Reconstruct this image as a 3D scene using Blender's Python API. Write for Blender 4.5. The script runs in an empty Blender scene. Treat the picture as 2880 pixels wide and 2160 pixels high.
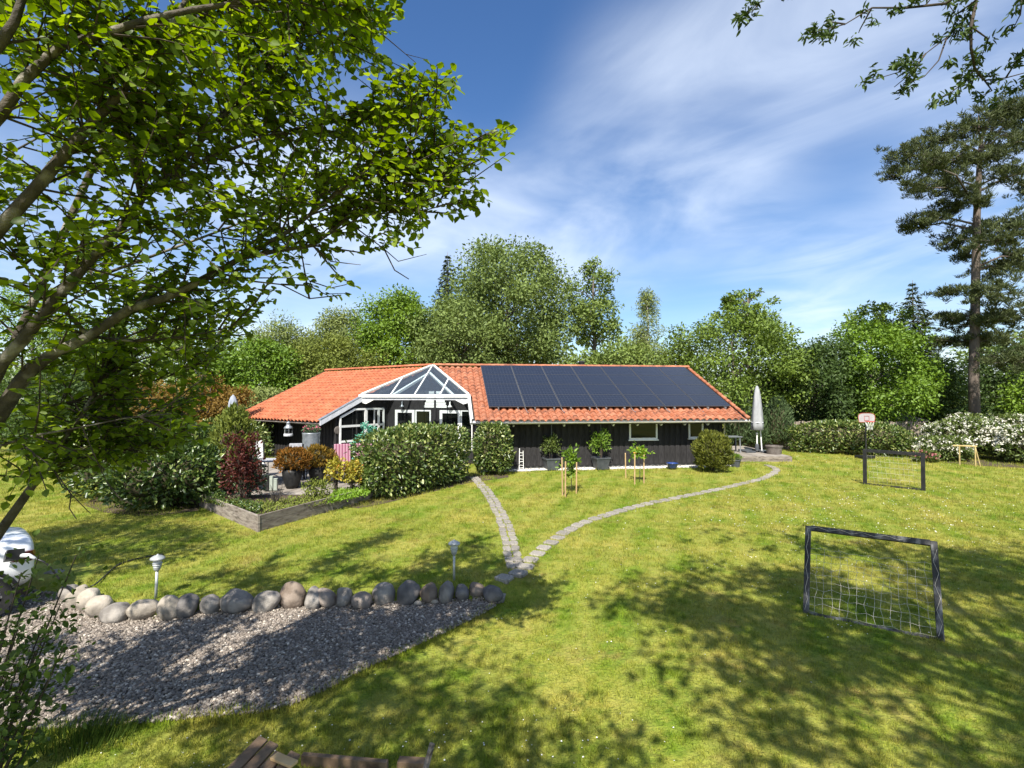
import bpy, math, random
import numpy as np
from mathutils import Vector, Matrix

# ------------------------------------------------------------------ camera, sky, sun, exposure
scene = bpy.context.scene
COL = scene.collection
F_PX, CAM_H, PITCH = 1450.0, 3.2, math.radians(1.3)
cam_data = bpy.data.cameras.new('camera')
cam_data.sensor_width = 36.0
cam_data.lens = 36.0 * F_PX / 2880.0
cam_data.clip_start, cam_data.clip_end = 0.05, 2000.0
cam = bpy.data.objects.new('camera', cam_data)
COL.objects.link(cam)
cam.location = (0, 0, CAM_H)
cam.rotation_euler = (math.radians(90) + PITCH, 0, 0)
scene.camera = cam

SUN_EL = math.radians(50)
SUN_DIR = Vector((-0.22, -1.0, 0)).normalized()          # horizontal direction towards the sun
world = bpy.data.worlds.new('World')
scene.world = world
world.use_nodes = True
wn, wl = world.node_tree.nodes, world.node_tree.links
wn.clear()
w_out = wn.new('ShaderNodeOutputWorld')
w_bg = wn.new('ShaderNodeBackground')
w_bg.inputs['Strength'].default_value = 0.092
w_sky = wn.new('ShaderNodeTexSky')
w_sky.sky_type = 'NISHITA'
w_sky.sun_disc = False
w_sky.sun_elevation = SUN_EL
w_sky.sun_rotation = math.atan2(SUN_DIR.x, SUN_DIR.y)
w_sky.air_density, w_sky.dust_density, w_sky.ozone_density = 1.0, 0.6, 2.5
# thin cirrus: noise on a high flat layer
tc = wn.new('ShaderNodeTexCoord')
sep = wn.new('ShaderNodeSeparateXYZ')
wl.new(tc.outputs['Generated'], sep.inputs[0])
def wmath(op, a, b=None, clamp=False):
    n = wn.new('ShaderNodeMath'); n.operation = op; n.use_clamp = clamp
    for i, v in enumerate((a, b)):
        if v is None: continue
        if isinstance(v, (int, float)): n.inputs[i].default_value = v
        else: wl.new(v, n.inputs[i])
    return n.outputs[0]
zc = wmath('ADD', wmath('MAXIMUM', sep.outputs[2], 0.0), 0.16)
px_ = wmath('DIVIDE', sep.outputs[0], zc)
py_ = wmath('DIVIDE', sep.outputs[1], zc)
comb = wn.new('ShaderNodeCombineXYZ')
wl.new(px_, comb.inputs[0]); wl.new(py_, comb.inputs[1])
def wnoise(scale, rot, loc, sx, sy, detail, rough, dist):
    mp = wn.new('ShaderNodeMapping')
    mp.vector_type = 'TEXTURE'
    mp.inputs['Rotation'].default_value = (0, 0, rot)
    mp.inputs['Location'].default_value = loc
    mp.inputs['Scale'].default_value = (1 / sx, 1 / sy, 1)
    wl.new(comb.outputs[0], mp.inputs[0])
    n = wn.new('ShaderNodeTexNoise')
    n.inputs['Scale'].default_value = scale
    n.inputs['Detail'].default_value = detail
    n.inputs['Roughness'].default_value = rough
    n.inputs['Distortion'].default_value = dist
    wl.new(mp.outputs[0], n.inputs['Vector'])
    return n.outputs['Fac']
def wramp(v, a, b):
    mr = wn.new('ShaderNodeMapRange'); mr.interpolation_type = 'SMOOTHSTEP'
    mr.inputs['From Min'].default_value = a; mr.inputs['From Max'].default_value = b
    wl.new(v, mr.inputs['Value'])
    return mr.outputs['Result']
big = wramp(wnoise(0.62, 0.35, (11.46, 5.87, 0.0), 1.0, 0.75, 2.0, 0.45, 0.3), 0.33, 0.58)
wisp = wramp(wnoise(1.25, -0.85, (7.32, 5.78, 0.0), 0.85, 1.55, 8.0, 0.54, 1.0), 0.28, 0.80)
veil = wramp(wnoise(0.9, 0.5, (7.3, 2.2, 0.0), 0.7, 1.1, 5.0, 0.55, 0.4), 0.30, 0.75)
cl = wmath('MULTIPLY', big, wmath('ADD', wmath('MULTIPLY', wisp, 0.55), wmath('MULTIPLY', veil, 0.55)), True)
cl = wmath('MULTIPLY', cl, 0.85, True)
w_mix = wn.new('ShaderNodeMix'); w_mix.data_type = 'RGBA'
wl.new(cl, w_mix.inputs[0])
w_hsv = wn.new('ShaderNodeHueSaturation')
w_hsv.inputs['Saturation'].default_value = 1.22
w_hsv.inputs['Hue'].default_value = 0.506
wl.new(w_sky.outputs[0], w_hsv.inputs['Color'])
wl.new(w_hsv.outputs[0], w_mix.inputs[6])
w_mix.inputs[7].default_value = (6.4, 7.1, 8.1, 1)
wl.new(w_mix.outputs[2], w_bg.inputs['Color'])
wl.new(w_bg.outputs[0], w_out.inputs['Surface'])

sun_data = bpy.data.lights.new('sun', 'SUN')
sun_data.energy = 5.0
sun_data.angle = math.radians(0.53)
sun_data.color = (1.0, 0.95, 0.86)
sun = bpy.data.objects.new('sun', sun_data)
COL.objects.link(sun)
sun_vec = Vector((SUN_DIR.x * math.cos(SUN_EL), SUN_DIR.y * math.cos(SUN_EL), math.sin(SUN_EL)))
sun.rotation_euler = sun_vec.to_track_quat('Z', 'Y').to_euler()
sun.location = (-8, -30, 40)

vs = scene.view_settings
vs.view_transform = 'Standard'; vs.look = 'None'; vs.exposure = 0.9; vs.gamma = 1.0
vs.use_curve_mapping = False
scene.cycles.use_denoising = True
scene.cycles.max_bounces = 8
scene.cycles.transparent_max_bounces = 12
scene.cycles.sample_clamp_indirect = 6.0

# ------------------------------------------------------------------ helpers
def boulder_edge(x):
    """where the boulder row stands"""
    return float(np.interp(x, (-12, -7.36, -7.0, -6.7, -6.33, -6.0, -5.25, -4.7, -4.3, -3.5, -2.4, -2.0, -0.3, 1.0), (9.8, 8.85, 8.55, 8.42, 8.17, 8.02, 8.1, 8.3, 8.36, 8.54, 8.56, 8.66, 8.82, 8.85)))

def ground_z(x, y):
    """Lawn level 0; the gravel and the grass in front of it lie about 0.22 m lower."""
    def ss(a, b, t):
        t = max(0.0, min(1.0, (t - a) / (b - a))); return t * t * (3 - 2 * t)
    edge = boulder_edge(x)
    front = 1.0 - ss(edge - 0.22, edge + 0.14, y)
    side = 1.0 - ss(-0.6, 2.4, x)
    return -0.22 * front * side

def at(px, py, Y):
    dx = (px - 1440.0) / F_PX; dy = -(py - 1080.0) / F_PX
    c, s = math.cos(PITCH), math.sin(PITCH)
    vy = c - dy * s; vz = s + dy * c
    t = Y / vy
    return Vector((dx * t, Y, CAM_H + vz * t))

def gp(px, py, z=None):
    dx = (px - 1440.0) / F_PX; dy = -(py - 1080.0) / F_PX
    c, s = math.cos(PITCH), math.sin(PITCH)
    vy = c - dy * s; vz = s + dy * c
    zz = 0.0 if z is None else z
    for _ in range(8):
        t = (zz - CAM_H) / vz
        p = Vector((dx * t, vy * t, zz))
        if z is None: zz = ground_z(p.x, p.y)
    return p

def tag(o, label=None, cat=None, group=None, kind=None):
    if label: o['label'] = label
    if cat: o['category'] = cat
    if group: o['group'] = group
    if kind: o['kind'] = kind
    return o

def thing(name, label, cat, loc=(0, 0, 0), group=None):
    o = bpy.data.objects.new(name, None)
    o.empty_display_size = 0.2
    COL.objects.link(o)
    o.location = loc
    return tag(o, label, cat, group)

def wloc(o):
    v = Vector((0, 0, 0))
    while o is not None:
        v = v + o.location; o = o.parent
    return v

def link_mesh(name, me, mat, parent=None, loc=None):
    o = bpy.data.objects.new(name, me)
    COL.objects.link(o)
    if mat is not None and len(me.materials) == 0: me.materials.append(mat)
    if parent is not None: o.parent = parent
    if loc is not None: o.location = loc
    return o

class MB:
    """Collects polygons, builds one mesh object."""
    def __init__(self): self.v, self.f = [], []
    def add(self, verts, faces):
        n = len(self.v); self.v += [tuple(p) for p in verts]
        self.f += [tuple(i + n for i in f) for f in faces]; return self
    def hexa(self, o, ex, ey, ez):
        o, ex, ey, ez = Vector(o), Vector(ex), Vector(ey), Vector(ez)
        vs_ = [o, o + ex, o + ex + ey, o + ey, o + ez, o + ex + ez, o + ex + ey + ez, o + ey + ez]
        fs = [(0, 3, 2, 1), (4, 5, 6, 7), (0, 1, 5, 4), (1, 2, 6, 5), (2, 3, 7, 6), (3, 0, 4, 7)]
        if ex.cross(ey).dot(ez) < 0: fs = [tuple(reversed(f)) for f in fs]
        return self.add(vs_, fs)
    def box(self, cx, cy, cz, sx, sy, sz, rz=0.0):
        c, s = math.cos(rz), math.sin(rz)
        ex, ey = Vector((c * sx, s * sx, 0)), Vector((-s * sy, c * sy, 0))
        return self.hexa(Vector((cx, cy, cz)) - ex / 2 - ey / 2 - Vector((0, 0, sz / 2)), ex, ey, (0, 0, sz))
    def bar(self, a, b, w, h, up=(0, 0, 1)):
        a, b = Vector(a), Vector(b); d = b - a
        side = d.cross(Vector(up))
        if side.length < 1e-6: side = d.cross(Vector((0, 1, 0)))
        side.normalize(); u = side.cross(d).normalized()
        return self.hexa(a - side * w / 2 - u * h / 2, d, side * w, u * h)
    def prism(self, pts, off):
        """polygon (list of 3d) extruded by off"""
        off = Vector(off); pts = [Vector(p) for p in pts]; n = len(pts)
        nrm = Vector((0, 0, 0))
        for i in range(n): nrm += pts[i].cross(pts[(i + 1) % n])
        if nrm.dot(off) > 0: pts = pts[::-1]
        vs_ = pts + [p + off for p in pts]
        fs = [tuple(range(n)), tuple(range(2 * n - 1, n - 1, -1))]
        fs = [tuple(range(n)), tuple(n + i for i in range(n - 1, -1, -1))]
        for i in range(n):
            j = (i + 1) % n; fs.append((i, i + n, j + n, j))
        return self.add(vs_, fs)
    def tube(self, pts, rad, n=6, cap=True):
        pts = [Vector(p) for p in pts]
        if isinstance(rad, (int, float)): rad = [rad] * len(pts)
        rings = []; prev = None
        for i, p in enumerate(pts):
            d = (pts[min(i + 1, len(pts) - 1)] - pts[max(i - 1, 0)])
            if d.length < 1e-9: d = Vector((0, 0, 1))
            d.normalize()
            if prev is None:
                ref = Vector((1, 0, 0)) if abs(d.x) < 0.8 else Vector((0, 1, 0))
                s = d.cross(ref).normalized()
            else:
                s = prev - d * prev.dot(d)
                if s.length < 1e-6: s = d.cross(Vector((0.3, 1, 0.2)))
                s.normalize()
            prev = s; u = d.cross(s)
            rings.append([p + (s * math.cos(2 * math.pi * k / n) + u * math.sin(2 * math.pi * k / n)) * rad[i] for k in range(n)])
        vs_ = [q for r in rings for q in r]; fs = []
        for i in range(len(rings) - 1):
            for k in range(n):
                k2 = (k + 1) % n
                fs.append((i * n + k, i * n + k2, (i + 1) * n + k2, (i + 1) * n + k))
        if cap:
            fs.append(tuple(range(n - 1, -1, -1)))
            fs.append(tuple((len(rings) - 1) * n + k for k in range(n)))
        return self.add(vs_, fs)
    def lathe(self, prof, c=(0, 0, 0), n=20, sx=1.0, sy=1.0):
        c = Vector(c); vs_ = []; fs = []
        for r, z in prof:
            for k in range(n):
                a = 2 * math.pi * k / n
                vs_.append(c + Vector((r * sx * math.cos(a), r * sy * math.sin(a), z)))
        for i in range(len(prof) - 1):
            for k in range(n):
                k2 = (k + 1) % n
                fs.append((i * n + k, i * n + k2, (i + 1) * n + k2, (i + 1) * n + k))
        fs.append(tuple(range(n - 1, -1, -1)))
        fs.append(tuple((len(prof) - 1) * n + k for k in range(n)))
        return self.add(vs_, fs)
    def mesh(self, name, origin=(0, 0, 0), smooth=False):
        me = bpy.data.meshes.new(name)
        o = Vector(origin)
        me.from_pydata([(p[0] - o.x, p[1] - o.y, p[2] - o.z) for p in self.v], [], self.f)
        if smooth: me.polygons.foreach_set('use_smooth', [True] * len(me.polygons))
        me.update()
        return me
    def build(self, name, mat, parent=None, smooth=False, bevel=0.0, center=False):
        org = wloc(parent) if parent is not None else Vector((0, 0, 0))
        loc = Vector((0, 0, 0))
        if parent is None or center:
            a = np.array(self.v); lo, hi = a.min(0), a.max(0)
            mid = Vector(((lo[0] + hi[0]) / 2, (lo[1] + hi[1]) / 2, lo[2]))
            loc = mid - org
        me = self.mesh(name, org + loc, smooth)
        o = link_mesh(name, me, mat, parent, loc)
        if bevel:
            m = o.modifiers.new('bevel', 'BEVEL'); m.width = bevel; m.segments = 2; m.limit_method = 'ANGLE'
        return o

def copy_tree(o, parent=None):
    c = o.copy(); COL.objects.link(c)
    if parent is not None: c.parent = parent
    for ch in list(o.children): copy_tree(ch, c)
    return c

# ------------------------------------------------------------------ materials
def new_mat(name):
    m = bpy.data.materials.new(name); m.use_nodes = True
    nt = m.node_tree; b = nt.nodes['Principled BSDF']
    return m, nt, b

def rgb(c): return (c[0], c[1], c[2], 1.0)

def mat_noise(name, c1, c2, scale=8.0, rough=0.7, bump=0.2, bscale=None, stretch=(1, 1, 1), spec=0.3, metal=0.0, coord='Object', detail=6.0, lo=0.35, hi=0.65, c3=None, s3=1.0):
    m, nt, b = new_mat(name); N, L = nt.nodes, nt.links
    tcn = N.new('ShaderNodeTexCoord'); mp = N.new('ShaderNodeMapping')
    mp.inputs['Scale'].default_value = stretch
    if coord == 'World':
        g = N.new('ShaderNodeNewGeometry'); L.new(g.outputs['Position'], mp.inputs[0])
    else: L.new(tcn.outputs[coord], mp.inputs[0])
    n1 = N.new('ShaderNodeTexNoise'); n1.inputs['Scale'].default_value = scale; n1.inputs['Detail'].default_value = detail
    L.new(mp.outputs[0], n1.inputs['Vector'])
    mr = N.new('ShaderNodeMapRange'); mr.inputs[1].default_value = lo; mr.inputs[2].default_value = hi
    L.new(n1.outputs['Fac'], mr.inputs[0])
    mx = N.new('ShaderNodeMix'); mx.data_type = 'RGBA'
    mx.inputs[6].default_value = rgb(c1); mx.inputs[7].default_value = rgb(c2)
    L.new(mr.outputs[0], mx.inputs[0]); out = mx.outputs[2]
    if c3 is not None:
        n3 = N.new('ShaderNodeTexNoise'); n3.inputs['Scale'].default_value = s3; n3.inputs['Detail'].default_value = 5
        L.new(mp.outputs[0], n3.inputs['Vector'])
        m3 = N.new('ShaderNodeMapRange'); m3.inputs[1].default_value = 0.52; m3.inputs[2].default_value = 0.68
        L.new(n3.outputs['Fac'], m3.inputs[0])
        x3 = N.new('ShaderNodeMix'); x3.data_type = 'RGBA'; x3.inputs[7].default_value = rgb(c3)
        L.new(m3.outputs[0], x3.inputs[0]); L.new(out, x3.inputs[6]); out = x3.outputs[2]
    # a little difference from object to object
    oi = N.new('ShaderNodeObjectInfo')
    hv = N.new('ShaderNodeHueSaturation')
    mr2 = N.new('ShaderNodeMapRange'); mr2.inputs[3].default_value = 0.86; mr2.inputs[4].default_value = 1.14
    L.new(oi.outputs['Random'], mr2.inputs[0]); L.new(mr2.outputs[0], hv.inputs['Value'])
    L.new(out, hv.inputs['Color']); L.new(hv.outputs[0], b.inputs['Base Color'])
    b.inputs['Roughness'].default_value = rough
    b.inputs['Specular IOR Level'].default_value = spec
    b.inputs['Metallic'].default_value = metal
    if bump:
        nb = N.new('ShaderNodeTexNoise'); nb.inputs['Scale'].default_value = bscale or scale * 3; nb.inputs['Detail'].default_value = 6
        L.new(mp.outputs[0], nb.inputs['Vector'])
        bp = N.new('ShaderNodeBump'); bp.inputs['Strength'].default_value = bump; bp.inputs['Distance'].default_value = 0.02
        L.new(nb.outputs['Fac'], bp.inputs['Height']); L.new(bp.outputs[0], b.inputs['Normal'])
    return m

def mat_leaf(name, c1, c2, trans=0.35, rough=0.5, spec=0.3, c3=None, t3=0.9):
    """leaf colours picked per leaf by the face attribute rnd; light passes through"""
    m, nt, b = new_mat(name); N, L = nt.nodes, nt.links
    at_ = N.new('ShaderNodeAttribute'); at_.attribute_name = 'rnd'
    cr = N.new('ShaderNodeValToRGB')
    e = cr.color_ramp.elements
    e[0].position = 0.0; e[0].color = rgb(c1); e[1].position = 0.85 if c3 is None else t3 - 0.04; e[1].color = rgb(c2)
    if c3 is not None:
        k = e.new(t3); k.color = rgb(c3)
    L.new(at_.outputs['Fac'], cr.inputs[0])
    oi = N.new('ShaderNodeObjectInfo'); hv = N.new('ShaderNodeHueSaturation')
    L.new(cr.outputs[0], hv.inputs['Color'])
    b.inputs['Roughness'].default_value = rough
    b.inputs['Specular IOR Level'].default_value = spec
    L.new(hv.outputs[0], b.inputs['Base Color'])
    tr = N.new('ShaderNodeBsdfTranslucent')
    h2 = N.new('ShaderNodeHueSaturation'); h2.inputs['Hue'].default_value = 0.49; h2.inputs['Saturation'].default_value = 1.1; h2.inputs['Value'].default_value = 1.35
    L.new(hv.outputs[0], h2.inputs['Color']); L.new(h2.outputs[0], tr.inputs['Color'])
    ms = N.new('ShaderNodeMixShader'); ms.inputs[0].default_value = trans
    L.new(b.outputs[0], ms.inputs[1]); L.new(tr.outputs[0], ms.inputs[2])
    L.new(ms.outputs[0], N['Material Output'].inputs['Surface'])
    return m

M = {}
M['white'] = mat_noise('white_paint', (0.78, 0.78, 0.76), (0.70, 0.70, 0.68), 5, 0.45, 0.05)
M['white_grey'] = mat_noise('weathered_white_paint', (0.62, 0.63, 0.66), (0.50, 0.51, 0.54), 6, 0.55, 0.08)
M['black_wood'] = mat_noise('black_stained_boards', (0.022, 0.021, 0.022), (0.042, 0.040, 0.041), 3, 0.75, 0.35, 20, (14, 14, 1.2), 0.10)
M['dark_soffit'] = mat_noise('dark_soffit_boards', (0.02, 0.018, 0.017), (0.035, 0.03, 0.028), 3, 0.8, 0.2)
M['plinth'] = mat_noise('dark_plinth', (0.07, 0.07, 0.07), (0.11, 0.11, 0.105), 9, 0.85, 0.3)
M['tile'] = mat_noise('red_roof_tile', (0.30, 0.098, 0.046), (0.40, 0.168, 0.095), 3.0, 0.8, 0.3, 30, c3=(0.17, 0.07, 0.045), s3=4.2, coord='World')
M['tile_left'] = mat_noise('red_roof_tile_clean', (0.335, 0.098, 0.041), (0.415, 0.148, 0.072), 2.2, 0.72, 0.2, 30, c3=(0.27, 0.075, 0.038), s3=3.6, coord='World')
M['zinc'] = mat_noise('zinc', (0.20, 0.22, 0.24), (0.32, 0.34, 0.36), 7, 0.45, 0.1, metal=0.5)
M['gutter'] = mat_noise('pale_gutter', (0.62, 0.60, 0.56), (0.50, 0.48, 0.44), 4, 0.5, 0.05)
M['gutter_brown'] = mat_noise('brown_grey_gutter', (0.30, 0.25, 0.22), (0.38, 0.33, 0.30), 4, 0.5, 0.05)
M['iron'] = mat_noise('black_iron', (0.015, 0.015, 0.016), (0.03, 0.03, 0.03), 12, 0.5, 0.1)
M['anthracite'] = mat_noise('anthracite_pot', (0.055, 0.062, 0.07), (0.085, 0.09, 0.10), 6, 0.55, 0.08)
M['deck'] = mat_noise('grey_deck_wood', (0.22, 0.19, 0.16), (0.33, 0.30, 0.26), 2.5, 0.8, 0.35, 18, (1, 1, 1), c3=(0.15, 0.13, 0.11), s3=6)
M['old_wood'] = mat_noise('weathered_timber', (0.16, 0.13, 0.11), (0.27, 0.235, 0.20), 3, 0.85, 0.5, 16, (1, 1, 5), c3=(0.09, 0.075, 0.06), s3=4)
M['stake'] = mat_noise('light_pine_stake', (0.36, 0.235, 0.115), (0.46, 0.32, 0.17), 5, 0.7, 0.2, 22, (6, 6, 1))
M['pallet'] = mat_noise('pallet_wood', (0.16, 0.105, 0.065), (0.30, 0.205, 0.125), 2.2, 0.8, 0.5, 14, (1, 1, 1), c3=(0.09, 0.06, 0.04), s3=5)
M['raw_wood'] = mat_noise('fresh_wood', (0.50, 0.32, 0.15), (0.62, 0.43, 0.22), 6, 0.7, 0.3)
M['goal_black'] = mat_noise('black_goal_wood', (0.018, 0.018, 0.019), (0.045, 0.045, 0.047), 7, 0.55, 0.25, 30, (1, 1, 0.25), c3=(0.20, 0.20, 0.20), s3=8.0)
M['goal_far'] = mat_noise('black_goal_wood_far', (0.012, 0.012, 0.013), (0.025, 0.025, 0.026), 5, 0.6, 0.2)
M['cord'] = mat_noise('pale_cord', (0.60, 0.56, 0.48), (0.50, 0.46, 0.38), 9, 0.8, 0)
M['fence_wood'] = mat_noise('grey_brown_fence_boards', (0.20, 0.16, 0.12), (0.32, 0.27, 0.22), 3, 0.85, 0.4, 16, (6, 6, 1))
M['dark_slat'] = mat_noise('dark_grey_slats', (0.065, 0.06, 0.058), (0.12, 0.115, 0.11), 3, 0.8, 0.3, 18, (1, 1, 6))
M['shed_wood'] = mat_noise('reddish_shed_boards', (0.22, 0.10, 0.06), (0.32, 0.16, 0.10), 3, 0.8, 0.3, 16, (6, 6, 1))
M['felt'] = mat_noise('roof_felt', (0.035, 0.034, 0.033), (0.07, 0.068, 0.065), 5, 0.85, 0.4)
M['grey_roof'] = mat_noise('grey_roof_sheet', (0.20, 0.21, 0.22), (0.30, 0.31, 0.32), 4, 0.7, 0.2)
M['stone_path'] = mat_noise('grey_paving_stone', (0.22, 0.20, 0.172), (0.34, 0.31, 0.27), 7, 0.85, 0.6, 40, c3=(0.17, 0.155, 0.13), s3=9)
M['bark'] = mat_noise('tree_bark', (0.085, 0.07, 0.055), (0.16, 0.135, 0.11), 6, 0.9, 0.8, 22, (1, 1, 0.35))
M['bark_pale'] = mat_noise('smooth_mottled_bark', (0.045, 0.038, 0.03), (0.095, 0.08, 0.062), 9, 0.85, 0.8, 40, (1, 1, 1), c3=(0.24, 0.22, 0.18), s3=6)
M['bark_dark'] = mat_noise('dark_twig_bark', (0.035, 0.028, 0.022), (0.07, 0.055, 0.042), 8, 0.9, 0.3)
M['bark_pine'] = mat_noise('pine_bark', (0.075, 0.06, 0.05), (0.15, 0.12, 0.10), 5, 0.9, 0.9, 16, (1, 1, 0.3), c3=(0.07, 0.05, 0.04), s3=6)
M['bark_birch'] = mat_noise('birch_bark', (0.45, 0.43, 0.40), (0.30, 0.28, 0.25), 6, 0.8, 0.3)
M['soil'] = mat_noise('dark_soil', (0.06, 0.042, 0.028), (0.11, 0.08, 0.055), 14, 0.95, 0.8, 40)
M['white_gravel'] = mat_noise('white_gravel', (0.62, 0.59, 0.54), (0.40, 0.375, 0.34), 26, 0.8, 0.9, 60, coord='World')
M['concrete_pad'] = mat_noise('pale_paving', (0.45, 0.42, 0.38), (0.55, 0.52, 0.47), 6, 0.85, 0.3)
M['pink_cloth'] = None
M['cushion_grey'] = mat_noise('grey_cushion', (0.28, 0.28, 0.30), (0.36, 0.36, 0.38), 14, 0.9, 0.2)
M['white_cloth'] = mat_noise('white_cushion', (0.80, 0.79, 0.77), (0.72, 0.71, 0.69), 6, 0.85, 0.15)
M['cover_grey'] = mat_noise('grey_parasol_cover', (0.22, 0.225, 0.235), (0.31, 0.315, 0.325), 5, 0.75, 0.35, 9, (1, 1, 0.4))
M['parasol_blue'] = mat_noise('blue_grey_parasol_cloth', (0.15, 0.17, 0.21), (0.30, 0.32, 0.37), 6, 0.8, 0.3, 10, (1, 1, 0.3))
M['blue_glaze'] = mat_noise('blue_glaze', (0.015, 0.035, 0.14), (0.03, 0.06, 0.20), 6, 0.2, 0.05, spec=0.6)
M['green_box'] = mat_noise('grey_green_plastic', (0.32, 0.36, 0.31), (0.40, 0.44, 0.38), 5, 0.5, 0.05)
M['terracotta'] = mat_noise('brown_plastic_tub', (0.10, 0.085, 0.075), (0.15, 0.13, 0.115), 7, 0.6, 0.15)
M['board_plastic'] = mat_noise('pale_backboard', (0.34, 0.31, 0.32), (0.40, 0.38, 0.39), 5, 0.4, 0.02)
M['red_plastic'] = mat_noise('red_paint', (0.42, 0.05, 0.04), (0.52, 0.08, 0.06), 5, 0.45, 0.02)
M['yellow_wood'] = mat_noise('yellow_wood', (0.36, 0.27, 0.11), (0.46, 0.36, 0.17), 6, 0.6, 0.15)
M['tyre'] = mat_noise('tyre_rubber', (0.016, 0.016, 0.016), (0.03, 0.03, 0.03), 10, 0.8, 0.1)
M['rim'] = mat_noise('alloy_rim', (0.25, 0.25, 0.26), (0.33, 0.33, 0.34), 8, 0.35, 0.02, metal=0.8)
M['black_plastic'] = mat_noise('black_plastic', (0.012, 0.012, 0.013), (0.022, 0.022, 0.024), 8, 0.35, 0.02)
M['lamp_metal'] = mat_noise('galvanised_lamp', (0.33, 0.35, 0.35), (0.45, 0.47, 0.47), 9, 0.5, 0.1, metal=0.35)
M['lamp_glass'] = mat_noise('frosted_lamp_glass', (0.55, 0.57, 0.58), (0.62, 0.64, 0.65), 5, 0.25, 0)
M['turquoise'] = None

m, nt, b = new_mat('car_paint'); b.inputs['Base Color'].default_value = (0.80, 0.81, 0.83, 1); b.inputs['Roughness'].default_value = 0.3
b.inputs['Coat Weight'].default_value = 0.6; b.inputs['Coat Roughness'].default_value = 0.06; M['car_paint'] = m
m, nt, b = new_mat('tail_lamp_glass'); b.inputs['Base Color'].default_value = (0.09, 0.008, 0.008, 1); b.inputs['Roughness'].default_value = 0.08; M['tail_lamp'] = m
m, nt, b = new_mat('dark_window_glass'); b.inputs['Base Color'].default_value = (0.006, 0.007, 0.007, 1); b.inputs['Roughness'].default_value = 0.03
b.inputs['Specular IOR Level'].default_value = 0.4; M['pane'] = m

# clear canopy glass
m, nt, b = new_mat('canopy_glass'); N, L = nt.nodes, nt.links
tr = N.new('ShaderNodeBsdfTransparent'); tr.inputs[0].default_value = (0.88, 0.92, 0.93, 1)
gl = N.new('ShaderNodeBsdfGlossy'); gl.inputs['Roughness'].default_value = 0.02
fr = N.new('ShaderNodeLayerWeight'); fr.inputs[0].default_value = 0.5
df = N.new('ShaderNodeBsdfDiffuse'); df.inputs[0].default_value = (0.62, 0.70, 0.76, 1)
m1 = N.new('ShaderNodeMixShader'); m1.inputs[0].default_value = 0.035
m2 = N.new('ShaderNodeMixShader')
L.new(tr.outputs[0], m1.inputs[1]); L.new(df.outputs[0], m1.inputs[2])
ad = N.new('ShaderNodeMath'); ad.operation = 'MULTIPLY_ADD'; pw_ = N.new('ShaderNodeMath'); pw_.operation = 'POWER'; L.new(fr.outputs['Facing'], pw_.inputs[0]); pw_.inputs[1].default_value = 3.0; L.new(pw_.outputs[0], ad.inputs[0]); ad.inputs[1].default_value = 0.5; ad.inputs[2].default_value = 0.05; L.new(ad.outputs[0], m2.inputs[0]); L.new(m1.outputs[0], m2.inputs[1]); L.new(gl.outputs[0], m2.inputs[2])
L.new(m2.outputs[0], N['Material Output'].inputs['Surface']); M['canopy_glass'] = m

# solar cell glass: dark blue-black with fine cell rows (printed on flat glass)
m, nt, b = new_mat('solar_cells'); N, L = nt.nodes, nt.links
tcn = N.new('ShaderNodeTexCoord'); sp = N.new('ShaderNodeSeparateXYZ'); L.new(tcn.outputs['Generated'], sp.inputs[0])
def mth(op, a, v): 
    n = N.new('ShaderNodeMath'); n.operation = op; L.new(a, n.inputs[0]); n.inputs[1].default_value = v; return n.outputs[0]
fx = mth('FRACT', mth('MULTIPLY', sp.outputs[0], 10.0), 0); fy = mth('FRACT', mth('MULTIPLY', sp.outputs[1], 6.0), 0)
gx = mth('LESS_THAN', fx, 0.05); gy = mth('LESS_THAN', fy, 0.06)
mxm = N.new('ShaderNodeMath'); mxm.operation = 'MAXIMUM'; L.new(gx, mxm.inputs[0]); L.new(gy, mxm.inputs[1])
mxc = N.new('ShaderNodeMix'); mxc.data_type = 'RGBA'; mxc.inputs[6].default_value = (0.018, 0.021, 0.030, 1); mxc.inputs[7].default_value = (0.05, 0.055, 0.07, 1)
L.new(mxm.outputs[0], mxc.inputs[0]); L.new(mxc.outputs[2], b.inputs['Base Color'])
b.inputs['Roughness'].default_value = 0.2; b.inputs['Specular IOR Level'].default_value = 0.6; M['solar'] = m
m, nt, b = new_mat('panel_frame'); b.inputs['Base Color'].default_value = (0.085, 0.087, 0.095, 1); b.inputs['Roughness'].default_value = 0.45; b.inputs['Metallic'].default_value = 0.2; M['panel_frame'] = m

# striped pink cushion
m, nt, b = new_mat('pink_striped_cloth'); N, L = nt.nodes, nt.links
tcn = N.new('ShaderNodeTexCoord'); wv = N.new('ShaderNodeTexWave'); wv.inputs['Scale'].default_value = 3.2; wv.inputs['Distortion'].default_value = 0.3
wv.bands_direction = 'X'; L.new(tcn.outputs['Object'], wv.inputs['Vector'])
cr = N.new('ShaderNodeValToRGB'); cr.color_ramp.elements[0].color = (0.20, 0.05, 0.10, 1); cr.color_ramp.elements[1].color = (0.42, 0.24, 0.29, 1)
L.new(wv.outputs['Fac'], cr.inputs[0]); L.new(cr.outputs[0], b.inputs['Base Color']); b.inputs['Roughness'].default_value = 0.9; M['pink_cloth'] = m

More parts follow.
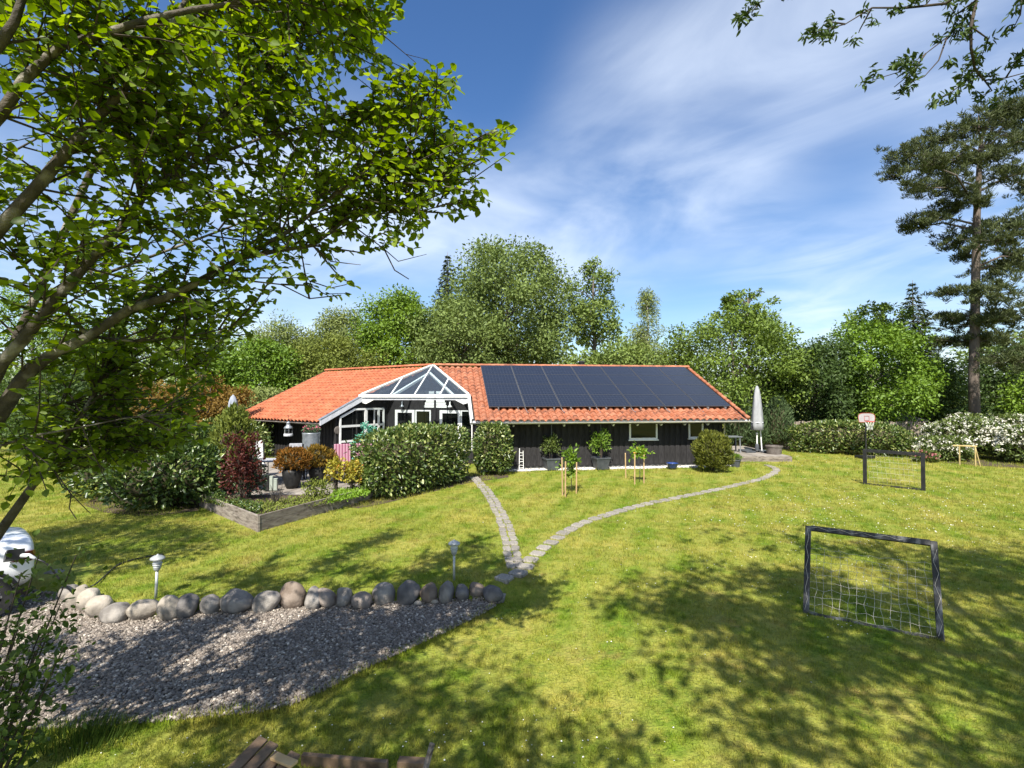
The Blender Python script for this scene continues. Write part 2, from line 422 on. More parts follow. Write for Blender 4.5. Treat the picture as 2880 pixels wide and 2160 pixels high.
# foliage
LF = {}
LF['near'] = mat_leaf('lime_green_leaf', (0.08, 0.14, 0.013), (0.19, 0.275, 0.025), 0.55, 0.45, 0.35, (0.24, 0.33, 0.04), 0.9)
LF['near_dark'] = mat_leaf('dark_shrub_leaf', (0.035, 0.065, 0.012), (0.08, 0.13, 0.02), 0.35, 0.5, 0.3)
LF['maple'] = mat_leaf('maple_leaf', (0.085, 0.125, 0.032), (0.19, 0.25, 0.065), 0.24, 0.55, 0.25)
LF['oak'] = mat_leaf('oak_leaf', (0.085, 0.15, 0.016), (0.18, 0.28, 0.03), 0.24, 0.55, 0.25)
LF['ash'] = mat_leaf('ash_leaf', (0.10, 0.15, 0.035), (0.20, 0.265, 0.06), 0.24, 0.55, 0.25)
LF['willow'] = mat_leaf('pale_leaf', (0.13, 0.17, 0.05), (0.25, 0.29, 0.09), 0.24, 0.6, 0.2)
LF['cherry'] = mat_leaf('cherry_leaf', (0.075, 0.12, 0.02), (0.165, 0.235, 0.035), 0.24, 0.5, 0.3)
LF['hornbeam'] = mat_leaf('fresh_green_leaf', (0.07, 0.13, 0.015), (0.16, 0.26, 0.025), 0.24, 0.5, 0.3)
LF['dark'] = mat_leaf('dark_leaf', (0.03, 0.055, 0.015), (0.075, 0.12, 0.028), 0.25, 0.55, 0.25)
LF['spruce'] = mat_leaf('spruce_needles', (0.028, 0.045, 0.018), (0.065, 0.085, 0.03), 0.12, 0.6, 0.2)
LF['pine'] = mat_leaf('pine_needles', (0.036, 0.05, 0.018), (0.095, 0.115, 0.038), 0.15, 0.55, 0.25)
LF['thuja'] = mat_leaf('thuja_sprays', (0.08, 0.11, 0.018), (0.19, 0.22, 0.04), 0.2, 0.6, 0.2)
LF['juniper'] = mat_leaf('juniper_sprays', (0.045, 0.075, 0.03), (0.11, 0.16, 0.065), 0.15, 0.6, 0.2)
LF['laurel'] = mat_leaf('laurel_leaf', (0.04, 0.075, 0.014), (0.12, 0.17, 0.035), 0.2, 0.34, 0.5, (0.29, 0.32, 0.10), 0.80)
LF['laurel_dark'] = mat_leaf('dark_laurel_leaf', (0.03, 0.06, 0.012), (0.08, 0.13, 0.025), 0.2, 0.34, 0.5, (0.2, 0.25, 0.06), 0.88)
LF['yew'] = mat_leaf('yew_sprays', (0.05, 0.065, 0.012), (0.16, 0.17, 0.025), 0.15, 0.6, 0.2)
LF['orange'] = mat_leaf('orange_conifer', (0.11, 0.07, 0.012), (0.26, 0.11, 0.018), 0.2, 0.6, 0.2)
LF['olive'] = mat_leaf('olive_orange_conifer', (0.11, 0.085, 0.015), (0.25, 0.15, 0.022), 0.2, 0.6, 0.2)
LF['yellow'] = mat_leaf('yellow_leaf', (0.24, 0.23, 0.03), (0.46, 0.40, 0.06), 0.3, 0.55, 0.25, (0.55, 0.30, 0.06), 0.93)
LF['red'] = mat_leaf('dark_red_leaf', (0.035, 0.011, 0.010), (0.12, 0.032, 0.022), 0.3, 0.5, 0.3)
LF['rust'] = mat_leaf('rusty_shrub_leaf', (0.12, 0.085, 0.02), (0.26, 0.16, 0.035), 0.3, 0.6, 0.2)
LF['fresh'] = mat_leaf('bright_ground_cover', (0.12, 0.22, 0.02), (0.24, 0.38, 0.04), 0.35, 0.5, 0.3)
LF['bluegreen'] = mat_leaf('blue_green_leaf', (0.06, 0.10, 0.05), (0.16, 0.22, 0.11), 0.25, 0.55, 0.25)
LF['turquoise'] = mat_leaf('turquoise_leaf', (0.07, 0.30, 0.20), (0.20, 0.50, 0.36), 0.3, 0.5, 0.3)
LF['rhodo'] = mat_leaf('rhododendron_leaf', (0.05, 0.085, 0.018), (0.14, 0.18, 0.04), 0.2, 0.45, 0.35)
LF['white_flower'] = mat_leaf('cream_flower', (0.62, 0.60, 0.47), (0.80, 0.78, 0.70), 0.25, 0.7, 0.2)
LF['pink_flower'] = mat_leaf('pink_flower', (0.50, 0.08, 0.14), (0.70, 0.25, 0.32), 0.25, 0.7, 0.2)
LF['orange_flower'] = mat_leaf('orange_flower', (0.45, 0.12, 0.02), (0.65, 0.24, 0.05), 0.25, 0.7, 0.2)

# ------------------------------------------------------------------ foliage helpers
def unit(a): return a / (np.linalg.norm(a, axis=1, keepdims=True) + 1e-9)

def leaf_mesh(name, P, D, Nn, S, kind='diamond', rnd=None, rng=None, width=0.55):
    """one mesh of separate leaves: base P, length axis D, face normal Nn, length S"""
    n = len(P); rng = rng or np.random.default_rng(1)
    D = unit(D); Sd = unit(np.cross(D, Nn)); Nn = np.cross(Sd, D)
    S = S[:, None]
    if kind == 'needle':
        w = width
        V = np.stack([P - Sd * S * w * 0.5, P + Sd * S * w * 0.5, P + D * S], 1); F = np.array([[0, 1, 2]])
    elif kind == 'ovate':
        w = width * 0.5
        droop = -Nn * S * 0.12
        V = np.stack([P, P + D * S * 0.30 + Sd * S * w + Nn * S * 0.07, P + D * S * 0.68 + Sd * S * w * 0.82 + Nn * S * 0.03,
                      P + D * S + droop, P + D * S * 0.68 - Sd * S * w * 0.82 + Nn * S * 0.03, P + D * S * 0.30 - Sd * S * w + Nn * S * 0.07], 1)
        F = np.array([[0, 1, 2, 3], [0, 3, 4, 5]])
    else:
        w = width * 0.5
        V = np.stack([P, P + D * S * 0.45 + Sd * S * w + Nn * S * 0.08, P + D * S, P + D * S * 0.45 - Sd * S * w + Nn * S * 0.08], 1)
        F = np.array([[0, 1, 2], [0, 2, 3]])
    k = V.shape[1]; nf, fs = F.shape
    V = V.reshape(-1, 3)
    idx = (F[None] + (np.arange(n) * k)[:, None, None]).reshape(-1)
    me = bpy.data.meshes.new(name)
    me.vertices.add(len(V)); me.vertices.foreach_set('co', V.astype(np.float32).ravel())
    me.loops.add(len(idx)); me.loops.foreach_set('vertex_index', idx.astype(np.int32))
    me.polygons.add(n * nf)
    me.polygons.foreach_set('loop_start', (np.arange(n * nf) * fs).astype(np.int32))
    me.update(calc_edges=True)
    if rnd is None: rnd = rng.random(n)
    a = me.attributes.new('rnd', 'FLOAT', 'FACE')
    a.data.foreach_set('value', np.repeat(rnd, nf).astype(np.float32))
    return me

def rand_unit(rng, n):
    return unit(rng.normal(size=(n, 3)))

def clump_leaves(rng, C, R, per, leaf, flat=0.75, out=0.6, droop=0.15):
    """points in clumps around centres C with radii R"""
    n = len(C) * per
    ci = np.repeat(np.arange(len(C)), per)
    d = rand_unit(rng, n); rr = rng.random(n) ** 0.45
    off = d * (R[ci] * rr)[:, None]; off[:, 2] *= flat
    P = C[ci] + off
    D = unit(d * out + rng.normal(size=(n, 3)) * 0.6 + np.array([0, 0, -droop]))
    Nn = unit(rng.normal(size=(n, 3)) * 0.42 + d * 0.85 + np.array([0, 0, 0.55]))
    S = leaf * (0.7 + 0.6 * rng.random(n))
    crnd = rng.random(len(C))
    rnd = np.clip(0.62 * rng.random(n) + 0.38 * crnd[ci], 0, 1)
    return P, D, Nn, S, rnd

def make_tree(name, label, base, H, cb, cw, ncl, rcl, per, leaf, lmat, bmat, seed, prof='round', kind='diamond', trunk_r=0.2, group=None, depth=None, lean=(0, 0), gaps=0.0, width=0.55, inner=0.25, cat='tree'):
    rng = np.random.default_rng(seed)
    bx, by = base[0], base[1]; bz = base[2] if len(base) > 2 else ground_z(bx, by)
    root = thing(name, label, cat, (bx, by, bz), group)
    cy = depth or cw
    def env(t):
        if prof == 'round': return math.sqrt(max(0.0, 1 - (2 * t - 0.9) ** 2 / 1.25))
        if prof == 'oval': return max(0.05, math.sin(math.pi * min(1, 0.12 + 0.86 * t)) ** 0.75)
        if prof == 'cone': return max(0.04, (1 - t) ** 0.85)
        if prof == 'wide': return max(0.1, min(1.0, 0.55 + 0.9 * t) * math.sqrt(max(0.0, 1 - max(0, (t - 0.45) / 0.55) ** 2)))
        return max(0.05, 1 - t)
    C = []
    lob = rng.random(7) * 2 * math.pi
    while len(C) < ncl:
        t = rng.random(); a = rng.random() * 2 * math.pi
        e = env(t) * (0.86 + 0.16 * math.sin(3 * a + lob[0] + 5 * t) + 0.10 * math.sin(5 * a + lob[1] - 7 * t))
        if rng.random() > e * 0.9 + 0.12: continue
        if gaps and math.sin(2 * a + lob[2] + 6 * t) + math.sin(9 * t + lob[3] + a) > 2 - 2 * gaps: continue
        r = e * (inner + (1 - inner) * math.sqrt(rng.random()))
        z = cb + t * (H - cb) - rcl * 0.5
        C.append((math.cos(a) * r * cw + lean[0] * t, math.sin(a) * r * cy + lean[1] * t, z))
    C = np.array(C)
    R = rcl * (0.65 + 0.7 * rng.random(len(C)))
    P, D, Nn, S, rnd = clump_leaves(rng, C, R, per, leaf)
    me = leaf_mesh('crown', P, D, Nn, S, kind, rnd, rng, width)
    link_mesh('crown', me, lmat, root)
    tb = MB()
    top = Vector((lean[0] * 0.8, lean[1] * 0.8, cb + (H - cb) * 0.78))
    pts = [Vector((0, 0, -0.05))]
    for i in range(1, 7):
        f = i / 6; pts.append(Vector((lean[0] * 0.8 * f * f + rng.normal() * trunk_r * 0.35, lean[1] * 0.8 * f * f + rng.normal() * trunk_r * 0.35, top.z * f)))
    tb.tube(pts, [trunk_r * (1.25 if i == 0 else 1.0 - 0.80 * i / 6) for i in range(7)], 8)
    tb_o = MB()
    sel = rng.choice(len(C), min(len(C), 46), replace=False)
    for i in sel:
        c = Vector(C[i]); z0 = max(cb * 0.75, min(top.z * 0.95, c.z - (0.35 + 0.4 * rng.random()) * math.hypot(c.x, c.y)))
        f = min(1, z0 / top.z); s = Vector((lean[0] * 0.8 * f * f, lean[1] * 0.8 * f * f, z0))
        mid = (s + c) / 2 + Vector((rng.normal() * 0.1, rng.normal() * 0.1, 0.08 * (c - s).length))
        r0 = trunk_r * 0.34 * (1 - 0.6 * f)
        tb_o.tube([s, s.lerp(mid, 0.55), mid, c], [r0, r0 * 0.8, r0 * 0.6, r0 * 0.18], 5)
    for b_, nm in ((tb, 'trunk'), (tb_o, 'limbs')):
        me = b_.mesh(nm, (0, 0, 0), True); link_mesh(nm, me, bmat, root)
    return root

def make_spruce(name, label, base, H, cw, layers, seed, lmat, leaf=0.35, zb=0.6, group=None, droop=0.35, per=26):
    rng = np.random.default_rng(seed); bz = ground_z(base[0], base[1])
    root = thing(name, label, 'tree', (base[0], base[1], bz), group)
    P, D, Nn, S, rnd = [], [], [], [], []
    lim = MB()
    for i in range(layers):
        t = i / (layers - 1); z = zb + t * (H - zb) * 0.97
        rad = cw * (1 - t) ** 0.9 * (0.85 + 0.3 * rng.random()) + 0.12
        nb = max(5, int(11 * (1 - t) + 5))
        for k in range(nb):
            a = 2 * math.pi * (k + rng.random() * 0.7) / nb + i * 1.3; r = rad * (0.75 + 0.4 * rng.random())
            out = np.array([math.cos(a), math.sin(a), 0.0])
            if rad > 0.5: lim.tube([(0, 0, z + 0.1), out * r * 0.6 + np.array([0, 0, z - droop * r * 0.35]), out * r + np.array([0, 0, z - droop * r * 0.5])], [0.03, 0.02, 0.006], 4)
            n = max(6, int(per * (r / cw + 0.25)))
            u = rng.random(n) ** 0.6
            side = np.array([-out[1], out[0], 0])
            p = out * (r * u)[:, None] + side * (rng.normal(size=n) * 0.16 * r * (1.15 - u))[:, None]
            p[:, 2] += z - droop * r * u * (1.0 - 0.45 * u) + rng.normal(size=n) * 0.05
            P.append(p)
            D.append(out * 0.8 + side * rng.normal(size=n)[:, None] * 0.7 + np.array([0, 0, -0.35]) + rng.normal(size=(n, 3)) * 0.25)
            Nn.append(np.tile(np.array([0, 0, 1.0]), (n, 1)) + rng.normal(size=(n, 3)) * 0.4)
            S.append(leaf * (0.6 + 0.7 * rng.random(n)) * (0.55 + 0.45 * r / cw)); rnd.append(rng.random(n) * 0.8 + 0.2 * u)
    me = leaf_mesh('crown', np.concatenate(P), np.concatenate(D), np.concatenate(Nn), np.concatenate(S), 'diamond', np.concatenate(rnd), rng, 0.42)
    link_mesh('crown', me, lmat, root)
    link_mesh('limbs', lim.mesh('limbs'), M['bark'], root)
    tb = MB(); tb.tube([(0, 0, -0.05), (0, 0, H * 0.5), (0, 0, H)], [H * 0.018, H * 0.010, 0.015], 7)
    link_mesh('trunk', tb.mesh('trunk', smooth=True), M['bark'], root)
    return root

def make_bush(name, label, c, rx, ry, h, n, leaf, lmat, seed, e=3.0, rot=0.0, cat='shrub', kind='ovate', z0=0.0, rough=0.10, group=None, width=0.5, core=True, up=0.2, thick=0.28, parent=None, part='foliage', stem=None, flowers=None, bz=None):
    """dense shrub: leaves in a skin over a lumpy rounded body, dark twiggy core inside"""
    rng = np.random.default_rng(seed)
    gz = ground_z(c[0], c[1]) if bz is None else bz
    root = parent or thing(name, label, cat, (c[0], c[1], gz), group)
    d = rand_unit(rng, n)
    d[:, 2] = np.where(d[:, 2] < -0.75, -d[:, 2], d[:, 2])
    k = (np.abs(d) ** e).sum(1) ** (-1.0 / e)
    ph = rng.random(6) * 6.28
    def lump(dd):
        return 1 + rough * (np.sin(dd[:, 0] * 4 + ph[0]) * np.sin(dd[:, 1] * 5 + ph[1]) + 0.7 * np.sin(dd[:, 2] * 6 + dd[:, 0] * 5 + ph[2]) + 0.6 * np.sin(dd[:, 1] * 9 + dd[:, 2] * 7 + ph[3]))
    depth = 1 - thick * rng.random(n) ** 1.6
    spike = 1 + 0.10 * (rng.random(n) > 0.93) * rng.random(n)
    q = d * (k * lump(d) * depth * spike)[:, None]
    cs, sn = math.cos(rot), math.sin(rot)
    def place(q):
        x, y, z = q[:, 0] * rx, q[:, 1] * ry, (q[:, 2] + 1) * 0.5 * h + z0
        return np.stack([x * cs - y * sn, x * sn + y * cs, np.maximum(z, z0 + 0.02)], 1)
    P = place(q)
    dd = np.stack([d[:, 0] * cs - d[:, 1] * sn, d[:, 0] * sn + d[:, 1] * cs, d[:, 2]], 1)
    D = unit(dd * 0.7 + rng.normal(size=(n, 3)) * 0.55 + np.array([0, 0, up]))
    Nn = unit(dd * 0.6 + rng.normal(size=(n, 3)) * 0.6 + np.array([0, 0, 0.5]))
    S = leaf * (0.65 + 0.7 * rng.random(n))
    me = leaf_mesh(part, P, D, Nn, S, kind, None, rng, width)
    link_mesh(part, me, lmat, root)
    if flowers:
        fn, fsz, fm = flowers
        d2 = rand_unit(rng, fn); d2[:, 2] = np.abs(d2[:, 2]) * 0.9 - 0.25 * (rng.random(fn) > 0.6); d2 = unit(d2)
        k2 = (np.abs(d2) ** e).sum(1) ** (-1.0 / e)
        C2 = place(d2 * (k2 * lump(d2) * 1.02)[:, None])
        P2, D2, N2, S2, r2 = clump_leaves(rng, C2, np.full(fn, fsz), 9, fsz * 0.9, 0.7)
        fo = link_mesh('flowers', leaf_mesh('flowers', P2, D2, N2, S2, 'diamond', r2, rng, 0.8), fm, root); fo['kind'] = 'stuff'
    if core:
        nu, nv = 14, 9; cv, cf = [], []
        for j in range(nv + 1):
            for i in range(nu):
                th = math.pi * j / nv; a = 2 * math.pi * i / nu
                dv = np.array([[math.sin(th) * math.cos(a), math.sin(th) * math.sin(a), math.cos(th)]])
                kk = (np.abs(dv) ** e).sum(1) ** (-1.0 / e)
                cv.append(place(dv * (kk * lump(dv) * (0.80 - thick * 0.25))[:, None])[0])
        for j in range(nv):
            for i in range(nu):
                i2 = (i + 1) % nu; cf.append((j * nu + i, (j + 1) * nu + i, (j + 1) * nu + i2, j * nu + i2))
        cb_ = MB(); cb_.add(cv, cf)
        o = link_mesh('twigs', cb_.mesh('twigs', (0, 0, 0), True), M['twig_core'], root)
    sb = MB()
    for i in range(5 if stem is None else stem):
        a = rng.random() * 6.28; r = 0.3 * rng.random()
        sb.tube([(r * rx * math.cos(a) * 0.4, r * ry * math.sin(a) * 0.4, -0.04), (r * rx * math.cos(a), r * ry * math.sin(a), z0 + h * 0.3), (1.7 * r * rx * math.cos(a), 1.7 * r * ry * math.sin(a), z0 + h * 0.7)], [0.022, 0.016, 0.006], 5)
    if sb.v: link_mesh('stem', sb.mesh('stem'), M['bark_dark'], root)
    return root
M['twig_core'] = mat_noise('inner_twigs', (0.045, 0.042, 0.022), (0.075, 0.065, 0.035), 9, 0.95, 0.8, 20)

# ================================================================== SETTING
def lawn_colour(nt, dark=1.0):
    """mown lawn: green with straw-yellow and mossy brown patches, plus faint mowing stripes (world position)"""
    N, L = nt.nodes, nt.links
    g = N.new('ShaderNodeNewGeometry')
    def noise(scale, detail=4.0, rough=0.55, sx=1.0, sy=1.0):
        mp = N.new('ShaderNodeMapping'); mp.inputs['Scale'].default_value = (sx, sy, 0.0)
        L.new(g.outputs['Position'], mp.inputs[0])
        n = N.new('ShaderNodeTexNoise'); n.inputs['Scale'].default_value = scale; n.inputs['Detail'].default_value = detail; n.inputs['Roughness'].default_value = rough
        L.new(mp.outputs[0], n.inputs['Vector']); return n.outputs['Fac']
    def ramp(v, a, b):
        r = N.new('ShaderNodeMapRange'); r.inputs[1].default_value = a; r.inputs[2].default_value = b; L.new(v, r.inputs[0]); return r.outputs[0]
    def mix(f, a, b):
        x = N.new('ShaderNodeMix'); x.data_type = 'RGBA'; L.new(f, x.inputs[0])
        for i, c in ((6, a), (7, b)):
            if isinstance(c, tuple): x.inputs[i].default_value = rgb(c)
            else: L.new(c, x.inputs[i])
        return x.outputs[2]
    d = dark
    base = mix(ramp(noise(0.9), 0.3, 0.7), (0.105 * d, 0.19 * d, 0.012 * d), (0.195 * d, 0.255 * d, 0.026 * d))
    straw = mix(ramp(noise(0.5, 8, 0.72), 0.43, 0.66), base, (0.38 * d, 0.325 * d, 0.075 * d))
    moss = mix(ramp(noise(0.85, 8, 0.75), 0.54, 0.70), straw, (0.24 * d, 0.17 * d, 0.06 * d))
    mid = mix(ramp(noise(3.2, 6, 0.7), 0.50, 0.68), moss, (0.28 * d, 0.28 * d, 0.045 * d))
    fine = mix(ramp(noise(7.0, 6, 0.75), 0.48, 0.70), mid, (0.075 * d, 0.14 * d, 0.012 * d))
    # mowing stripes, fanning to the back right
    sp = N.new('ShaderNodeSeparateXYZ'); L.new(g.outputs['Position'], sp.inputs[0])
    m1 = N.new('ShaderNodeMath'); m1.operation = 'MULTIPLY_ADD'; L.new(sp.outputs[1], m1.inputs[0]); m1.inputs[1].default_value = -0.35; L.new(sp.outputs[0], m1.inputs[2])
    m2 = N.new('ShaderNodeMath'); m2.operation = 'MULTIPLY'; L.new(m1.outputs[0], m2.inputs[0]); m2.inputs[1].default_value = 7.0
    m3 = N.new('ShaderNodeMath'); m3.operation = 'SINE'; L.new(m2.outputs[0], m3.inputs[0])
    st = ramp(m3.outputs[0], -1.2, 6.0)
    return mix(st, fine, (0.40 * d, 0.36 * d, 0.09 * d))

m, nt, b = new_mat('mown_lawn')
nt.links.new(lawn_colour(nt, 0.9), b.inputs['Base Color']); b.inputs['Roughness'].default_value = 0.9; b.inputs['Specular IOR Level'].default_value = 0.15
g_ = nt.nodes.new('ShaderNodeNewGeometry')
nb = nt.nodes.new('ShaderNodeTexNoise'); nb.inputs['Scale'].default_value = 22; nb.inputs['Detail'].default_value = 6; nt.links.new(g_.outputs['Position'], nb.inputs['Vector'])
bp = nt.nodes.new('ShaderNodeBump'); bp.inputs['Strength'].default_value = 0.9; bp.inputs['Distance'].default_value = 0.05
nt.links.new(nb.outputs['Fac'], bp.inputs['Height']); nt.links.new(bp.outputs[0], b.inputs['Normal'])
M['lawn'] = m
m, nt, b = new_mat('grass_blades')
hv_ = nt.nodes.new('ShaderNodeHueSaturation'); ra_ = nt.nodes.new('ShaderNodeAttribute'); ra_.attribute_name = 'rnd'
mr_ = nt.nodes.new('ShaderNodeMapRange'); mr_.inputs[3].default_value = 0.5; mr_.inputs[4].default_value = 1.5
nt.links.new(ra_.outputs['Fac'], mr_.inputs[0]); nt.links.new(mr_.outputs[0], hv_.inputs['Value']); hv_.inputs['Saturation'].default_value = 1.05
nt.links.new(lawn_colour(nt, 1.12), hv_.inputs['Color']); nt.links.new(hv_.outputs[0], b.inputs['Base Color']); b.inputs['Roughness'].default_value = 0.55; b.inputs['Specular IOR Level'].default_value = 0.25
tr = nt.nodes.new('ShaderNodeBsdfTranslucent'); nt.links.new(lawn_colour(nt, 1.3), tr.inputs['Color'])
ms = nt.nodes.new('ShaderNodeMixShader'); ms.inputs[0].default_value = 0.3
nt.links.new(b.outputs[0], ms.inputs[1]); nt.links.new(tr.outputs[0], ms.inputs[2]); nt.links.new(ms.outputs[0], nt.nodes['Material Output'].inputs['Surface'])
M['blades'] = m

# lawn sheet
def spaced(lo, a, b_, hi, fine, n_out):
    mid = np.arange(a, b_ + 1e-6, fine)
    l = a - (a - lo) * (np.linspace(0, 1, n_out) ** 2)[::-1]; r = b_ + (hi - b_) * (np.linspace(0, 1, n_out) ** 2)
    return np.unique(np.concatenate([l, mid, r]).round(4))
xs = spaced(-400, -12, 12, 400, 0.2, 16); ys = spaced(-60, 1, 13, 700, 0.15, 16)
gv = [(x, y, ground_z(x, y)) for y in ys for x in xs]; nx = len(xs)
gf = [(j * nx + i, j * nx + i + 1, (j + 1) * nx + i + 1, (j + 1) * nx + i) for j in range(len(ys) - 1) for i in range(nx - 1)]
o = link_mesh('lawn', MB().add(gv, gf).mesh('lawn', smooth=True), M['lawn']); tag(o, kind='structure')

def inside(x, y, poly):
    r = False; n = len(poly); j = n - 1
    for i in range(n):
        xi, yi = poly[i]; xj, yj = poly[j]
        if (yi > y) != (yj > y) and x < (xj - xi) * (y - yi) / (yj - yi) + xi: r = not r
        j = i
    return r
def inside_np(P, poly):
    r = np.zeros(len(P), bool); n = len(poly); j = n - 1
    for i in range(n):
        xi, yi = poly[i]; xj, yj = poly[j]
        c = ((yi > P[:, 1]) != (yj > P[:, 1])) & (P[:, 0] < (xj - xi) * (P[:, 1] - yi) / (yj - yi + 1e-12) + xi)
        r ^= c; j = i
    return r

# gravel drive
GRAVEL = [(x_, boulder_edge(x_) - 0.12) for x_ in (-0.15, -1.0, -2.2, -3.2, -4.0, -4.8, -5.4, -6.0, -6.6, -7.2)] + [(-7.7, 9.9), (-14, 9.9), (-14, 4.6)]
for p in [(300, 2045), (450, 2030), (600, 2018), (720, 2008), (820, 1985), (900, 1950), (985, 1905), (1060, 1868), (1140, 1832), (1220, 1795), (1290, 1762), (1350, 1732), (1398, 1706)]:
    q = gp(p[0], p[1], -0.21); GRAVEL.append((q.x, q.y))
gb = MB(); gp_pts = [(x, y, ground_z(x, y) + 0.012) for x, y in GRAVEL]
# fan of small strips so the sheet follows the ground
M['gravel_base'] = mat_noise('gravel_bed', (0.11, 0.095, 0.085), (0.18, 0.16, 0.145), 30, 0.9, 0.8, 60, coord='World')
gvs, gfs = [], []
st = 0.1
for j in range(int((10.2 - 4.2) / st)):
    for i in range(int((14) / st)):
        x0, y0 = -14 + i * st, 4.2 + j * st
        if all(inside(x0 + a_, y0 + b__, GRAVEL) for a_ in (0, st) for b__ in (0, st)):
            n0 = len(gvs)
            for dx, dy in ((0, 0), (st, 0), (st, st), (0, st)): gvs.append((x0 + dx, y0 + dy, min(ground_z(x0 + dx, y0 + dy), -0.18) + 0.014))
            gfs.append((n0, n0 + 1, n0 + 2, n0 + 3))
o = link_mesh('gravel_drive', MB().add(gvs, gfs).mesh('gravel_drive'), M['gravel_base']); tag(o, kind='structure')

def instancer(name, label, cat, pts, protos, seed, smin, smax, mat_kind='stuff', tilt=0.15, scl=None):
    """scatter real meshes on points with geometry nodes"""
    me = bpy.data.meshes.new(name)
    me.vertices.add(len(pts)); me.vertices.foreach_set('co', np.asarray(pts, np.float32).ravel()); me.update()
    if scl is None: scl = np.random.default_rng(seed).uniform(smin, smax, len(pts))
    a = me.attributes.new('scl', 'FLOAT', 'POINT'); a.data.foreach_set('value', np.asarray(scl, np.float32))
    o = bpy.data.objects.new(name, me); COL.objects.link(o); tag(o, label, None, None, mat_kind)
    pc = bpy.data.collections.new(name + '_shapes')
    for p in protos: pc.objects.link(p)
    ng = bpy.data.node_groups.new(name + '_nodes', 'GeometryNodeTree')
    ng.interface.new_socket('Geometry', in_out='INPUT', socket_type='NodeSocketGeometry')
    ng.interface.new_socket('Geometry', in_out='OUTPUT', socket_type='NodeSocketGeometry')
    N, L = ng.nodes, ng.links
    gi, go = N.new('NodeGroupInput'), N.new('NodeGroupOutput')
    ci = N.new('GeometryNodeCollectionInfo'); ci.inputs['Collection'].default_value = pc
    ci.inputs['Separate Children'].default_value = True; ci.inputs['Reset Children'].default_value = True
    mp = N.new('GeometryNodeMeshToPoints')
    ip = N.new('GeometryNodeInstanceOnPoints'); ip.inputs['Pick Instance'].default_value = True
    rv = N.new('FunctionNodeRandomValue'); rv.data_type = 'FLOAT_VECTOR'
    rv.inputs[0].default_value = (-tilt, -tilt, 0); rv.inputs[1].default_value = (tilt, tilt, 6.283)
    na = N.new('GeometryNodeInputNamedAttribute'); na.data_type = 'FLOAT'; na.inputs['Name'].default_value = 'scl'
    L.new(gi.outputs[0], mp.inputs['Mesh']); L.new(mp.outputs[0], ip.inputs['Points'])
    L.new(ci.outputs[0], ip.inputs['Instance']); L.new(rv.outputs[0], ip.inputs['Rotation'])
    L.new(na.outputs[0], ip.inputs['Scale']); L.new(ip.outputs[0], go.inputs[0])
    md = o.modifiers.new('scatter', 'NODES'); md.node_group = ng
    return o

def lump_mesh(name, rng, rx, ry, rz, seg=8, rings=5, amp=0.12, facets=False):
    v, f = [], []
    ph = rng.random(6) * 6.28
    FC = [tuple(q / np.linalg.norm(q)) + (rng.uniform(0.62, 0.85),) for q in rng.normal(size=(7, 3))]
    for j in range(rings + 1):
        th = math.pi * j / rings
        for i in range(seg):
            a = 2 * math.pi * i / seg
            d = (math.sin(th) * math.cos(a), math.sin(th) * math.sin(a), math.cos(th))
            k = 1 + amp * (math.sin(2.1 * d[0] + ph[0]) + 0.7 * math.sin(3.3 * d[1] + ph[1]) + 0.6 * math.sin(2.7 * d[2] + 2 * d[0] + ph[2]) + 0.4 * math.sin(5 * d[1] + 4 * d[2] + ph[3]))
            if facets:       # worn flat sides and small dents
                for fc in FC:
                    t_ = d[0] * fc[0] + d[1] * fc[1] + d[2] * fc[2]
                    if t_ > 0.05: k = min(k, fc[3] / t_ * 0.55 + k * 0.45)
                k *= 1 + 0.018 * math.sin(9 * d[0] + ph[4]) * math.sin(8 * d[2] + 7 * d[1] + ph[5])
            v.append((d[0] * rx * k, d[1] * ry * k, d[2] * rz * k))
    for j in range(rings):
        for i in range(seg):
            i2 = (i + 1) % seg; f.append((j * seg + i, (j + 1) * seg + i, (j + 1) * seg + i2, j * seg + i2))
    return MB().add(v, f).mesh(name, smooth=True)

# loose gravel stones
m, nt, b = new_mat('gravel_stone'); N, L = nt.nodes, nt.links
oi = N.new('ShaderNodeObjectInfo'); cr = N.new('ShaderNodeValToRGB'); e = cr.color_ramp.elements
e[0].position = 0; e[0].color = (0.10, 0.085, 0.07, 1); e[1].position = 1; e[1].color = (0.60, 0.53, 0.44, 1)
k = e.new(0.35); k.color = (0.165, 0.135, 0.11, 1); k = e.new(0.7); k.color = (0.235, 0.195, 0.16, 1); k = e.new(0.92); k.color = (0.31, 0.275, 0.235, 1)
L.new(oi.outputs['Random'], cr.inputs[0]); L.new(cr.outputs[0], b.inputs['Base Color']); b.inputs['Roughness'].default_value = 0.75; M['pebble'] = m
rng = np.random.default_rng(5)
protos = []
for i in range(5):
    o = bpy.data.objects.new('gravel_stone', lump_mesh('gravel_stone', rng, 0.026, 0.019, 0.014, 6, 4, 0.16)); o.data.materials.append(M['pebble']); protos.append(o)
P = rng.uniform((-9.0, 4.2), (0.0, 9.6), (135000, 2))
P = P[inside_np(P, GRAVEL)]
P = P[(np.abs(P[:, 0]) < P[:, 1] * 1.06)]
zz = np.array([min(ground_z(x, y), -0.18) for x, y in P]) + 0.016 + rng.random(len(P)) * 0.02
instancer('gravel', 'loose grey and pink gravel on the drive', 'gravel', np.column_stack([P, zz]), protos, 3, 0.5, 1.12, tilt=0.5)

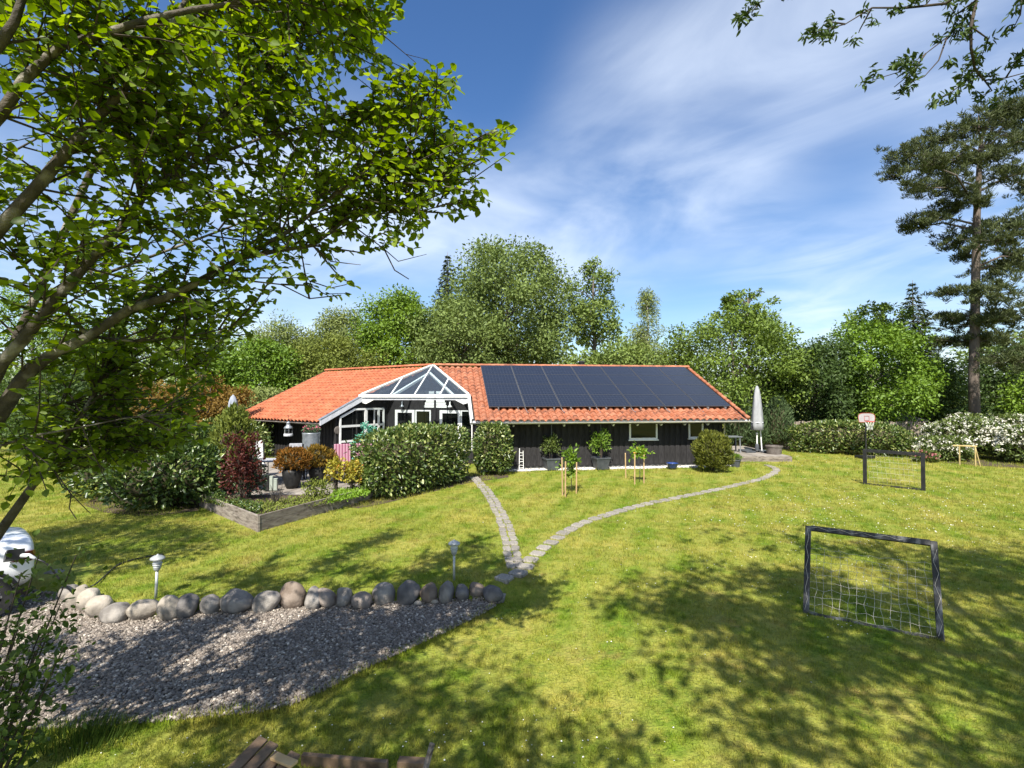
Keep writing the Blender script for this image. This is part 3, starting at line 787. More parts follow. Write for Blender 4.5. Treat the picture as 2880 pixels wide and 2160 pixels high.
# ---- boulders along the gravel
M['boulder'] = {}
for nm, c1, c2, c3 in (('pale', (0.29, 0.25, 0.20), (0.40, 0.355, 0.30), (0.20, 0.175, 0.145)), ('grey', (0.15, 0.135, 0.12), (0.24, 0.22, 0.20), (0.33, 0.30, 0.265)),
                       ('dark', (0.085, 0.08, 0.078), (0.15, 0.14, 0.135), (0.20, 0.18, 0.16)), ('brown', (0.14, 0.105, 0.08), (0.21, 0.165, 0.13), (0.27, 0.22, 0.18)), ('pink', (0.20, 0.165, 0.14), (0.29, 0.24, 0.205), (0.33, 0.28, 0.24))):
    M['boulder'][nm] = mat_noise('boulder_' + nm, c1, c2, 5, 0.85, 0.55, 26, c3=c3, s3=3.0)
BO = [(265, 333, 70, 60, 'grey', 'small bluish'), (293, 352, 85, 80, 'pale', 'rounded cream'), (345, 368, 90, 75, 'pale', 'speckled cream'), (388, 395, 105, 85, 'pale', 'large smooth cream'),
      (452, 420, 115, 68, 'grey', 'low wide'), (566, 407, 115, 75, 'pale', 'broad sunlit'), (672, 398, 95, 95, 'pale', 'tall pale'), (758, 390, 85, 85, 'dark', 'dark slate'),
      (853, 382, 85, 72, 'grey', 'mottled'), (965, 373, 130, 82, 'grey', 'long grey'), (1083, 372, 108, 78, 'grey', 'sloping grey'), (1195, 347, 118, 88, 'brown', 'big reddish brown'),
      (1287, 358, 75, 80, 'grey', 'pointed grey'), (1343, 357, 65, 70, 'pink', 'upright brownish'), (1415, 353, 68, 68, 'grey', 'round grey'), (1494, 366, 82, 58, 'pink', 'pinkish oval'),
      (1582, 343, 100, 70, 'grey', 'flat topped grey'), (1685, 337, 98, 80, 'dark', 'dark angular'), (1772, 336, 72, 72, 'brown', 'tan and brown'), (1845, 333, 65, 76, 'grey', 'upright grey'),
      (1909, 336, 60, 56, 'dark', 'small dark'), (1973, 327, 72, 50, 'brown', 'low brown'), (2045, 342, 95, 52, 'dark', 'flat charcoal')]
ORD = ['first', 'second', 'third', 'fourth', 'fifth', 'sixth', 'seventh', 'eighth', 'ninth', 'tenth', 'eleventh', 'twelfth']
for i, (zx, zy, w, h, kd, adj) in enumerate(BO):
    px, pyb = zx / 1.4747, 1450 + (zy + h / 2) / 1.4747
    q = gp(px, pyb, -0.21); sc = q.y / F_PX
    rx, rz = w / 1.4747 * sc * 0.53, h / 1.4747 * sc * 0.50 + 0.05
    rg = np.random.default_rng(100 + i)
    me = lump_mesh('boulder', rg, rx, max(rx * 0.8, 0.16), rz, 26, 18, 0.085, True)
    o = link_mesh('boulder', me, M['boulder'][kd])
    o.location = (q.x, q.y + max(rx * 0.8, 0.16) * 0.75, -0.21 + rz * 0.70)
    o.rotation_euler = (rg.normal() * 0.15, rg.normal() * 0.22, rg.normal() * 0.25)
    where = (ORD[i] + ' from the car end') if i < 12 else (ORD[22 - i] + ' from the path end' if i < 22 else 'first from the path end')
    tag(o, '%s boulder, %s of the stone row' % (adj, where), 'boulder', 'boulders edging the gravel')
for (px, py, rx, nm, lb) in ((140, 1648, 0.22, 'grey', 'large grey rock on the grass right behind the car'), (172, 1668, 0.15, 'grey', 'shaded grey rock between the car and the stone row'),
                             (1107, 1698, 0.035, 'pale', 'tiny white stone at the foot of the dark angular boulder'), (1175, 1704, 0.06, 'pale', 'small cream stone in front of the tan and brown boulder'), (1221, 1700, 0.06, 'pale', 'small white stone left of the upright grey boulder near the path')):
    q = gp(px, py, -0.2 if rx < 0.1 else None); rg = np.random.default_rng(int(px))
    o = link_mesh('boulder', lump_mesh('boulder', rg, rx, rx * 0.8, rx * 0.75, 16, 10, 0.1), M['boulder'][nm]); o.location = (q.x, q.y + rx * 0.5, q.z + rx * 0.5)
    tag(o, lb, 'rock')

# ---- stepping stone paths
def spline(pts, step):
    P = [Vector((p[0], p[1], 0)) for p in pts]; out = []
    for i in range(len(P) - 1):
        p0, p1, p2, p3 = P[max(i - 1, 0)], P[i], P[i + 1], P[min(i + 2, len(P) - 1)]
        for k in range(24):
            t = k / 24
            out.append(0.5 * ((2 * p1) + (p2 - p0) * t + (2 * p0 - 5 * p1 + 4 * p2 - p3) * t * t + (3 * p1 - p0 - 3 * p2 + p3) * t ** 3))
    out.append(P[-1]); res = [out[0]]; acc = 0.0
    for a, b_ in zip(out, out[1:]):
        acc += (b_ - a).length
        if acc >= step: res.append(b_.copy()); acc = 0.0
    return res
PATH_L = [gp(*p) for p in ((1335, 1345), (1372, 1388), (1398, 1430), (1417, 1470), (1431, 1515), (1441, 1555), (1448, 1592))]
PATH_R = [gp(*p) for p in ((2160, 1310), (2184, 1322), (2150, 1345), (2060, 1368), (1950, 1392), (1850, 1412), (1750, 1437), (1660, 1465), (1600, 1492), (1560, 1520), (1520, 1550), (1490, 1580), (1455, 1620), (1425, 1655), (1398, 1688))]
stone_meshes = []
for k in range(4):
    rg = np.random.default_rng(40 + k); b_ = MB(); n = 8
    ring = [(0.5 * math.copysign(abs(math.cos(a)) ** 0.35, math.cos(a)) * (1 + rg.normal() * 0.03), 0.5 * math.copysign(abs(math.sin(a)) ** 0.35, math.sin(a)) * (1 + rg.normal() * 0.03)) for a in [2 * math.pi * (i + 0.5) / n for i in range(n)]]
    vs_ = [(x, y, -0.06) for x, y in ring] + [(x, y, 0.020) for x, y in ring] + [(x * 0.93, y * 0.93, 0.03) for x, y in ring]
    fs = [(i, (i + 1) % n, n + (i + 1) % n, n + i) for i in range(n)] + [(n + i, n + (i + 1) % n, 2 * n + (i + 1) % n, 2 * n + i) for i in range(n)] + [tuple(2 * n + i for i in range(n))]
    me = b_.add(vs_, fs).mesh('paving_stone'); me.materials.append(M['stone_path']); stone_meshes.append(me)
PATH_PTS = []
def lay_path(name, pts, step, wide, rng, double=False, joint=None):
    pl = spline(pts, step)
    bed = MB(); half = wide * 0.5 + 0.01
    L_, R_ = [], []
    for i, p in enumerate(pl):
        d = (pl[min(i + 1, len(pl) - 1)] - pl[max(i - 1, 0)]).normalized(); s = Vector((-d.y, d.x, 0))
        a, c = p + s * half, p - s * half
        L_.append((a.x, a.y, ground_z(a.x, a.y) + 0.004)); R_.append((c.x, c.y, ground_z(c.x, c.y) + 0.004))
    n = len(pl); bed.add(L_ + R_, [(i, n + i, n + i + 1, i + 1) for i in range(n - 1)])
    o = link_mesh(name, bed.mesh(name), M['lawn']); tag(o, kind='structure')
    for i, p in enumerate(pl):
        d = (pl[min(i + 1, n - 1)] - pl[max(i - 1, 0)]).normalized(); s = Vector((-d.y, d.x, 0)); ang = math.atan2(d.y, d.x)
        PATH_PTS.append((p.x, p.y, wide * 0.55))
        offs = (-0.25, 0.25) if double else (0.0,)
        for of in offs:
            st_ = bpy.data.objects.new('paving_stone', stone_meshes[rng.integers(4)]); COL.objects.link(st_); st_.parent = o
            jx, jy = rng.normal() * 0.012, rng.normal() * 0.012
            q = p + s * (of * wide) + Vector((jx, jy, 0))
            st_.location = (q.x, q.y, ground_z(q.x, q.y) + (0.022 if q.y < 9.6 else 0.004) + rng.normal() * 0.004)
            st_.rotation_euler = (rng.normal() * 0.012, rng.normal() * 0.012, ang + rng.normal() * 0.05)
            st_.scale = (step * ((0.66 if p.y < 12 and not double else 0.82) + 0.12 * rng.random()), wide * (0.48 if double else 0.96) * (0.95 + 0.08 * rng.random()), 1)
    return o
rng = np.random.default_rng(9)
lay_path('garden_path_short', PATH_L, 0.34, 0.36, rng, True)
lay_path('garden_path_long', PATH_R, 0.40, 0.31, rng)

# ================================================================== HOUSE (two wings meeting at a blunt corner)
AL, GA = math.radians(8), math.radians(36.5)
AP = Vector((-4.08, 26.56, 0)); ZR, SL = 4.72, 0.452
UR, DR = Vector((math.cos(AL), math.sin(AL), 0)), Vector((math.sin(AL), -math.cos(AL), 0))
UL, DL = Vector((-math.cos(GA), math.sin(GA), 0)), Vector((-math.sin(GA), -math.cos(GA), 0))
SLL = 0.472
def R(a, b_, dz=0.0): return AP + UR * a + DR * b_ + Vector((0, 0, ZR - SL * abs(b_) + dz))
def Lp(a, b_, dz=0.0): return AP + UL * a + DL * b_ + Vector((0, 0, ZR - SLL * abs(b_) + dz))
def Rz(a, b_, z): return AP + UR * a + DR * b_ + Vector((0, 0, z))
def Lz(a, b_, z): return AP + UL * a + DL * b_ + Vector((0, 0, z))
RE, LE = 5.58, 5.58            # horizontal run ridge to eave
RA, LA = 13.95, 9.3            # wing lengths along the ridge
CRA, CLA, CB = 1.70, 1.42, 3.40   # canopy cut: offsets along the ridge and run
RW, LW = 4.85, 4.75            # front wall lines

house = thing('summer_house', 'low black timber summer house with red tiled roof', 'house', tuple(Rz(6, 0, 0)))
up = Vector((0, 0, 1))
# roof parts -------------------------------------------------------------
def slab(poly, fn, parent, name, mat, th=0.10, dz=-0.14):
    pts = [fn(a, b_, dz) for a, b_ in poly]
    return MB().prism(pts, (0, 0, -th)).build(name, mat, parent)
roof_r = slab([(0, 0), (RA, 0), (RA, RE - 0.05), (CRA, RE - 0.05), (CRA, CB)], R, house, 'roof', M['dark_soffit'])
roof_l = slab([(0, 0), (LA, 0), (LA, LE - 0.05), (CLA, LE - 0.05), (CLA, CB)], Lp, house, 'roof', M['dark_soffit'])
roof_r['label'] = 'roof half with the solar panels'; roof_l['label'] = 'plain red tiled roof half'
bo = 5.0 / math.tan(math.radians(67.7))
slab([(0, 0), (RA, 0), (RA, -5), (bo, -5)], R, house, 'back_roof', M['tile'], 0.12, 0.0)
slab([(0, 0), (LA, 0), (LA, -5), (bo, -5)], Lp, house, 'back_roof', M['tile_left'], 0.12, 0.0)

# tile: one wave, slightly tilted so each course laps the next
def tile_mesh(w, l, name='roof_tile'):
    n = 8; v, f = [], []
    for j, (y, zo) in enumerate(((0.0, 0.0), (l * 0.5, 0.010), (l, 0.03))):
        for i in range(n + 1):
            t = i / n; z = 0.046 * math.sin(2 * math.pi * t - 0.6) + 0.012 * math.sin(4 * math.pi * t)
            v.append((t * w, y, z + zo))
    for i in range(n + 1):     # front edge thickness
        t = i / n; z = 0.046 * math.sin(2 * math.pi * t - 0.6) + 0.012 * math.sin(4 * math.pi * t)
        v.append((t * w, l, z + 0.002))
    for j in range(3):
        for i in range(n):
            a = j * (n + 1) + i; f.append((a, a + n + 1, a + n + 2, a + 1))
    return MB().add(v, f).mesh(name)
TW, TL = 0.30, 0.362
def frame_m(U, Dn, slope, origin):
    dn = (Dn - up * slope).normalized(); nr = U.cross(dn)
    if nr.z < 0: nr = -nr
    return Matrix(((U.x, dn.x, nr.x, origin.x), (U.y, dn.y, nr.y, origin.y), (U.z, dn.z, nr.z, origin.z), (0, 0, 0, 1)))
tiles = []
PAN = (2.42, 13.62, 0.22, 4.74)      # solar field a0,a1,b0,b1
for fn, U, Dn, sl, W_, E_, ca, wing in ((R, UR, DR, SL, RA, RE, CRA, 'r'), (Lp, UL, DL, SLL, LA, LE, CLA, 'l')):
    cs = 1 / math.sqrt(1 + sl * sl); rows = int(round((E_ + 0.06) / cs / TL)); cols = int(round(W_ / TW))
    for j in range(rows):
        b0 = (E_ + 0.05) - (j + 1) * TL * cs
        for i in range(cols):
            a0 = i * TW; bm, am = b0 + TL * cs / 2, a0 + TW / 2
            cut = ca * min(1.0, max(0, bm) / CB)
            if am < cut + 0.07: continue
            if b0 < -0.1: continue
            hid = wing == 'r' and PAN[0] + 0.1 < am < PAN[1] - 0.1 and PAN[2] < bm < PAN[3] - 0.3
            tiles.append((wing, fn(a0, b0, 0.0) + (U * (TW if wing == 'l' else 0)), U, Dn, sl, hid))
tiles_vis = sorted([t for t in tiles if not t[5]], key=lambda t: t[1].length)
one = {t[1].copy().freeze(): 1 for t in tiles_vis[:300]}
tm = tile_mesh(TW, TL + 0.03)
tm_r = tm.copy(); tm_r.materials.append(M['tile']); tm_l = tm.copy(); tm_l.materials.append(M['tile_left'])
rest = {'r': MB(), 'l': MB()}
tv = [v.co.copy() for v in tm.vertices]; tf = [tuple(p.vertices) for p in tm.polygons]
rg = np.random.default_rng(21); org = wloc(house)
for wing, p, U, Dn, sl, hid in tiles:
    UU = U if wing == 'r' else -U
    mat = frame_m(UU, Dn, sl, p)
    jit = Matrix.Translation((0, rg.normal() * 0.006, rg.normal() * 0.002)) @ Matrix.Rotation(rg.normal() * 0.006, 4, 'Z')
    if p.copy().freeze() in one:
        o = bpy.data.objects.new('roof_tile', tm_r if wing == 'r' else tm_l); COL.objects.link(o)
        o.parent = roof_r if wing == 'r' else roof_l
        mm = mat @ jit; mm.translation -= org; o.matrix_local = mm
    else:
        mm = mat @ jit; rest[wing].add([mm @ c for c in tv], tf)
for wing, par, mt in (('r', roof_r, M['tile']), ('l', roof_l, M['tile_left'])):
    o = rest[wing].build('roof_tile_rest', mt, par); o['kind'] = 'stuff'
# ridge caps
def ridge(a_fn, length, par, mt):
    n = int(length / 0.42)
    me = None
    for i in range(n):
        a0, a1 = i * length / n, (i + 1) * length / n + 0.03
        p, q = a_fn(a0, 0, 0.05), a_fn(a1, 0, 0.05)
        pts = []
        b_ = MB(); d = (q - p).normalized(); s = d.cross(up).normalized()
        ring = [(math.cos(t), math.sin(t)) for t in [math.pi * k / 6 for k in range(7)]]
        v = []
        for e_, rr in ((p, 0.125), (q, 0.145)):
            v += [e_ + s * (rr * c) + up * (rr * 0.75 * s_) for c, s_ in ring]
        b_.add(v, [(k, k + 1, 7 + k + 1, 7 + k) for k in range(6)] + [tuple(range(7)), tuple(range(13, 6, -1))])
        b_.build('ridge_tile', mt, par, smooth=False)
ridge(R, RA, roof_r, M['tile']); ridge(Lp, LA, roof_l, M['tile_left'])
# verge tiles on the right gable edge: a line of half-round caps
for i in range(15):
    b0, b1 = RE - i * 0.372 + 0.04, RE - (i + 1) * 0.372
    p, q = R(RA, b0, 0.035), R(RA, b1, 0.01)
    MB().tube([p, q], [0.085, 0.07], 8).build('verge_tile', M['tile'], roof_r, smooth=True)
# barge boards
MB().prism([R(RA + 0.05, 0, -0.02), R(RA + 0.05, RE, -0.02), R(RA + 0.05, RE, -0.2), R(RA + 0.05, 0, -0.2)], UR * 0.03).build('barge_board', M['white_grey'], house)
def barge(fn, U, a, b0, b1, mat, name='barge_board', hgt=0.24, dz=0.05, th=0.05):
    return MB().prism([fn(a, b0, dz), fn(a, b1, dz), fn(a, b1, dz - hgt), fn(a, b0, dz - hgt)], U * th).build(name, mat, house)
barge(Lp, UL, CLA - 0.13, CB - 0.1, LE + 0.05, M['white_grey'])
MB().prism([Lp(CLA - 0.14, CB, 0.06), Lp(CLA - 0.14, LE + 0.06, 0.06), Lp(CLA + 0.06, LE + 0.06, 0.06), Lp(CLA + 0.06, CB, 0.06)], (0, 0, 0.025)).build('verge_flashing', M['zinc'], house)
barge(R, UR, CRA - 0.10, CB - 0.1, RE + 0.03, M['white'])
MB().prism([R(CRA - 0.10, CB, 0.055), R(CRA - 0.10, RE + 0.03, 0.055), R(CRA + 0.02, RE + 0.03, 0.055), R(CRA + 0.02, CB, 0.055)], (0, 0, 0.02)).build('verge_flashing', M['white'], house)
barge(Lp, UL, LA - 0.02, 0, LE, M['dark_soffit'])
# gutters and rafters
def gutter(fn, a0, a1, E_, mat, r=0.062, dz=-0.085):
    p, q = fn(a0, E_ + 0.06, dz), fn(a1, E_ + 0.06, dz)
    d = (q - p).normalized(); s = d.cross(up).normalized(); v = []
    for e_ in (p, q):
        for k in range(9):
            t = math.pi + math.pi * k / 8; v.append(e_ + s * r * math.cos(t) + up * r * math.sin(t))
    MB().add(v, [(k, k + 1, 9 + k + 1, 9 + k) for k in range(8)] + [tuple(range(9)), tuple(range(17, 8, -1))]).build('gutter', mat, house, smooth=True)
gutter(R, CRA - 0.1, RA + 0.08, RE, M['gutter']); gutter(Lp, CLA - 0.1, LA + 0.15, LE, M['gutter_brown'])
# eave fascia (between tiles and gutter)
MB().prism([R(CRA, RE - 0.03, -0.05), R(RA, RE - 0.03, -0.05), R(RA, RE - 0.03, -0.20), R(CRA, RE - 0.03, -0.20)], -DR * 0.025).build('fascia', M['white_grey'], house)
MB().prism([Lp(CLA, LE - 0.03, -0.05), Lp(LA, LE - 0.03, -0.05), Lp(LA, LE - 0.03, -0.17), Lp(CLA, LE - 0.03, -0.17)], -DL * 0.025).build('fascia', M['dark_soffit'], house)
for i in range(11):
    a = 2.3 + i * 1.09
    MB().prism([R(a, RE - 0.08, -0.245), R(a, RW, -0.245), R(a, RW, -0.40), R(a, RE - 0.20, -0.40)], UR * 0.07).build('rafter_tail', M['white_grey'], house)
for i in range(7):
    a = 1.7 + i * 1.1
    MB().prism([Lp(a, LE - 0.08, -0.245), Lp(a, LW, -0.245), Lp(a, LW, -0.38), Lp(a, LE - 0.20, -0.38)], UL * 0.07).build('rafter_tail', M['dark_soffit'], house)
# walls ------------------------------------------------------------------
W0, W1 = CRA + 0.25, RA - 0.80
ztop_r = ZR - SL * RW - 0.26
def wall_panel(pf, t0, t1, b_, z0, z1, nrm, name, mat, th=0.12):
    return MB().prism([pf(t0, b_, z0), pf(t1, b_, z0), pf(t1, b_, z1), pf(t0, b_, z1)], -nrm * th).build(name, mat, house)
wall_r = wall_panel(Rz, W0, W1, RW - 0.03, 0.16, ztop_r, DR, 'wall', M['black_wood'])
wall_panel(Rz, W0 + 0.02, W1 - 0.02, RW - 0.07, -0.05, 0.16, DR, 'plinth', M['plinth'])
wall_l = wall_panel(Lz, CLA + 0.0, LA - 0.55, LW - 0.03, 0.16, ZR - SLL * LW - 0.26, DL, 'wall', M['black_wood'])
wall_panel(Lz, CLA + 0.02, LA - 0.57, LW - 0.07, -0.05, 0.16, DL, 'plinth', M['plinth'])
WIN = [(8.70, 10.02, 1.245, 2.09), (11.50, 12.21, 1.27, 2.08)]
def boards(wall, pf, U, Dn, t0, t1, b_, z0, z1, wins, pitch=0.262, wd=0.165):
    n = int((t1 - t0) / pitch); rgb_ = np.random.default_rng(3)
    for i in range(n + 1):
        c = t0 + wd / 2 + (t1 - t0 - wd) * i / n
        segs = [(z0 - 0.012 * rgb_.random(), z1)]
        for (a0, a1, zz0, zz1) in wins:
            if c + wd / 2 > a0 - 0.02 and c - wd / 2 < a1 + 0.02:
                s2 = []
                for s0, s1 in segs:
                    if zz0 - 0.03 > s0: s2.append((s0, zz0 - 0.03))
                    if zz1 + 0.0 < s1 - 0.03: s2.append((zz1, s1))
                segs = s2
        for s0, s1 in segs:
            p = pf(c - wd / 2, b_, s0)
            MB().hexa(p, U * wd, Dn * 0.024, up * (s1 - s0)).build('board', M['black_wood'], wall, center=True)
boards(wall_r, Rz, UR, DR, W0, W1, RW - 0.03, 0.17, ztop_r - 0.01, WIN)
boards(wall_l, Lz, UL, DL, CLA + 0.02, LA - 0.57, LW - 0.03, 0.17, ZR - SLL * LW - 0.28, [])
def window(pf, U, Dn, a0, a1, z0, z1, b_, fw=0.075, mull=(), rails=(), sill=True, par=None):
    w = MB()
    pr = 0.05
    def piece(t0, t1, y0, y1): w.hexa(pf(t0, b_, y0), U * (t1 - t0), Dn * pr, up * (y1 - y0))
    piece(a0, a1, z1 - fw, z1); piece(a0, a1, z0, z0 + fw); piece(a0, a0 + fw, z0 + fw, z1 - fw); piece(a1 - fw, a1, z0 + fw, z1 - fw)
    fr_ = w.build('window', M['white'], par or house)
    MB().hexa(pf(a0 + fw - 0.01, b_, z0 + fw - 0.01), U * (a1 - a0 - 2 * fw + 0.02), Dn * 0.018, up * (z1 - z0 - 2 * fw + 0.02)).build('pane', M['pane'], fr_)
    for t in mull: MB().hexa(pf(t - 0.022, b_, z0 + fw), U * 0.044, Dn * 0.042, up * (z1 - z0 - 2 * fw)).build('mullion', M['white'], fr_)
    for z in rails: MB().hexa(pf(a0 + fw, b_, z - 0.03), U * (a1 - a0 - 2 * fw), Dn * 0.045, up * 0.06).build('rail', M['white'], fr_)
    if sill: MB().hexa(pf(a0 - 0.04, b_, z0 - 0.045), U * (a1 - a0 + 0.08), Dn * 0.10, up * 0.043).build('sill', M['white'], fr_)
    return fr_
for a0, a1, z0, z1 in WIN: window(Rz, UR, DR, a0, a1, z0, z1, RW - 0.028)
# gable end and back walls
MB().prism([Rz(W1, RW - 0.05, 0), Rz(W1, -4.3, 0), Rz(W1, -4.3, ZR - SL * 4.3 - 0.3), Rz(W1, 0, ZR - 0.3), Rz(W1, RW - 0.05, ZR - SL * RW - 0.26)], -UR * 0.12).build('wall', M['black_wood'], house)
MB().prism([Lz(LA - 0.55, LW - 0.05, 0), Lz(LA - 0.55, -4.3, 0), Lz(LA - 0.55, -4.3, ZR - SLL * 4.3 - 0.3), Lz(LA - 0.55, 0, ZR - 0.3), Lz(LA - 0.55, LW - 0.05, ZR - SLL * LW - 0.26)], -UL * 0.12).build('wall', M['black_wood'], house)
MB().prism([Rz(bo * 0.85, -4.3, 0), Rz(W1, -4.3, 0), Rz(W1, -4.3, 2.5), Rz(bo * 0.85, -4.3, 2.5)], -DR * -0.12).build('wall', M['black_wood'], house)
MB().prism([Lz(bo * 0.85, -4.3, 0), Lz(LA - 0.55, -4.3, 0), Lz(LA - 0.55, -4.3, 2.5), Lz(bo * 0.85, -4.3, 2.5)], -DL * -0.12).build('wall', M['black_wood'], house)
# downpipe at the right corner, and two thin rods on the front wall
MB().tube([Rz(W1 + 0.06, RW + 0.05, 0.1), Rz(W1 + 0.06, RW + 0.05, 2.1), R(W1 + 0.06, RE, -0.15)], 0.035, 8).build('downpipe', M['gutter'], house, smooth=True)
# left wing end wall with the big window ---------------------------------
EA = CLA + 0.0          # plane of the end wall, along ridge
def Lend(b_, z): return Lz(EA, b_, z)
NE = -UL                # faces the entrance court
FLZ = 0.34
end_top = lambda b_: ZR - SLL * b_ - 0.26
MB().prism([Lend(LW, 0.0), Lend(1.7, 0.0), Lend(1.7, end_top(1.7)), Lend(LW, end_top(LW))], UL * 0.12).build('wall', M['black_wood'], house)
def slant_win():
    w = MB(); off = NE * 0.012
    b0, bk, b1 = 4.55, 3.75, 2.05; zb, zt = 0.55, 2.56
    zs = min(end_top(b0) - 0.12, 2.2)
    outer = [Lend(b0, zb) + off, Lend(b1, zb) + off, Lend(b1, zt) + off, Lend(bk, zt) + off, Lend(b0, zs) + off]
    pane = MB().prism(outer, NE * 0.012).build('window', M['pane'], house)
    fr_ = MB()
    def br(p, q, wd=0.085): fr_.bar(p + NE * 0.035, q + NE * 0.035, 0.05, wd, up=NE.cross(q - p))
    for p, q in zip(outer, outer[1:] + outer[:1]): br(p, q)
    fb = fr_.build('frame', M['white'], pane)
    def bar(p, q, wd, nm):
        b_ = MB(); b_.bar(p + NE * 0.048, q + NE * 0.048, 0.05, wd, up=NE.cross(q - p)); b_.build(nm, M['white'], pane)
    bar(Lend(3.12, zb), Lend(3.12, zt), 0.15, 'mullion')
    bar(Lend(2.62, zb), Lend(2.62, zt), 0.045, 'mullion'); bar(Lend(2.36, zb), Lend(2.36, zt), 0.11, 'mullion')
    bar(Lend(b0, 1.78), Lend(b1, 1.78), 0.10, 'rail'); bar(Lend(b0, 1.08), Lend(3.12, 1.08), 0.09, 'rail')
slant_win()
# entrance wall across the corner
E1, E2 = Lz(EA, 1.75, 0), Rz(W0 - 0.03, 2.55, 0)
EU = (E2 - E1); ELEN = EU.length; EU.normalize(); EN = Vector((EU.y, -EU.x, 0))
def Ez(t, b_, z): return E1 + EU * t + EN * b_ + Vector((0, 0, z))
zg = lambda t: 3.28 + 1.1 * max(0.0, 1 - abs(t / ELEN - 0.56) / 0.56)
wall_e = MB().prism([Ez(0, 0, 0), Ez(ELEN, 0, 0), Ez(ELEN, 0, 2.95), Ez(ELEN * 0.72, 0, 3.45), Ez(ELEN * 0.45, 0, 3.45), Ez(0, 0, 2.95)], -EN * 0.12).build('wall', M['black_wood'], house)
# white clapboard gable in the middle, split by a dark post
for k in range(10):
    z = 2.62 + k * 0.135; half = 0.62 * (1 - (z - 2.62) / 1.55)
    if half < 0.08 or z > 3.33: break
    cm = ELEN * 0.575
    for s0, s1 in ((-half, -0.05), (0.05, half)):
        MB().hexa(Ez(cm + s0, 0.005, z), EU * (s1 - s0), EN * 0.025, up * 0.118).build('board', M['white'], wall_e)
MB().hexa(Ez(ELEN * 0.575 - 0.05, 0.003, 0.3), EU * 0.10, EN * 0.06, up * 3.1).build('post', M['black_wood'], house)
def door(t0, t1, z1, nm='door', side=0.14):
    b_ = MB(); z0 = FLZ
    for a0, a1, y0, y1 in ((t0, t1, z1 - side, z1), (t0, t0 + side, z0, z1 - side), (t1 - side, t1, z0, z1 - side), (t0 + side, t1 - side, z0, z0 + 0.32)):
        b_.hexa(Ez(a0, 0.004, y0), EU * (a1 - a0), EN * 0.06, up * (y1 - y0))
    d = b_.build(nm, M['white'], house)
    MB().hexa(Ez(t0 + side - 0.01, 0.004, z0 + 0.30), EU * (t1 - t0 - 2 * side + 0.02), EN * 0.02, up * (z1 - z0 - side - 0.28)).build('pane', M['pane'], d)
    return d
f_ = ELEN / 190.0       # photo pixels to metres along the entrance wall (about)
d1 = door(ELEN * 0.10, ELEN * 0.335, 2.50)
window(Ez, EU, EN, ELEN * 0.345, ELEN * 0.525, 0.6, 2.50, 0.004, 0.06, sill=False)
d2 = door(ELEN * 0.63, ELEN * 0.865, 2.50)
MB().tube([Ez(ELEN * 0.655, 0.075, 1.38), Ez(ELEN * 0.655, 0.11, 1.38), Ez(ELEN * 0.69, 0.11, 1.38)], 0.012, 6).build('handle', M['zinc'], d2)
window(Ez, EU, EN, ELEN * 0.87, ELEN * 0.995, 0.6, 2.50, 0.004, 0.045, sill=False)
# right wing end wall (edge on)
MB().prism([Rz(W0 + 0.02, RW - 0.05, 0), Rz(W0 + 0.02, 2.3, 0), Rz(W0 + 0.02, 2.3, ZR - SL * 2.3 - 0.3), Rz(W0 + 0.02, RW - 0.05, ZR - SL * RW - 0.26)], UR * 0.1).build('wall', M['black_wood'], house)
# wall lamps by the doors
def wall_lamp(t, z):
    b_ = MB(); c = Ez(t, 0.18, z)
    b_.lathe([(0.02, 0.16), (0.03, 0.10), (0.035, 0.02), (0.10, -0.05), (0.115, -0.09), (0.10, -0.09)], c, 14)
    b_.tube([Ez(t, 0.04, z + 0.10), Ez(t, 0.12, z + 0.20), c + up * 0.15], 0.012, 6)
    return b_
for t, z, lb in ((ELEN * 0.20, 2.74, 'grey'), (ELEN * 0.76, 2.74, 'white')):
    wall_lamp(t, z).build('wall_lamp', M['zinc' if lb == 'grey' else 'white'], house, smooth=True)
# glass canopy -------------------------------------------------------------
can = MB()
CLp, CRp, CA = Lp(CLA - 0.05, CB, 0.10), R(CRA - 0.05, CB, 0.10), AP + Vector((0, 0, ZR + 0.06))
zc_ = (CLp.z + CRp.z) / 2; CLp.z = CRp.z = zc_
bd = (CRp - CLp); be = bd.normalized()
canopy = MB().bar(CLp - be * 0.10 - up * 0.06, CRp + be * 0.10 - up * 0.06, 0.14, 0.14).build('canopy', M['white'], house)
MB().bar(CLp + be * 0.15 - up * 0.20 + EN * -0.05, CRp - be * 0.1 - up * 0.20 + EN * -0.05, 0.10, 0.10).build('beam', M['white_grey'], canopy)
nrm_c = (CRp - CLp).cross(CA - CLp).normalized()
if nrm_c.z < 0: nrm_c = -nrm_c
fr3 = (0.286, 0.51, 0.745)
vv = CA - (CLp + bd * fr3[1])
feet = [CLp + bd * f for f in fr3]
tops = [feet[0] + vv * (fr3[0] / fr3[1]), CA.copy(), feet[2] + vv * ((1 - fr3[2]) / (1 - fr3[1]))]
for p, q in zip(feet, tops): MB().bar(p, q, 0.058, 0.06, up=nrm_c).build('glazing_bar', M['white'], canopy)
for p, q in ((CLp, CA), (CRp, CA)): MB().bar(p + nrm_c * 0.012, q + nrm_c * 0.012, 0.095, 0.08, up=nrm_c).build('edge_bar', M['white'], canopy)
panes = [[CLp, feet[0], tops[0]], [feet[0], feet[1], CA, tops[0]], [feet[1], feet[2], tops[2], CA], [feet[2], CRp, tops[2]]]
for pn in panes: MB().prism([p - nrm_c * 0.006 for p in pn], nrm_c * 0.008).build('pane', M['canopy_glass'], canopy)
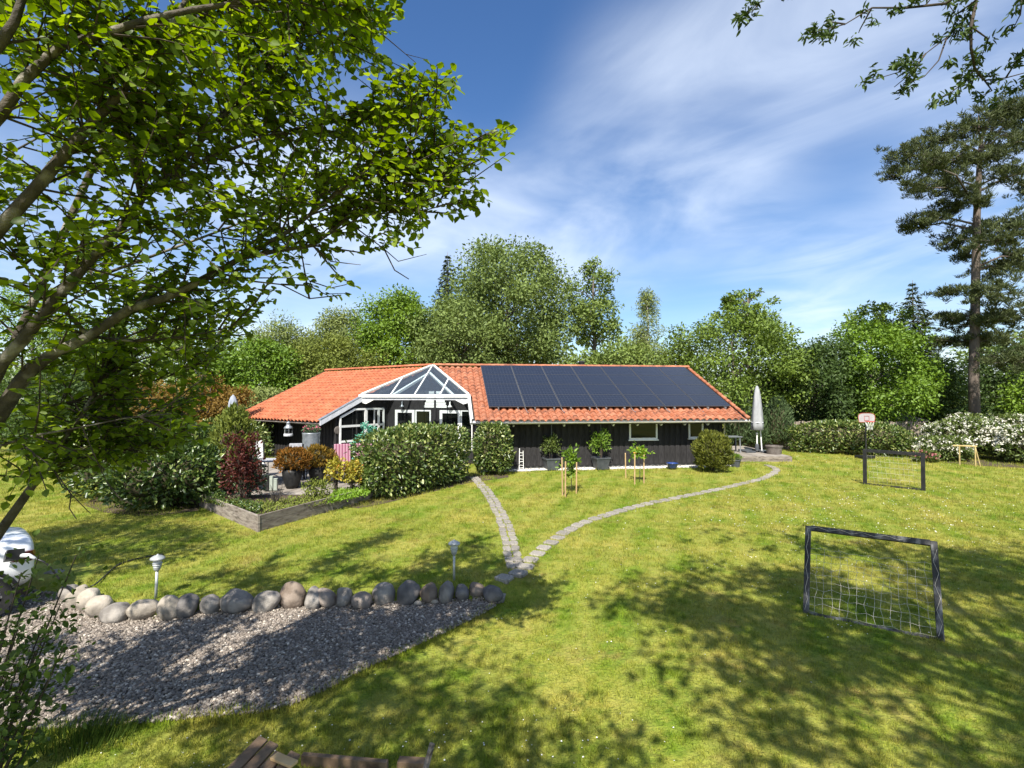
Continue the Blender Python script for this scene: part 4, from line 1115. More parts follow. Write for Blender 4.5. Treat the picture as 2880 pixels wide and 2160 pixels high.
# white beams just under the glass, parallel to its edges
lowp = CA + (feet[1] - CA) * 0.22
for q0 in (CLp + be * 1.55 - (feet[1] - CA) * 0.03, CRp - be * 0.75 - (feet[1] - CA) * 0.03):
    MB().bar(q0 - nrm_c * 0.12, lowp - nrm_c * 0.12, 0.10, 0.12, up=nrm_c).build('rafter', M['white'], canopy)
# flaring side boxes where the beam meets the roofs
for p, fn, s in ((CLp, Lp, 1), (CRp, R, -1)):
    MB().prism([p - be * (0.10 * s) - up * 0.15, p + be * (0.85 * s) - up * 0.15, p + be * (0.25 * s) - up * 0.44, p - be * (0.05 * s) - up * 0.36], EN * -0.05).build('side_bracket', M['white'], canopy)
# chimney flue behind the ridge
c = R(8.05, -0.5, 0.0)
ch = MB().lathe([(0.16, -0.1), (0.16, 0.32), (0.18, 0.32), (0.18, 0.36), (0.15, 0.36), (0.15, 0.50), (0.19, 0.51), (0.19, 0.55), (0.10, 0.60)], c, 16).build('chimney', M['iron'], house, smooth=False)
# solar panels ---------------------------------------------------------------
a0, a1, b0, b1 = PAN
arr = thing('solar_array', 'dark solar panels in four rows on the red tiled roof', 'solar panels', tuple(R((a0 + a1) / 2, b1, 0.05)))
ncol, nrow = 7, 4; cw_, rh_ = (a1 - a0) / ncol, (b1 - b0) / nrow
lift = 0.115
nrR = UR.cross((DR - up * SL).normalized()); nrR = nrR if nrR.z > 0 else -nrR
dnR = (DR - up * SL).normalized(); csR = math.sqrt(1 + SL * SL)
pw, ph = cw_ - 0.035, rh_ * csR - 0.018
mm_ = Matrix(((UR.x, -dnR.x, nrR.x, 0), (UR.y, -dnR.y, nrR.y, 0), (UR.z, -dnR.z, nrR.z, 0), (0, 0, 0, 1)))
pm = MB().hexa((-pw / 2 + 0.012, -ph / 2 + 0.012, 0), (pw - 0.024, 0, 0), (0, ph - 0.024, 0), (0, 0, 0.034)).mesh('glass'); pm.materials.append(M['solar'])
fb = MB()
for (x0, y0, sx, sy) in ((-pw / 2, -ph / 2, pw, 0.008), (-pw / 2, ph / 2 - 0.008, pw, 0.008), (-pw / 2, -ph / 2 + 0.014, 0.014, ph - 0.028), (pw / 2 - 0.014, -ph / 2 + 0.014, 0.014, ph - 0.028)):
    fb.hexa((x0, y0, 0), (sx, 0, 0), (0, sy, 0), (0, 0, 0.037))
fm = fb.mesh('solar_panel'); fm.materials.append(M['panel_frame'])
for i in range(ncol):
    for j in range(nrow):
        c = R(a0 + (i + 0.5) * cw_, b0 + (j + 0.5) * rh_, 0.02) + nrR * lift - wloc(arr)
        o = bpy.data.objects.new('solar_panel', fm); COL.objects.link(o); o.parent = arr
        t_ = mm_.copy(); t_.translation = c; o.matrix_local = t_
        g = bpy.data.objects.new('glass', pm); COL.objects.link(g); g.parent = o
for i in range(ncol * 2):
    a = a0 + (i // 2 + (0.27 if i % 2 == 0 else 0.80)) * cw_
    rail = MB().bar(R(a, b0 + 0.05, 0.02) + nrR * (lift - 0.035), R(a, b1 + 0.10, 0.02) + nrR * (lift - 0.035), 0.04, 0.04, up=nrR).build('rail', M['zinc'], arr)
    MB().bar(R(a, b1 + 0.09, 0.02) + nrR * (lift - 0.10), R(a, b1 + 0.09, 0.02) + nrR * (lift + 0.02), 0.05, 0.05, up=(0, 1, 0)).build('hook', M['zinc'], arr)
for i in range(1, ncol):
    a = a0 + i * cw_
    MB().bar(R(a, b0 + 0.02, 0.02) + nrR * (lift - 0.012), R(a, b1 - 0.01, 0.02) + nrR * (lift - 0.012), 0.034, 0.02, up=nrR).build('gap_shade_strip', M['anthracite'], arr)  # added dark strip: its colour gives the panel gap its shade, hiding lit tiles
    MB().tube([R(a, b1 - 0.02, 0.02) + nrR * 0.1, R(a + 0.05, b1 + 0.2, 0.05), R(a + 0.1, b1 + 0.36, 0.05)], 0.012, 5).build('cable', M['zinc'], arr)

# white gravel strip along the front wall
wg = []
for i in range(41):
    a = W0 + 0.1 + (W1 - W0 + 0.5) * i / 40
    wg.append((a, RW - 0.1, RW + 0.42 + 0.06 * math.sin(a * 2.2) + 0.04 * math.sin(a * 5.1)))
v = [tuple(Rz(a, b_, 0.03)) for a, b_, c in wg] + [tuple(Rz(a, (b_ + c) / 2 + 0.1, 0.045)) for a, b_, c in wg] + [tuple(Rz(a, c, 0.004)) for a, b_, c in wg]
f = [(k * 41 + i, k * 41 + i + 1, (k + 1) * 41 + i + 1, (k + 1) * 41 + i) for k in range(2) for i in range(40)]
o = link_mesh('white_gravel_strip', MB().add(v, f).mesh('white_gravel_strip', smooth=True), M['white_gravel']); tag(o, kind='structure')
rg = np.random.default_rng(77); t_ = rg.random((2600, 2))
pts = []
for u, w in t_:
    a = W0 + 0.1 + (W1 - W0 + 0.5) * u; c = RW + 0.42 + 0.06 * math.sin(a * 2.2) + 0.04 * math.sin(a * 5.1)
    q = Rz(a, RW + (c - RW) * w, 0.035); pts.append(tuple(q))
m, nt, b = new_mat('white_pebble'); oi = nt.nodes.new('ShaderNodeObjectInfo'); cr = nt.nodes.new('ShaderNodeValToRGB')
cr.color_ramp.elements[0].color = (0.45, 0.42, 0.38, 1); cr.color_ramp.elements[1].color = (0.80, 0.77, 0.72, 1)
nt.links.new(oi.outputs['Random'], cr.inputs[0]); nt.links.new(cr.outputs[0], b.inputs['Base Color']); b.inputs['Roughness'].default_value = 0.8
wp = bpy.data.objects.new('white_pebble', lump_mesh('white_pebble', rg, 0.04, 0.032, 0.025, 6, 4, 0.15)); wp.data.materials.append(m)
instancer('white_pebbles', 'white pebbles along the foot of the black wall', 'gravel', pts, [wp], 6, 0.6, 1.3, tilt=0.5)

# ================================================================== TERRACE, BED, DECK
DZ = 0.20
terr = thing('terrace_deck', 'grey plank terrace between the raised bed and the glass canopy', 'terrace', (-7, 18, 0))
pl_m = {}
rg = np.random.default_rng(8)
for i in range(55):
    Y = 15.45 + i * 0.15
    x0 = -9.9 - 0.30 * (Y - 15.45); x1 = -4.75 + 0.58 * min(4.6, Y - 15.45) - 0.0
    MB().hexa((x0, Y, DZ - 0.035), (x1 - x0, 0, 0), (0, 0.138, 0), (0, 0, 0.035 + rg.random() * 0.004)).build('plank', M['deck'], terr, center=True)
MB().hexa((-9.9, 15.41, -0.03), (5.15, 0, 0), (0, 0.03, 0), (0, 0, 0.225)).build('fascia', M['old_wood'], terr)
MB().hexa((-9.9, 15.44, -0.03), (0.04, 0, 0), (-2.4, 8.2, 0), (0, 0, 0.19)).build('side_joist', M['old_wood'], terr)
MB().prism([(-9.5, 15.6, DZ - 0.05), (-4.9, 15.6, DZ - 0.05), (-2.3, 20, DZ - 0.05), (-2.3, 23, DZ - 0.05), (-11.8, 23, DZ - 0.05)], (0, 0, -0.2)).build('substructure', M['old_wood'], terr)

K, KR, KL = gp(725, 1497), gp(1048, 1403), gp(560, 1424)
bed = thing('raised_bed', 'weathered timber planting bed with its corner towards the lawn', 'raised bed', (K.x, K.y, 0))
def bed_side(p, q, h=0.38):
    d = (q - p); L_ = d.length; d.normalize(); n = Vector((d.y, -d.x, 0))
    if n.y > 0: n = -n
    cuts = [0.0, 0.36, 0.72, 1.0] if L_ > 3 else [0.0, 0.5, 1.0]
    for r_ in range(2):
        cu = cuts if r_ else [0.0, 0.55, 1.0]
        for a, b_ in zip(cu, cu[1:]):
            z0 = 0.0 + r_ * (h / 2 + 0.004)
            MB().hexa(p + d * (a * L_ + 0.004) + up * (z0 - (0.06 if r_ == 0 else 0)) , d * ((b_ - a) * L_ - 0.008), -n * 0.05, up * (h / 2 + (0.06 if r_ == 0 else 0))).build('plank', M['old_wood'], bed, bevel=0.004)
bed_side(K, KR); bed_side(K, KL)
soil = MB().prism([K + Vector((0.0, 0.12, 0.30)), KR + Vector((-0.1, 0.05, 0.28)), Vector((-4.9, 15.5, 0.24)), Vector((-9.6, 15.5, 0.24)), KL + Vector((0.1, 0.05, 0.28))], (0, 0, -0.3)).build('soil', M['soil'], bed)
# bare earth strip under the tall hedge and the left laurels
def patch(name, pts, mat, z=0.008):
    v = [(x, y, ground_z(x, y) + z) for x, y in pts]
    o = link_mesh(name, MB().add(v, [tuple(range(len(v)))]).mesh(name), mat); tag(o, kind='structure')
patch('hedge_soil', [(-5.0, 15.0), (-4.35, 14.7), (-3.9, 15.2), (-1.55, 19.0), (-0.1, 20.3), (-0.2, 21.4), (-3.0, 20.5)], M['soil'])
patch('shrub_soil', [(-12.6, 15.2), (-11.2, 14.2), (-9.6, 13.7), (-8.7, 14.4), (-10.0, 17.0), (-13.4, 17.0)], M['soil'])
patch('rhododendron_soil', [(20.2, 25.4), (21.6, 23.4), (26, 21.2), (28, 22), (26, 27), (21, 28)], M['soil'])

rdk = thing('garden_deck', 'low wooden deck at the right end of the house', 'deck', (11.8, 27, 0))
for i in range(34):
    Y = 25.12 + i * 0.15
    MB().hexa((9.75, Y, 0.235), (3.80, 0, 0), (0, 0.138, 0), (0, 0, 0.035)).build('plank', M['deck'], rdk, center=True)
for z in (0.0, 0.125): MB().hexa((9.72, 25.07, z - 0.03 * (z == 0)), (3.86, 0, 0), (0, 0.045, 0), (0, 0, 0.118 + 0.03 * (z == 0))).build('fascia', M['old_wood'], rdk)
MB().hexa((13.56, 25.12, -0.03), (0.04, 0, 0), (0, 5.1, 0), (0, 0, 0.26)).build('fascia', M['old_wood'], rdk)
MB().hexa((9.8, 25.2, 0), (3.7, 0, 0), (0, 4.9, 0), (0, 0, 0.225)).build('substructure', M['old_wood'], rdk)

# ================================================================== SHRUBS AND HEDGES NEAR THE HOUSE
c0, c1 = Vector((-4.15, 15.9, 0)), Vector((-2.05, 19.6, 0)); cc = (c0 + c1) / 2
make_bush('laurel_hedge', 'big clipped laurel hedge in front of the glass canopy', (cc.x - 0.24, cc.y + 0.16), 2.40, 0.92, 2.06, 9500, 0.135, LF['laurel'], 1, 4.0, math.atan2(c1.y - c0.y, c1.x - c0.x), 'hedge', width=0.46, rough=0.05)
make_bush('laurel_bush', 'smaller laurel bush at the left end of the black wall', (-0.78, 21.2), 0.72, 0.74, 2.02, 4200, 0.13, LF['laurel'], 2, 3.6, 0.2, 'shrub', width=0.46, rough=0.05)
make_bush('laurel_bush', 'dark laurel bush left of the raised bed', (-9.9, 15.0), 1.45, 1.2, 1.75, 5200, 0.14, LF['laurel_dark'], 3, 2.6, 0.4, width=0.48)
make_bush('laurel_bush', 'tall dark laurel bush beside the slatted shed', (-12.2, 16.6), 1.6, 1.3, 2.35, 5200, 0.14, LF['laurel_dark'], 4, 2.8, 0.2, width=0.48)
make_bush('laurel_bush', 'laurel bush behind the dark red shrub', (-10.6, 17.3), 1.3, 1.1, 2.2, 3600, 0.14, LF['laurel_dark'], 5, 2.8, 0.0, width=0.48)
make_bush('clipped_hedge', 'clipped sunlit hedge behind the left laurels', (-14.9, 24.6), 3.4, 0.6, 2.05, 6500, 0.13, LF['laurel'], 6, 5.0, -0.12, 'hedge', width=0.5, rough=0.03)
make_bush('clipped_hedge', 'short pale hedge at the left corner of the house', (-13.4, 27.4), 1.2, 0.7, 1.75, 2600, 0.12, LF['laurel'], 7, 4.0, -0.3, 'hedge', width=0.5, rough=0.04, flowers=(40, 0.10, LF['white_flower']))
make_bush('yew_bush', 'rounded golden green yew in front of the right wall', (8.42, 21.75), 0.66, 0.64, 1.60, 5800, 0.14, LF['yew'], 8, 2.7, 0, width=0.35, kind='diamond', up=0.9, rough=0.09)
make_bush('laurel_hedge', 'long laurel hedge behind the basketball hoop', (18.5, 28.4), 2.75, 0.95, 1.72, 8200, 0.15, LF['laurel'], 9, 3.6, -0.55, 'hedge', width=0.46, rough=0.07)
make_bush('rhododendron', 'white flowering rhododendron right behind the yellow hurdle', (23.4, 26.6), 1.7, 1.2, 1.95, 5000, 0.16, LF['rhodo'], 10, 2.6, -0.4, width=0.42, flowers=(330, 0.095, LF['white_flower']))
make_bush('rhododendron', 'low cream flowering rhododendron at the end of the laurel hedge', (21.4, 25.6), 1.05, 0.9, 1.15, 3000, 0.15, LF['rhodo'], 11, 2.5, -0.3, width=0.42, flowers=(150, 0.09, LF['white_flower']))
make_bush('rhododendron', 'white flowering rhododendron at the right edge of the lawn', (25.2, 24.4), 1.9, 1.3, 1.85, 5500, 0.16, LF['rhodo'], 12, 2.6, -0.4, width=0.42, flowers=(430, 0.095, LF['white_flower']))
make_bush('rhododendron', 'white rhododendron behind the others under the pine', (26.6, 28.6), 2.2, 1.2, 2.1, 4200, 0.17, LF['rhodo'], 13, 2.6, -0.2, width=0.42, flowers=(280, 0.10, LF['white_flower']))
make_bush('azalea', 'low pink azalea between the laurel hedge and the rhododendrons', (19.9, 24.9), 0.5, 0.4, 0.55, 700, 0.10, LF['rhodo'], 14, 2.3, flowers=(30, 0.07, LF['pink_flower']))
# bed plants
p = gp(662, 1418, 0.28)
make_bush('red_shrub', 'dark red leaved shrub at the left end of the raised bed', (p.x, p.y + 0.4), 0.52, 0.48, 1.85, 1900, 0.085, LF['red'], 20, 2.4, bz=0.25, rough=0.22, core=False, thick=0.85)
make_bush('thuja', 'olive green thuja standing behind the dark red shrub', (-8.75, 16.2), 0.6, 0.55, 2.7, 3400, 0.16, LF['thuja'], 21, 2.2, width=0.35, kind='diamond', up=0.7, rough=0.12)
make_bush('green_shrub', 'loose blue green shrub between the red shrub and the black pot', (-7.55, 14.9), 0.42, 0.4, 1.15, 900, 0.10, LF['bluegreen'], 22, 2.2, bz=0.24, core=False, thick=0.7, width=0.4)
for k, (px, py, h, r, lb) in enumerate(((945, 1386, 1.0, 0.29, 'taller yellow leaved shrub in the raised bed'), (990, 1384, 0.92, 0.25, 'yellow leaved shrub beside the big laurel hedge'))):
    p = gp(px, py, 0.27)
    t = make_bush('yellow_shrub', lb, (p.x, p.y), r, r, h * 0.72, 620, 0.085, LF['yellow'], 30 + k, 2.2, bz=0.26, z0=h * 0.28, core=False, thick=0.7, rough=0.16, group='yellow shrubs in the raised bed', width=0.6)
p = gp(880, 1405, 0.28)
make_bush('rose_bush', 'low green rose bush at the middle of the raised bed', (p.x, p.y + 0.25), 0.42, 0.36, 0.55, 620, 0.07, LF['thuja'], 34, 2.2, bz=0.25, core=False, thick=0.7, rough=0.16)
p = gp(760, 1425, 0.28)
tw = thing('bare_shrub', 'leafless twiggy shrub near the corner of the raised bed', 'shrub', (p.x, p.y + 0.3, 0.27)); rgx = random.Random(5); b_ = MB()
for i in range(16):
    a, l = rgx.uniform(0, 6.28), rgx.uniform(0.3, 0.62)
    q = Vector((math.cos(a) * 0.24 * l / 0.5, math.sin(a) * 0.24 * l / 0.5, l)); b_.tube([(0, 0, -0.03), q * 0.5 + Vector((0.02, 0.01, 0)), q], [0.009, 0.006, 0.003], 4)
    b_.tube([q * 0.6, q * 0.6 + Vector((rgx.uniform(-0.1, 0.1), rgx.uniform(-0.1, 0.1), 0.16))], [0.004, 0.002], 4)
link_mesh('stem', b_.mesh('stem'), M['bark_pale'], tw)
def ground_cover(name, label, poly, n, leaf, mat, z, seed, hh=0.12):
    rg_ = np.random.default_rng(seed); a = np.array(poly); P = rg_.uniform(a.min(0), a.max(0), (n * 3, 2)); P = P[inside_np(P, poly)][:n]
    Pz = np.column_stack([P, z + hh * rg_.random(len(P)) ** 1.5]); D = rg_.normal(size=(len(P), 3)) * 0.6 + np.array([0, -0.1, 0.6]); Nn = rg_.normal(size=(len(P), 3)) * 0.4 + np.array([0, -0.2, 1])
    o = link_mesh(name, leaf_mesh(name, Pz, D, Nn, leaf * (0.7 + 0.6 * rg_.random(len(P))), 'ovate', None, rg_, 0.5), mat); tag(o, label, None, None, 'stuff')
def XY(*ps): return [(gp(a, b_, 0.28).x, gp(a, b_, 0.28).y) for a, b_ in ps]
ground_cover('ground_cover', 'bright green ground cover at the right end of the raised bed', XY((925, 1415), (1040, 1392), (1035, 1378), (940, 1383)), 1500, 0.07, LF['fresh'], 0.27, 3)
ground_cover('ivy', 'mixed green ground cover behind the corner of the raised bed', XY((742, 1450), (925, 1416), (930, 1392), (700, 1418), (600, 1408), (570, 1412)), 1900, 0.065, LF['thuja'], 0.27, 4, 0.10)
ground_cover('periwinkle', 'dark green ground cover along the left side of the raised bed', XY((722, 1450), (575, 1412), (600, 1400), (740, 1432)), 1300, 0.07, LF['laurel_dark'], 0.28, 5, 0.18)

# ================================================================== POTS AND TERRACE FURNITURE
def egg_pot(loc, h, r, mat, name, label, cat, n=20, rim=True):
    t = thing(name, label, cat, loc)
    MB().lathe([(r * 0.55, 0), (r * 0.72, h * 0.2), (r * 0.95, h * 0.6), (r, h * 0.85), (r * 0.93, h), (r * 0.85, h), (r * 0.84, h * 0.9)], Vector(loc), n).build('pot', mat, t, smooth=True)
    return t
for px, py, lm, sd, lb in ((812, 1377, 'orange', 41, 'black egg shaped pot with orange conifer on the terrace'), (886, 1366, 'olive', 42, 'black egg shaped pot with olive brown conifer on the terrace')):
    p = gp(px, py, DZ); p.y += 0.25
    t = egg_pot((p.x, p.y, DZ), 0.62, 0.31, M['iron'], 'potted_conifer', lb, 'potted plant')
    make_bush('', '', (0, 0), 0.50, 0.45, 0.72, 1700, 0.11, LF[lm], sd, 2.3, z0=0.52, kind='diamond', width=0.4, up=0.9, parent=t, stem=0, rough=0.12)
# tapered square pots by the wall
def square_pot(px, py, h, wt, wb, lmat, seed, pr, ph, label, rod=True):
    p = gp(px, py); p.y -= 0.03
    t = thing('potted_laurel', label, 'potted plant', (p.x, p.y, 0.035)); b_ = MB()
    rz = AL + 0.12
    def ring(w, z): return [Vector((p.x, p.y, z)) + Matrix.Rotation(rz, 3, 'Z') @ Vector((sx * w / 2, sy * w / 2, 0)) for sx, sy in ((-1, -1), (1, -1), (1, 1), (-1, 1))]
    r_ = [ring(wb, 0.035), ring(wt, h - 0.03), ring(wt + 0.04, h - 0.03), ring(wt + 0.04, h + 0.035), ring(wt - 0.03, h + 0.035), ring(wt - 0.05, h - 0.04)]
    v = [q for rr in r_ for q in rr]; f = [(0, 3, 2, 1)]
    for i in range(5):
        for k in range(4): f.append((i * 4 + k, i * 4 + (k + 1) % 4, (i + 1) * 4 + (k + 1) % 4, (i + 1) * 4 + k))
    f.append((20, 21, 22, 23))
    b_.add(v, f).build('pot', M['anthracite'], t)
    make_bush('', '', (0, 0), pr, pr * 0.9, ph, 760, 0.10, lmat, seed, 2.1, z0=h + 0.1, parent=t, core=False, thick=0.75, rough=0.25, width=0.42, stem=4)
    if rod: MB().tube([p + up * 0.3, p + Vector((0.03, 0.06, 2.1))], 0.008, 5).build('cane', M['zinc'], t)
    return t
square_pot(1550, 1322, 0.50, 0.60, 0.44, LF['rhodo'], 51, 0.36, 0.80, 'grey square pot with a small leafy plant by the black wall')
square_pot(1689, 1321, 0.52, 0.62, 0.44, LF['hornbeam'], 52, 0.42, 0.98, 'grey square pot with the bigger leafy plant by the black wall')
p = gp(1693, 1290); 
# small dark pot by the right deck
p = gp(2073, 1315); t = thing('potted_grass', 'small dark pot with green plant beside the right deck', 'potted plant', (p.x, p.y + 0.15, 0.0))
MB().lathe([(0.16, 0.0), (0.21, 0.30), (0.235, 0.30), (0.235, 0.345), (0.20, 0.345), (0.19, 0.28)], (p.x, p.y + 0.15, 0.0), 18).build('pot', M['anthracite'], t, smooth=False)
make_bush('', '', (0, 0), 0.22, 0.22, 0.22, 380, 0.11, LF['hornbeam'], 53, 2.2, z0=0.3, parent=t, core=False, stem=0, kind='diamond', width=0.2, up=1.0)
# blue bowl
p = gp(1893, 1321); o = MB().lathe([(0.14, 0), (0.20, 0.08), (0.24, 0.22), (0.265, 0.24), (0.255, 0.255), (0.22, 0.235), (0.18, 0.10), (0.0, 0.06)], (p.x, p.y + 0.1, 0.03), 24).build('glazed_bowl', M['blue_glaze'], smooth=True)
tag(o, 'blue glazed bowl on the white gravel by the black wall', 'bowl')
# white ladder trellis
p = gp(1466, 1322); p.y -= 0.3; t = thing('ladder_trellis', 'small white metal ladder leaning at the black wall', 'trellis', (p.x, p.y, 0.02))
for s in (-1, 1): MB().tube([(p.x + s * 0.095, p.y, 0.02), (p.x + s * 0.075 , p.y + 0.12, 0.90 - 0.05 * s)], 0.016, 6).build('rail', M['white'], t)
for i in range(6):
    z = 0.12 + i * 0.13; MB().tube([(p.x - 0.09, p.y + z * 0.13, z), (p.x + 0.09, p.y + z * 0.13, z + 0.02 * (-1) ** i)], 0.012, 5).build('rung', M['white'], t)
# saplings with stakes
def stake_mesh(h, r=0.024):
    me = MB().lathe([(r, -0.03), (r * 1.02, h * 0.6), (r * 0.95, h - 0.02), (r * 0.6, h)], (0, 0, 0), 9).mesh('stake', smooth=False); me.materials.append(M['stake']); return me
for nm, lb, stakes, tx, seed, fol in (('staked_sapling', 'young sapling between three stakes nearest the path', ((1582, 1394, 1.22), (1590, 1399, 1.13), (1621, 1388, 1.02)), (1606, 1385), 61, (0.30, 0.72, 0.72)),
                                      ('staked_sapling', 'young sapling between three stakes in front of the window', ((1760, 1345, 0.98), (1785, 1364, 1.1), (1811, 1360, 1.05)), (1799, 1356), 62, (0.34, 0.50, 0.82))):
    p = gp(*tx); t = thing(nm, lb, 'sapling', (p.x, p.y, 0))
    for k, (sx, sy, h) in enumerate(stakes):
        q = gp(sx, sy); o = link_mesh('stake', stake_mesh(h), None, t, (q.x - p.x, q.y - p.y, 0)); o.rotation_euler = (0.01 * k, 0.012 * (k - 1), k)
    MB().tube([p + up * -0.03, p + Vector((0.02, 0, 0.7)), p + Vector((0.0, 0.03, fol[2] + fol[1] * 0.7))], [0.016, 0.012, 0.006], 6).build('stem', M['bark'], t, smooth=True)
    make_bush('', '', (0, 0), fol[0], fol[0] * 0.9, fol[1], 230, 0.125, LF['fresh' if seed == 62 else 'hornbeam'], seed, 2.1, z0=fol[2], parent=t, core=False, thick=0.8, rough=0.4, stem=0)
    if seed == 62: make_bush('', '', (0, 0), 0.18, 0.16, 0.25, 60, 0.11, LF['yellow'], 64, 2.1, z0=0.95, parent=t, core=False, thick=0.9, stem=0, part='low_foliage')
    else: make_bush('', '', (0, 0), 0.20, 0.18, 0.45, 130, 0.11, LF['hornbeam'], 65, 2.1, z0=0.45, parent=t, core=False, thick=0.9, stem=0, part='low_foliage')
# zinc barrel with flowers
p = at(875, 1280, 20.6); t = thing('zinc_barrel', 'tall ribbed zinc barrel planted with pink and white flowers', 'planter', (p.x, p.y, DZ))
prof = [(0.31, 0.0)]
for i in range(14): prof += [(0.325 + (0.012 if i % 2 else 0), 0.05 + i * 0.105)]
prof += [(0.345, 1.50), (0.345, 1.53), (0.31, 1.53), (0.30, 1.45)]
MB().lathe(prof, (p.x, p.y, DZ), 28).build('drum', M['zinc'], t, smooth=True)
make_bush('', '', (0, 0), 0.30, 0.28, 0.36, 420, 0.08, LF['bluegreen'], 71, 2.1, z0=1.46, parent=t, core=False, stem=0, thick=0.7, flowers=(16, 0.05, LF['pink_flower']))
# lantern under the eave
p = at(811, 1206, 23.9); t = thing('hanging_lantern', 'large grey ship lantern hanging under the left eave', 'lantern', (p.x, p.y, p.z - 0.33)); z0 = p.z - 0.33
MB().lathe([(0.20, 0.0), (0.205, 0.03), (0.205, 0.08), (0.18, 0.11)], (p.x, p.y, z0), 16).build('base', M['white_grey'], t)
MB().lathe([(0.15, 0.11), (0.155, 0.22), (0.15, 0.34)], (p.x, p.y, z0), 16).build('glass', M['pane'], t, smooth=True)
MB().lathe([(0.19, 0.34), (0.205, 0.37), (0.16, 0.43), (0.10, 0.48), (0.085, 0.58), (0.11, 0.60), (0.06, 0.64), (0.02, 0.68)], (p.x, p.y, z0), 16).build('hood', M['zinc'], t, smooth=True)
for k in range(6):
    a = k * math.pi / 3; MB().tube([(p.x + 0.175 * math.cos(a), p.y + 0.175 * math.sin(a), z0 + 0.1), (p.x + 0.175 * math.cos(a), p.y + 0.175 * math.sin(a), z0 + 0.35)], 0.008, 4).build('guard_bar', M['lamp_metal'], t)
MB().tube([(p.x, p.y, z0 + 0.66), (p.x, p.y, z0 + 0.95)], 0.008, 5).build('chain', M['iron'], t)
# round plaque on the left wing end wall
q = Lend(4.68, 1.62); o = MB().lathe([(0.02, 0), (0.17, 0.0), (0.18, 0.012), (0.15, 0.03), (0.05, 0.035)], (0, 0, 0), 20).build('wall_plaque', M['terracotta'])
o.location = q + NE * 0.02; o.rotation_euler = NE.to_track_quat('Z', 'Y').to_euler(); tag(o, 'round brown plaque on the dark wall under the left eave', 'plaque')
# table with chairs
def chair(loc, rz, label, fmat, cmat, back=0.80, name='garden_chair', w=0.54, wseat=0.46):
    t = thing(name, label, 'chair', (0, 0, 0))
    for sx in (-1, 1):
        MB().tube([(sx * w / 2, -0.26, 0), (sx * w / 2, -0.24, 0.64)], 0.018, 6).build('leg', fmat, t)
        MB().tube([(sx * w / 2, 0.28, 0), (sx * w / 2, 0.20, 0.45), (sx * w / 2, 0.36, 0.45 + back)], 0.018, 6).build('leg', fmat, t)
        MB().bar((sx * w / 2, -0.28, 0.65), (sx * w / 2, 0.27, 0.67), 0.05, 0.025).build('armrest', fmat, t)
    MB().box(0, 0, 0.43, w - 0.03, 0.50, 0.03).build('seat', fmat, t)
    MB().box(0, -0.02, 0.485, wseat, 0.46, 0.075).build('seat_cushion', cmat, t, bevel=0.02)
    b_ = MB(); b_.hexa((-wseat / 2, 0.16, 0.50), (wseat, 0, 0), (0, 0.075, 0.0), (0, 0.15, back - 0.02)); b_.build('back_cushion', cmat, t, bevel=0.02)
    b_ = MB(); b_.hexa((-w / 2 + 0.02, 0.245, 0.47), (w - 0.04, 0, 0), (0, 0.02, 0), (0, 0.155, back - 0.03)); b_.build('backrest', fmat, t)
    t.location = loc; t.rotation_euler = (0, 0, rz); return t
tx, ty = -8.25, 18.2
t = thing('garden_table', 'grey garden table on the terrace behind the potted conifers', 'table', (tx, ty, DZ))
MB().box(tx, ty, DZ + 0.735, 1.75, 0.95, 0.035).build('table_top', M['cushion_grey'], t, bevel=0.006)
for sx in (-1, 1):
    for sy in (-1, 1): MB().bar((tx + sx * 0.78, ty + sy * 0.40, DZ), (tx + sx * 0.76, ty + sy * 0.38, DZ + 0.72), 0.05, 0.05).build('leg', M['iron'], t)
chair((-9.2, 18.75, DZ), 0.7, 'garden chair with white cushions at the left end of the table', M['iron'], M['white_cloth'], 0.86)
chair((-8.1, 19.2, DZ), 0.2, 'grey cushioned chair between the table and the zinc barrel', M['iron'], M['cushion_grey'], 0.72)
chair((-7.05, 18.6, DZ), -1.0, 'dark chair at the right end of the garden table', M['iron'], M['cushion_grey'], 0.62)
chair((-5.8, 17.7, DZ), 0.35, 'reclining chair with pink striped cushion, left of the pair', M['iron'], M['pink_cloth'], 0.84, w=0.60, wseat=0.55)
chair((-5.2, 18.05, DZ), 0.2, 'reclining chair with pink striped cushion, half behind the laurel hedge', M['iron'], M['pink_cloth'], 0.84, w=0.60, wseat=0.55)
p = Vector((-7.85, 18.05, DZ + 0.755)); t = thing('flower_bowl', 'pot of orange flowers on the garden table', 'potted plant', p)
MB().lathe([(0.09, 0), (0.13, 0.15), (0.12, 0.16)], p, 14).build('pot', M['iron'], t)
make_bush('', '', (0, 0), 0.24, 0.22, 0.26, 260, 0.06, LF['rust'], 81, 2.0, z0=0.12, parent=t, core=False, stem=0, flowers=(26, 0.045, LF['orange_flower']))
p = at(926, 1275, 18.1); p.z = DZ; t = thing('side_table', 'small white topped side table by the pink chair', 'table', p)
MB().lathe([(0.22, 0.66), (0.225, 0.67), (0.225, 0.69), (0.0, 0.695)], p, 18).build('table_top', M['white'], t); MB().tube([p, p + up * 0.66], 0.02, 6).build('leg', M['iron'], t); MB().lathe([(0.16, 0), (0.16, 0.02), (0.0, 0.03)], p, 14).build('foot', M['iron'], t)
q = p + up * 0.695; t = thing('flower_bowl', 'pot of pink flowers on the small white side table', 'potted plant', q)
MB().lathe([(0.07, 0), (0.10, 0.10), (0.09, 0.11)], q, 14).build('pot', M['terracotta'], t)
make_bush('', '', (0, 0), 0.25, 0.20, 0.22, 200, 0.06, LF['bluegreen'], 82, 2.0, z0=0.08, parent=t, core=False, stem=0, flowers=(34, 0.05, LF['pink_flower']))
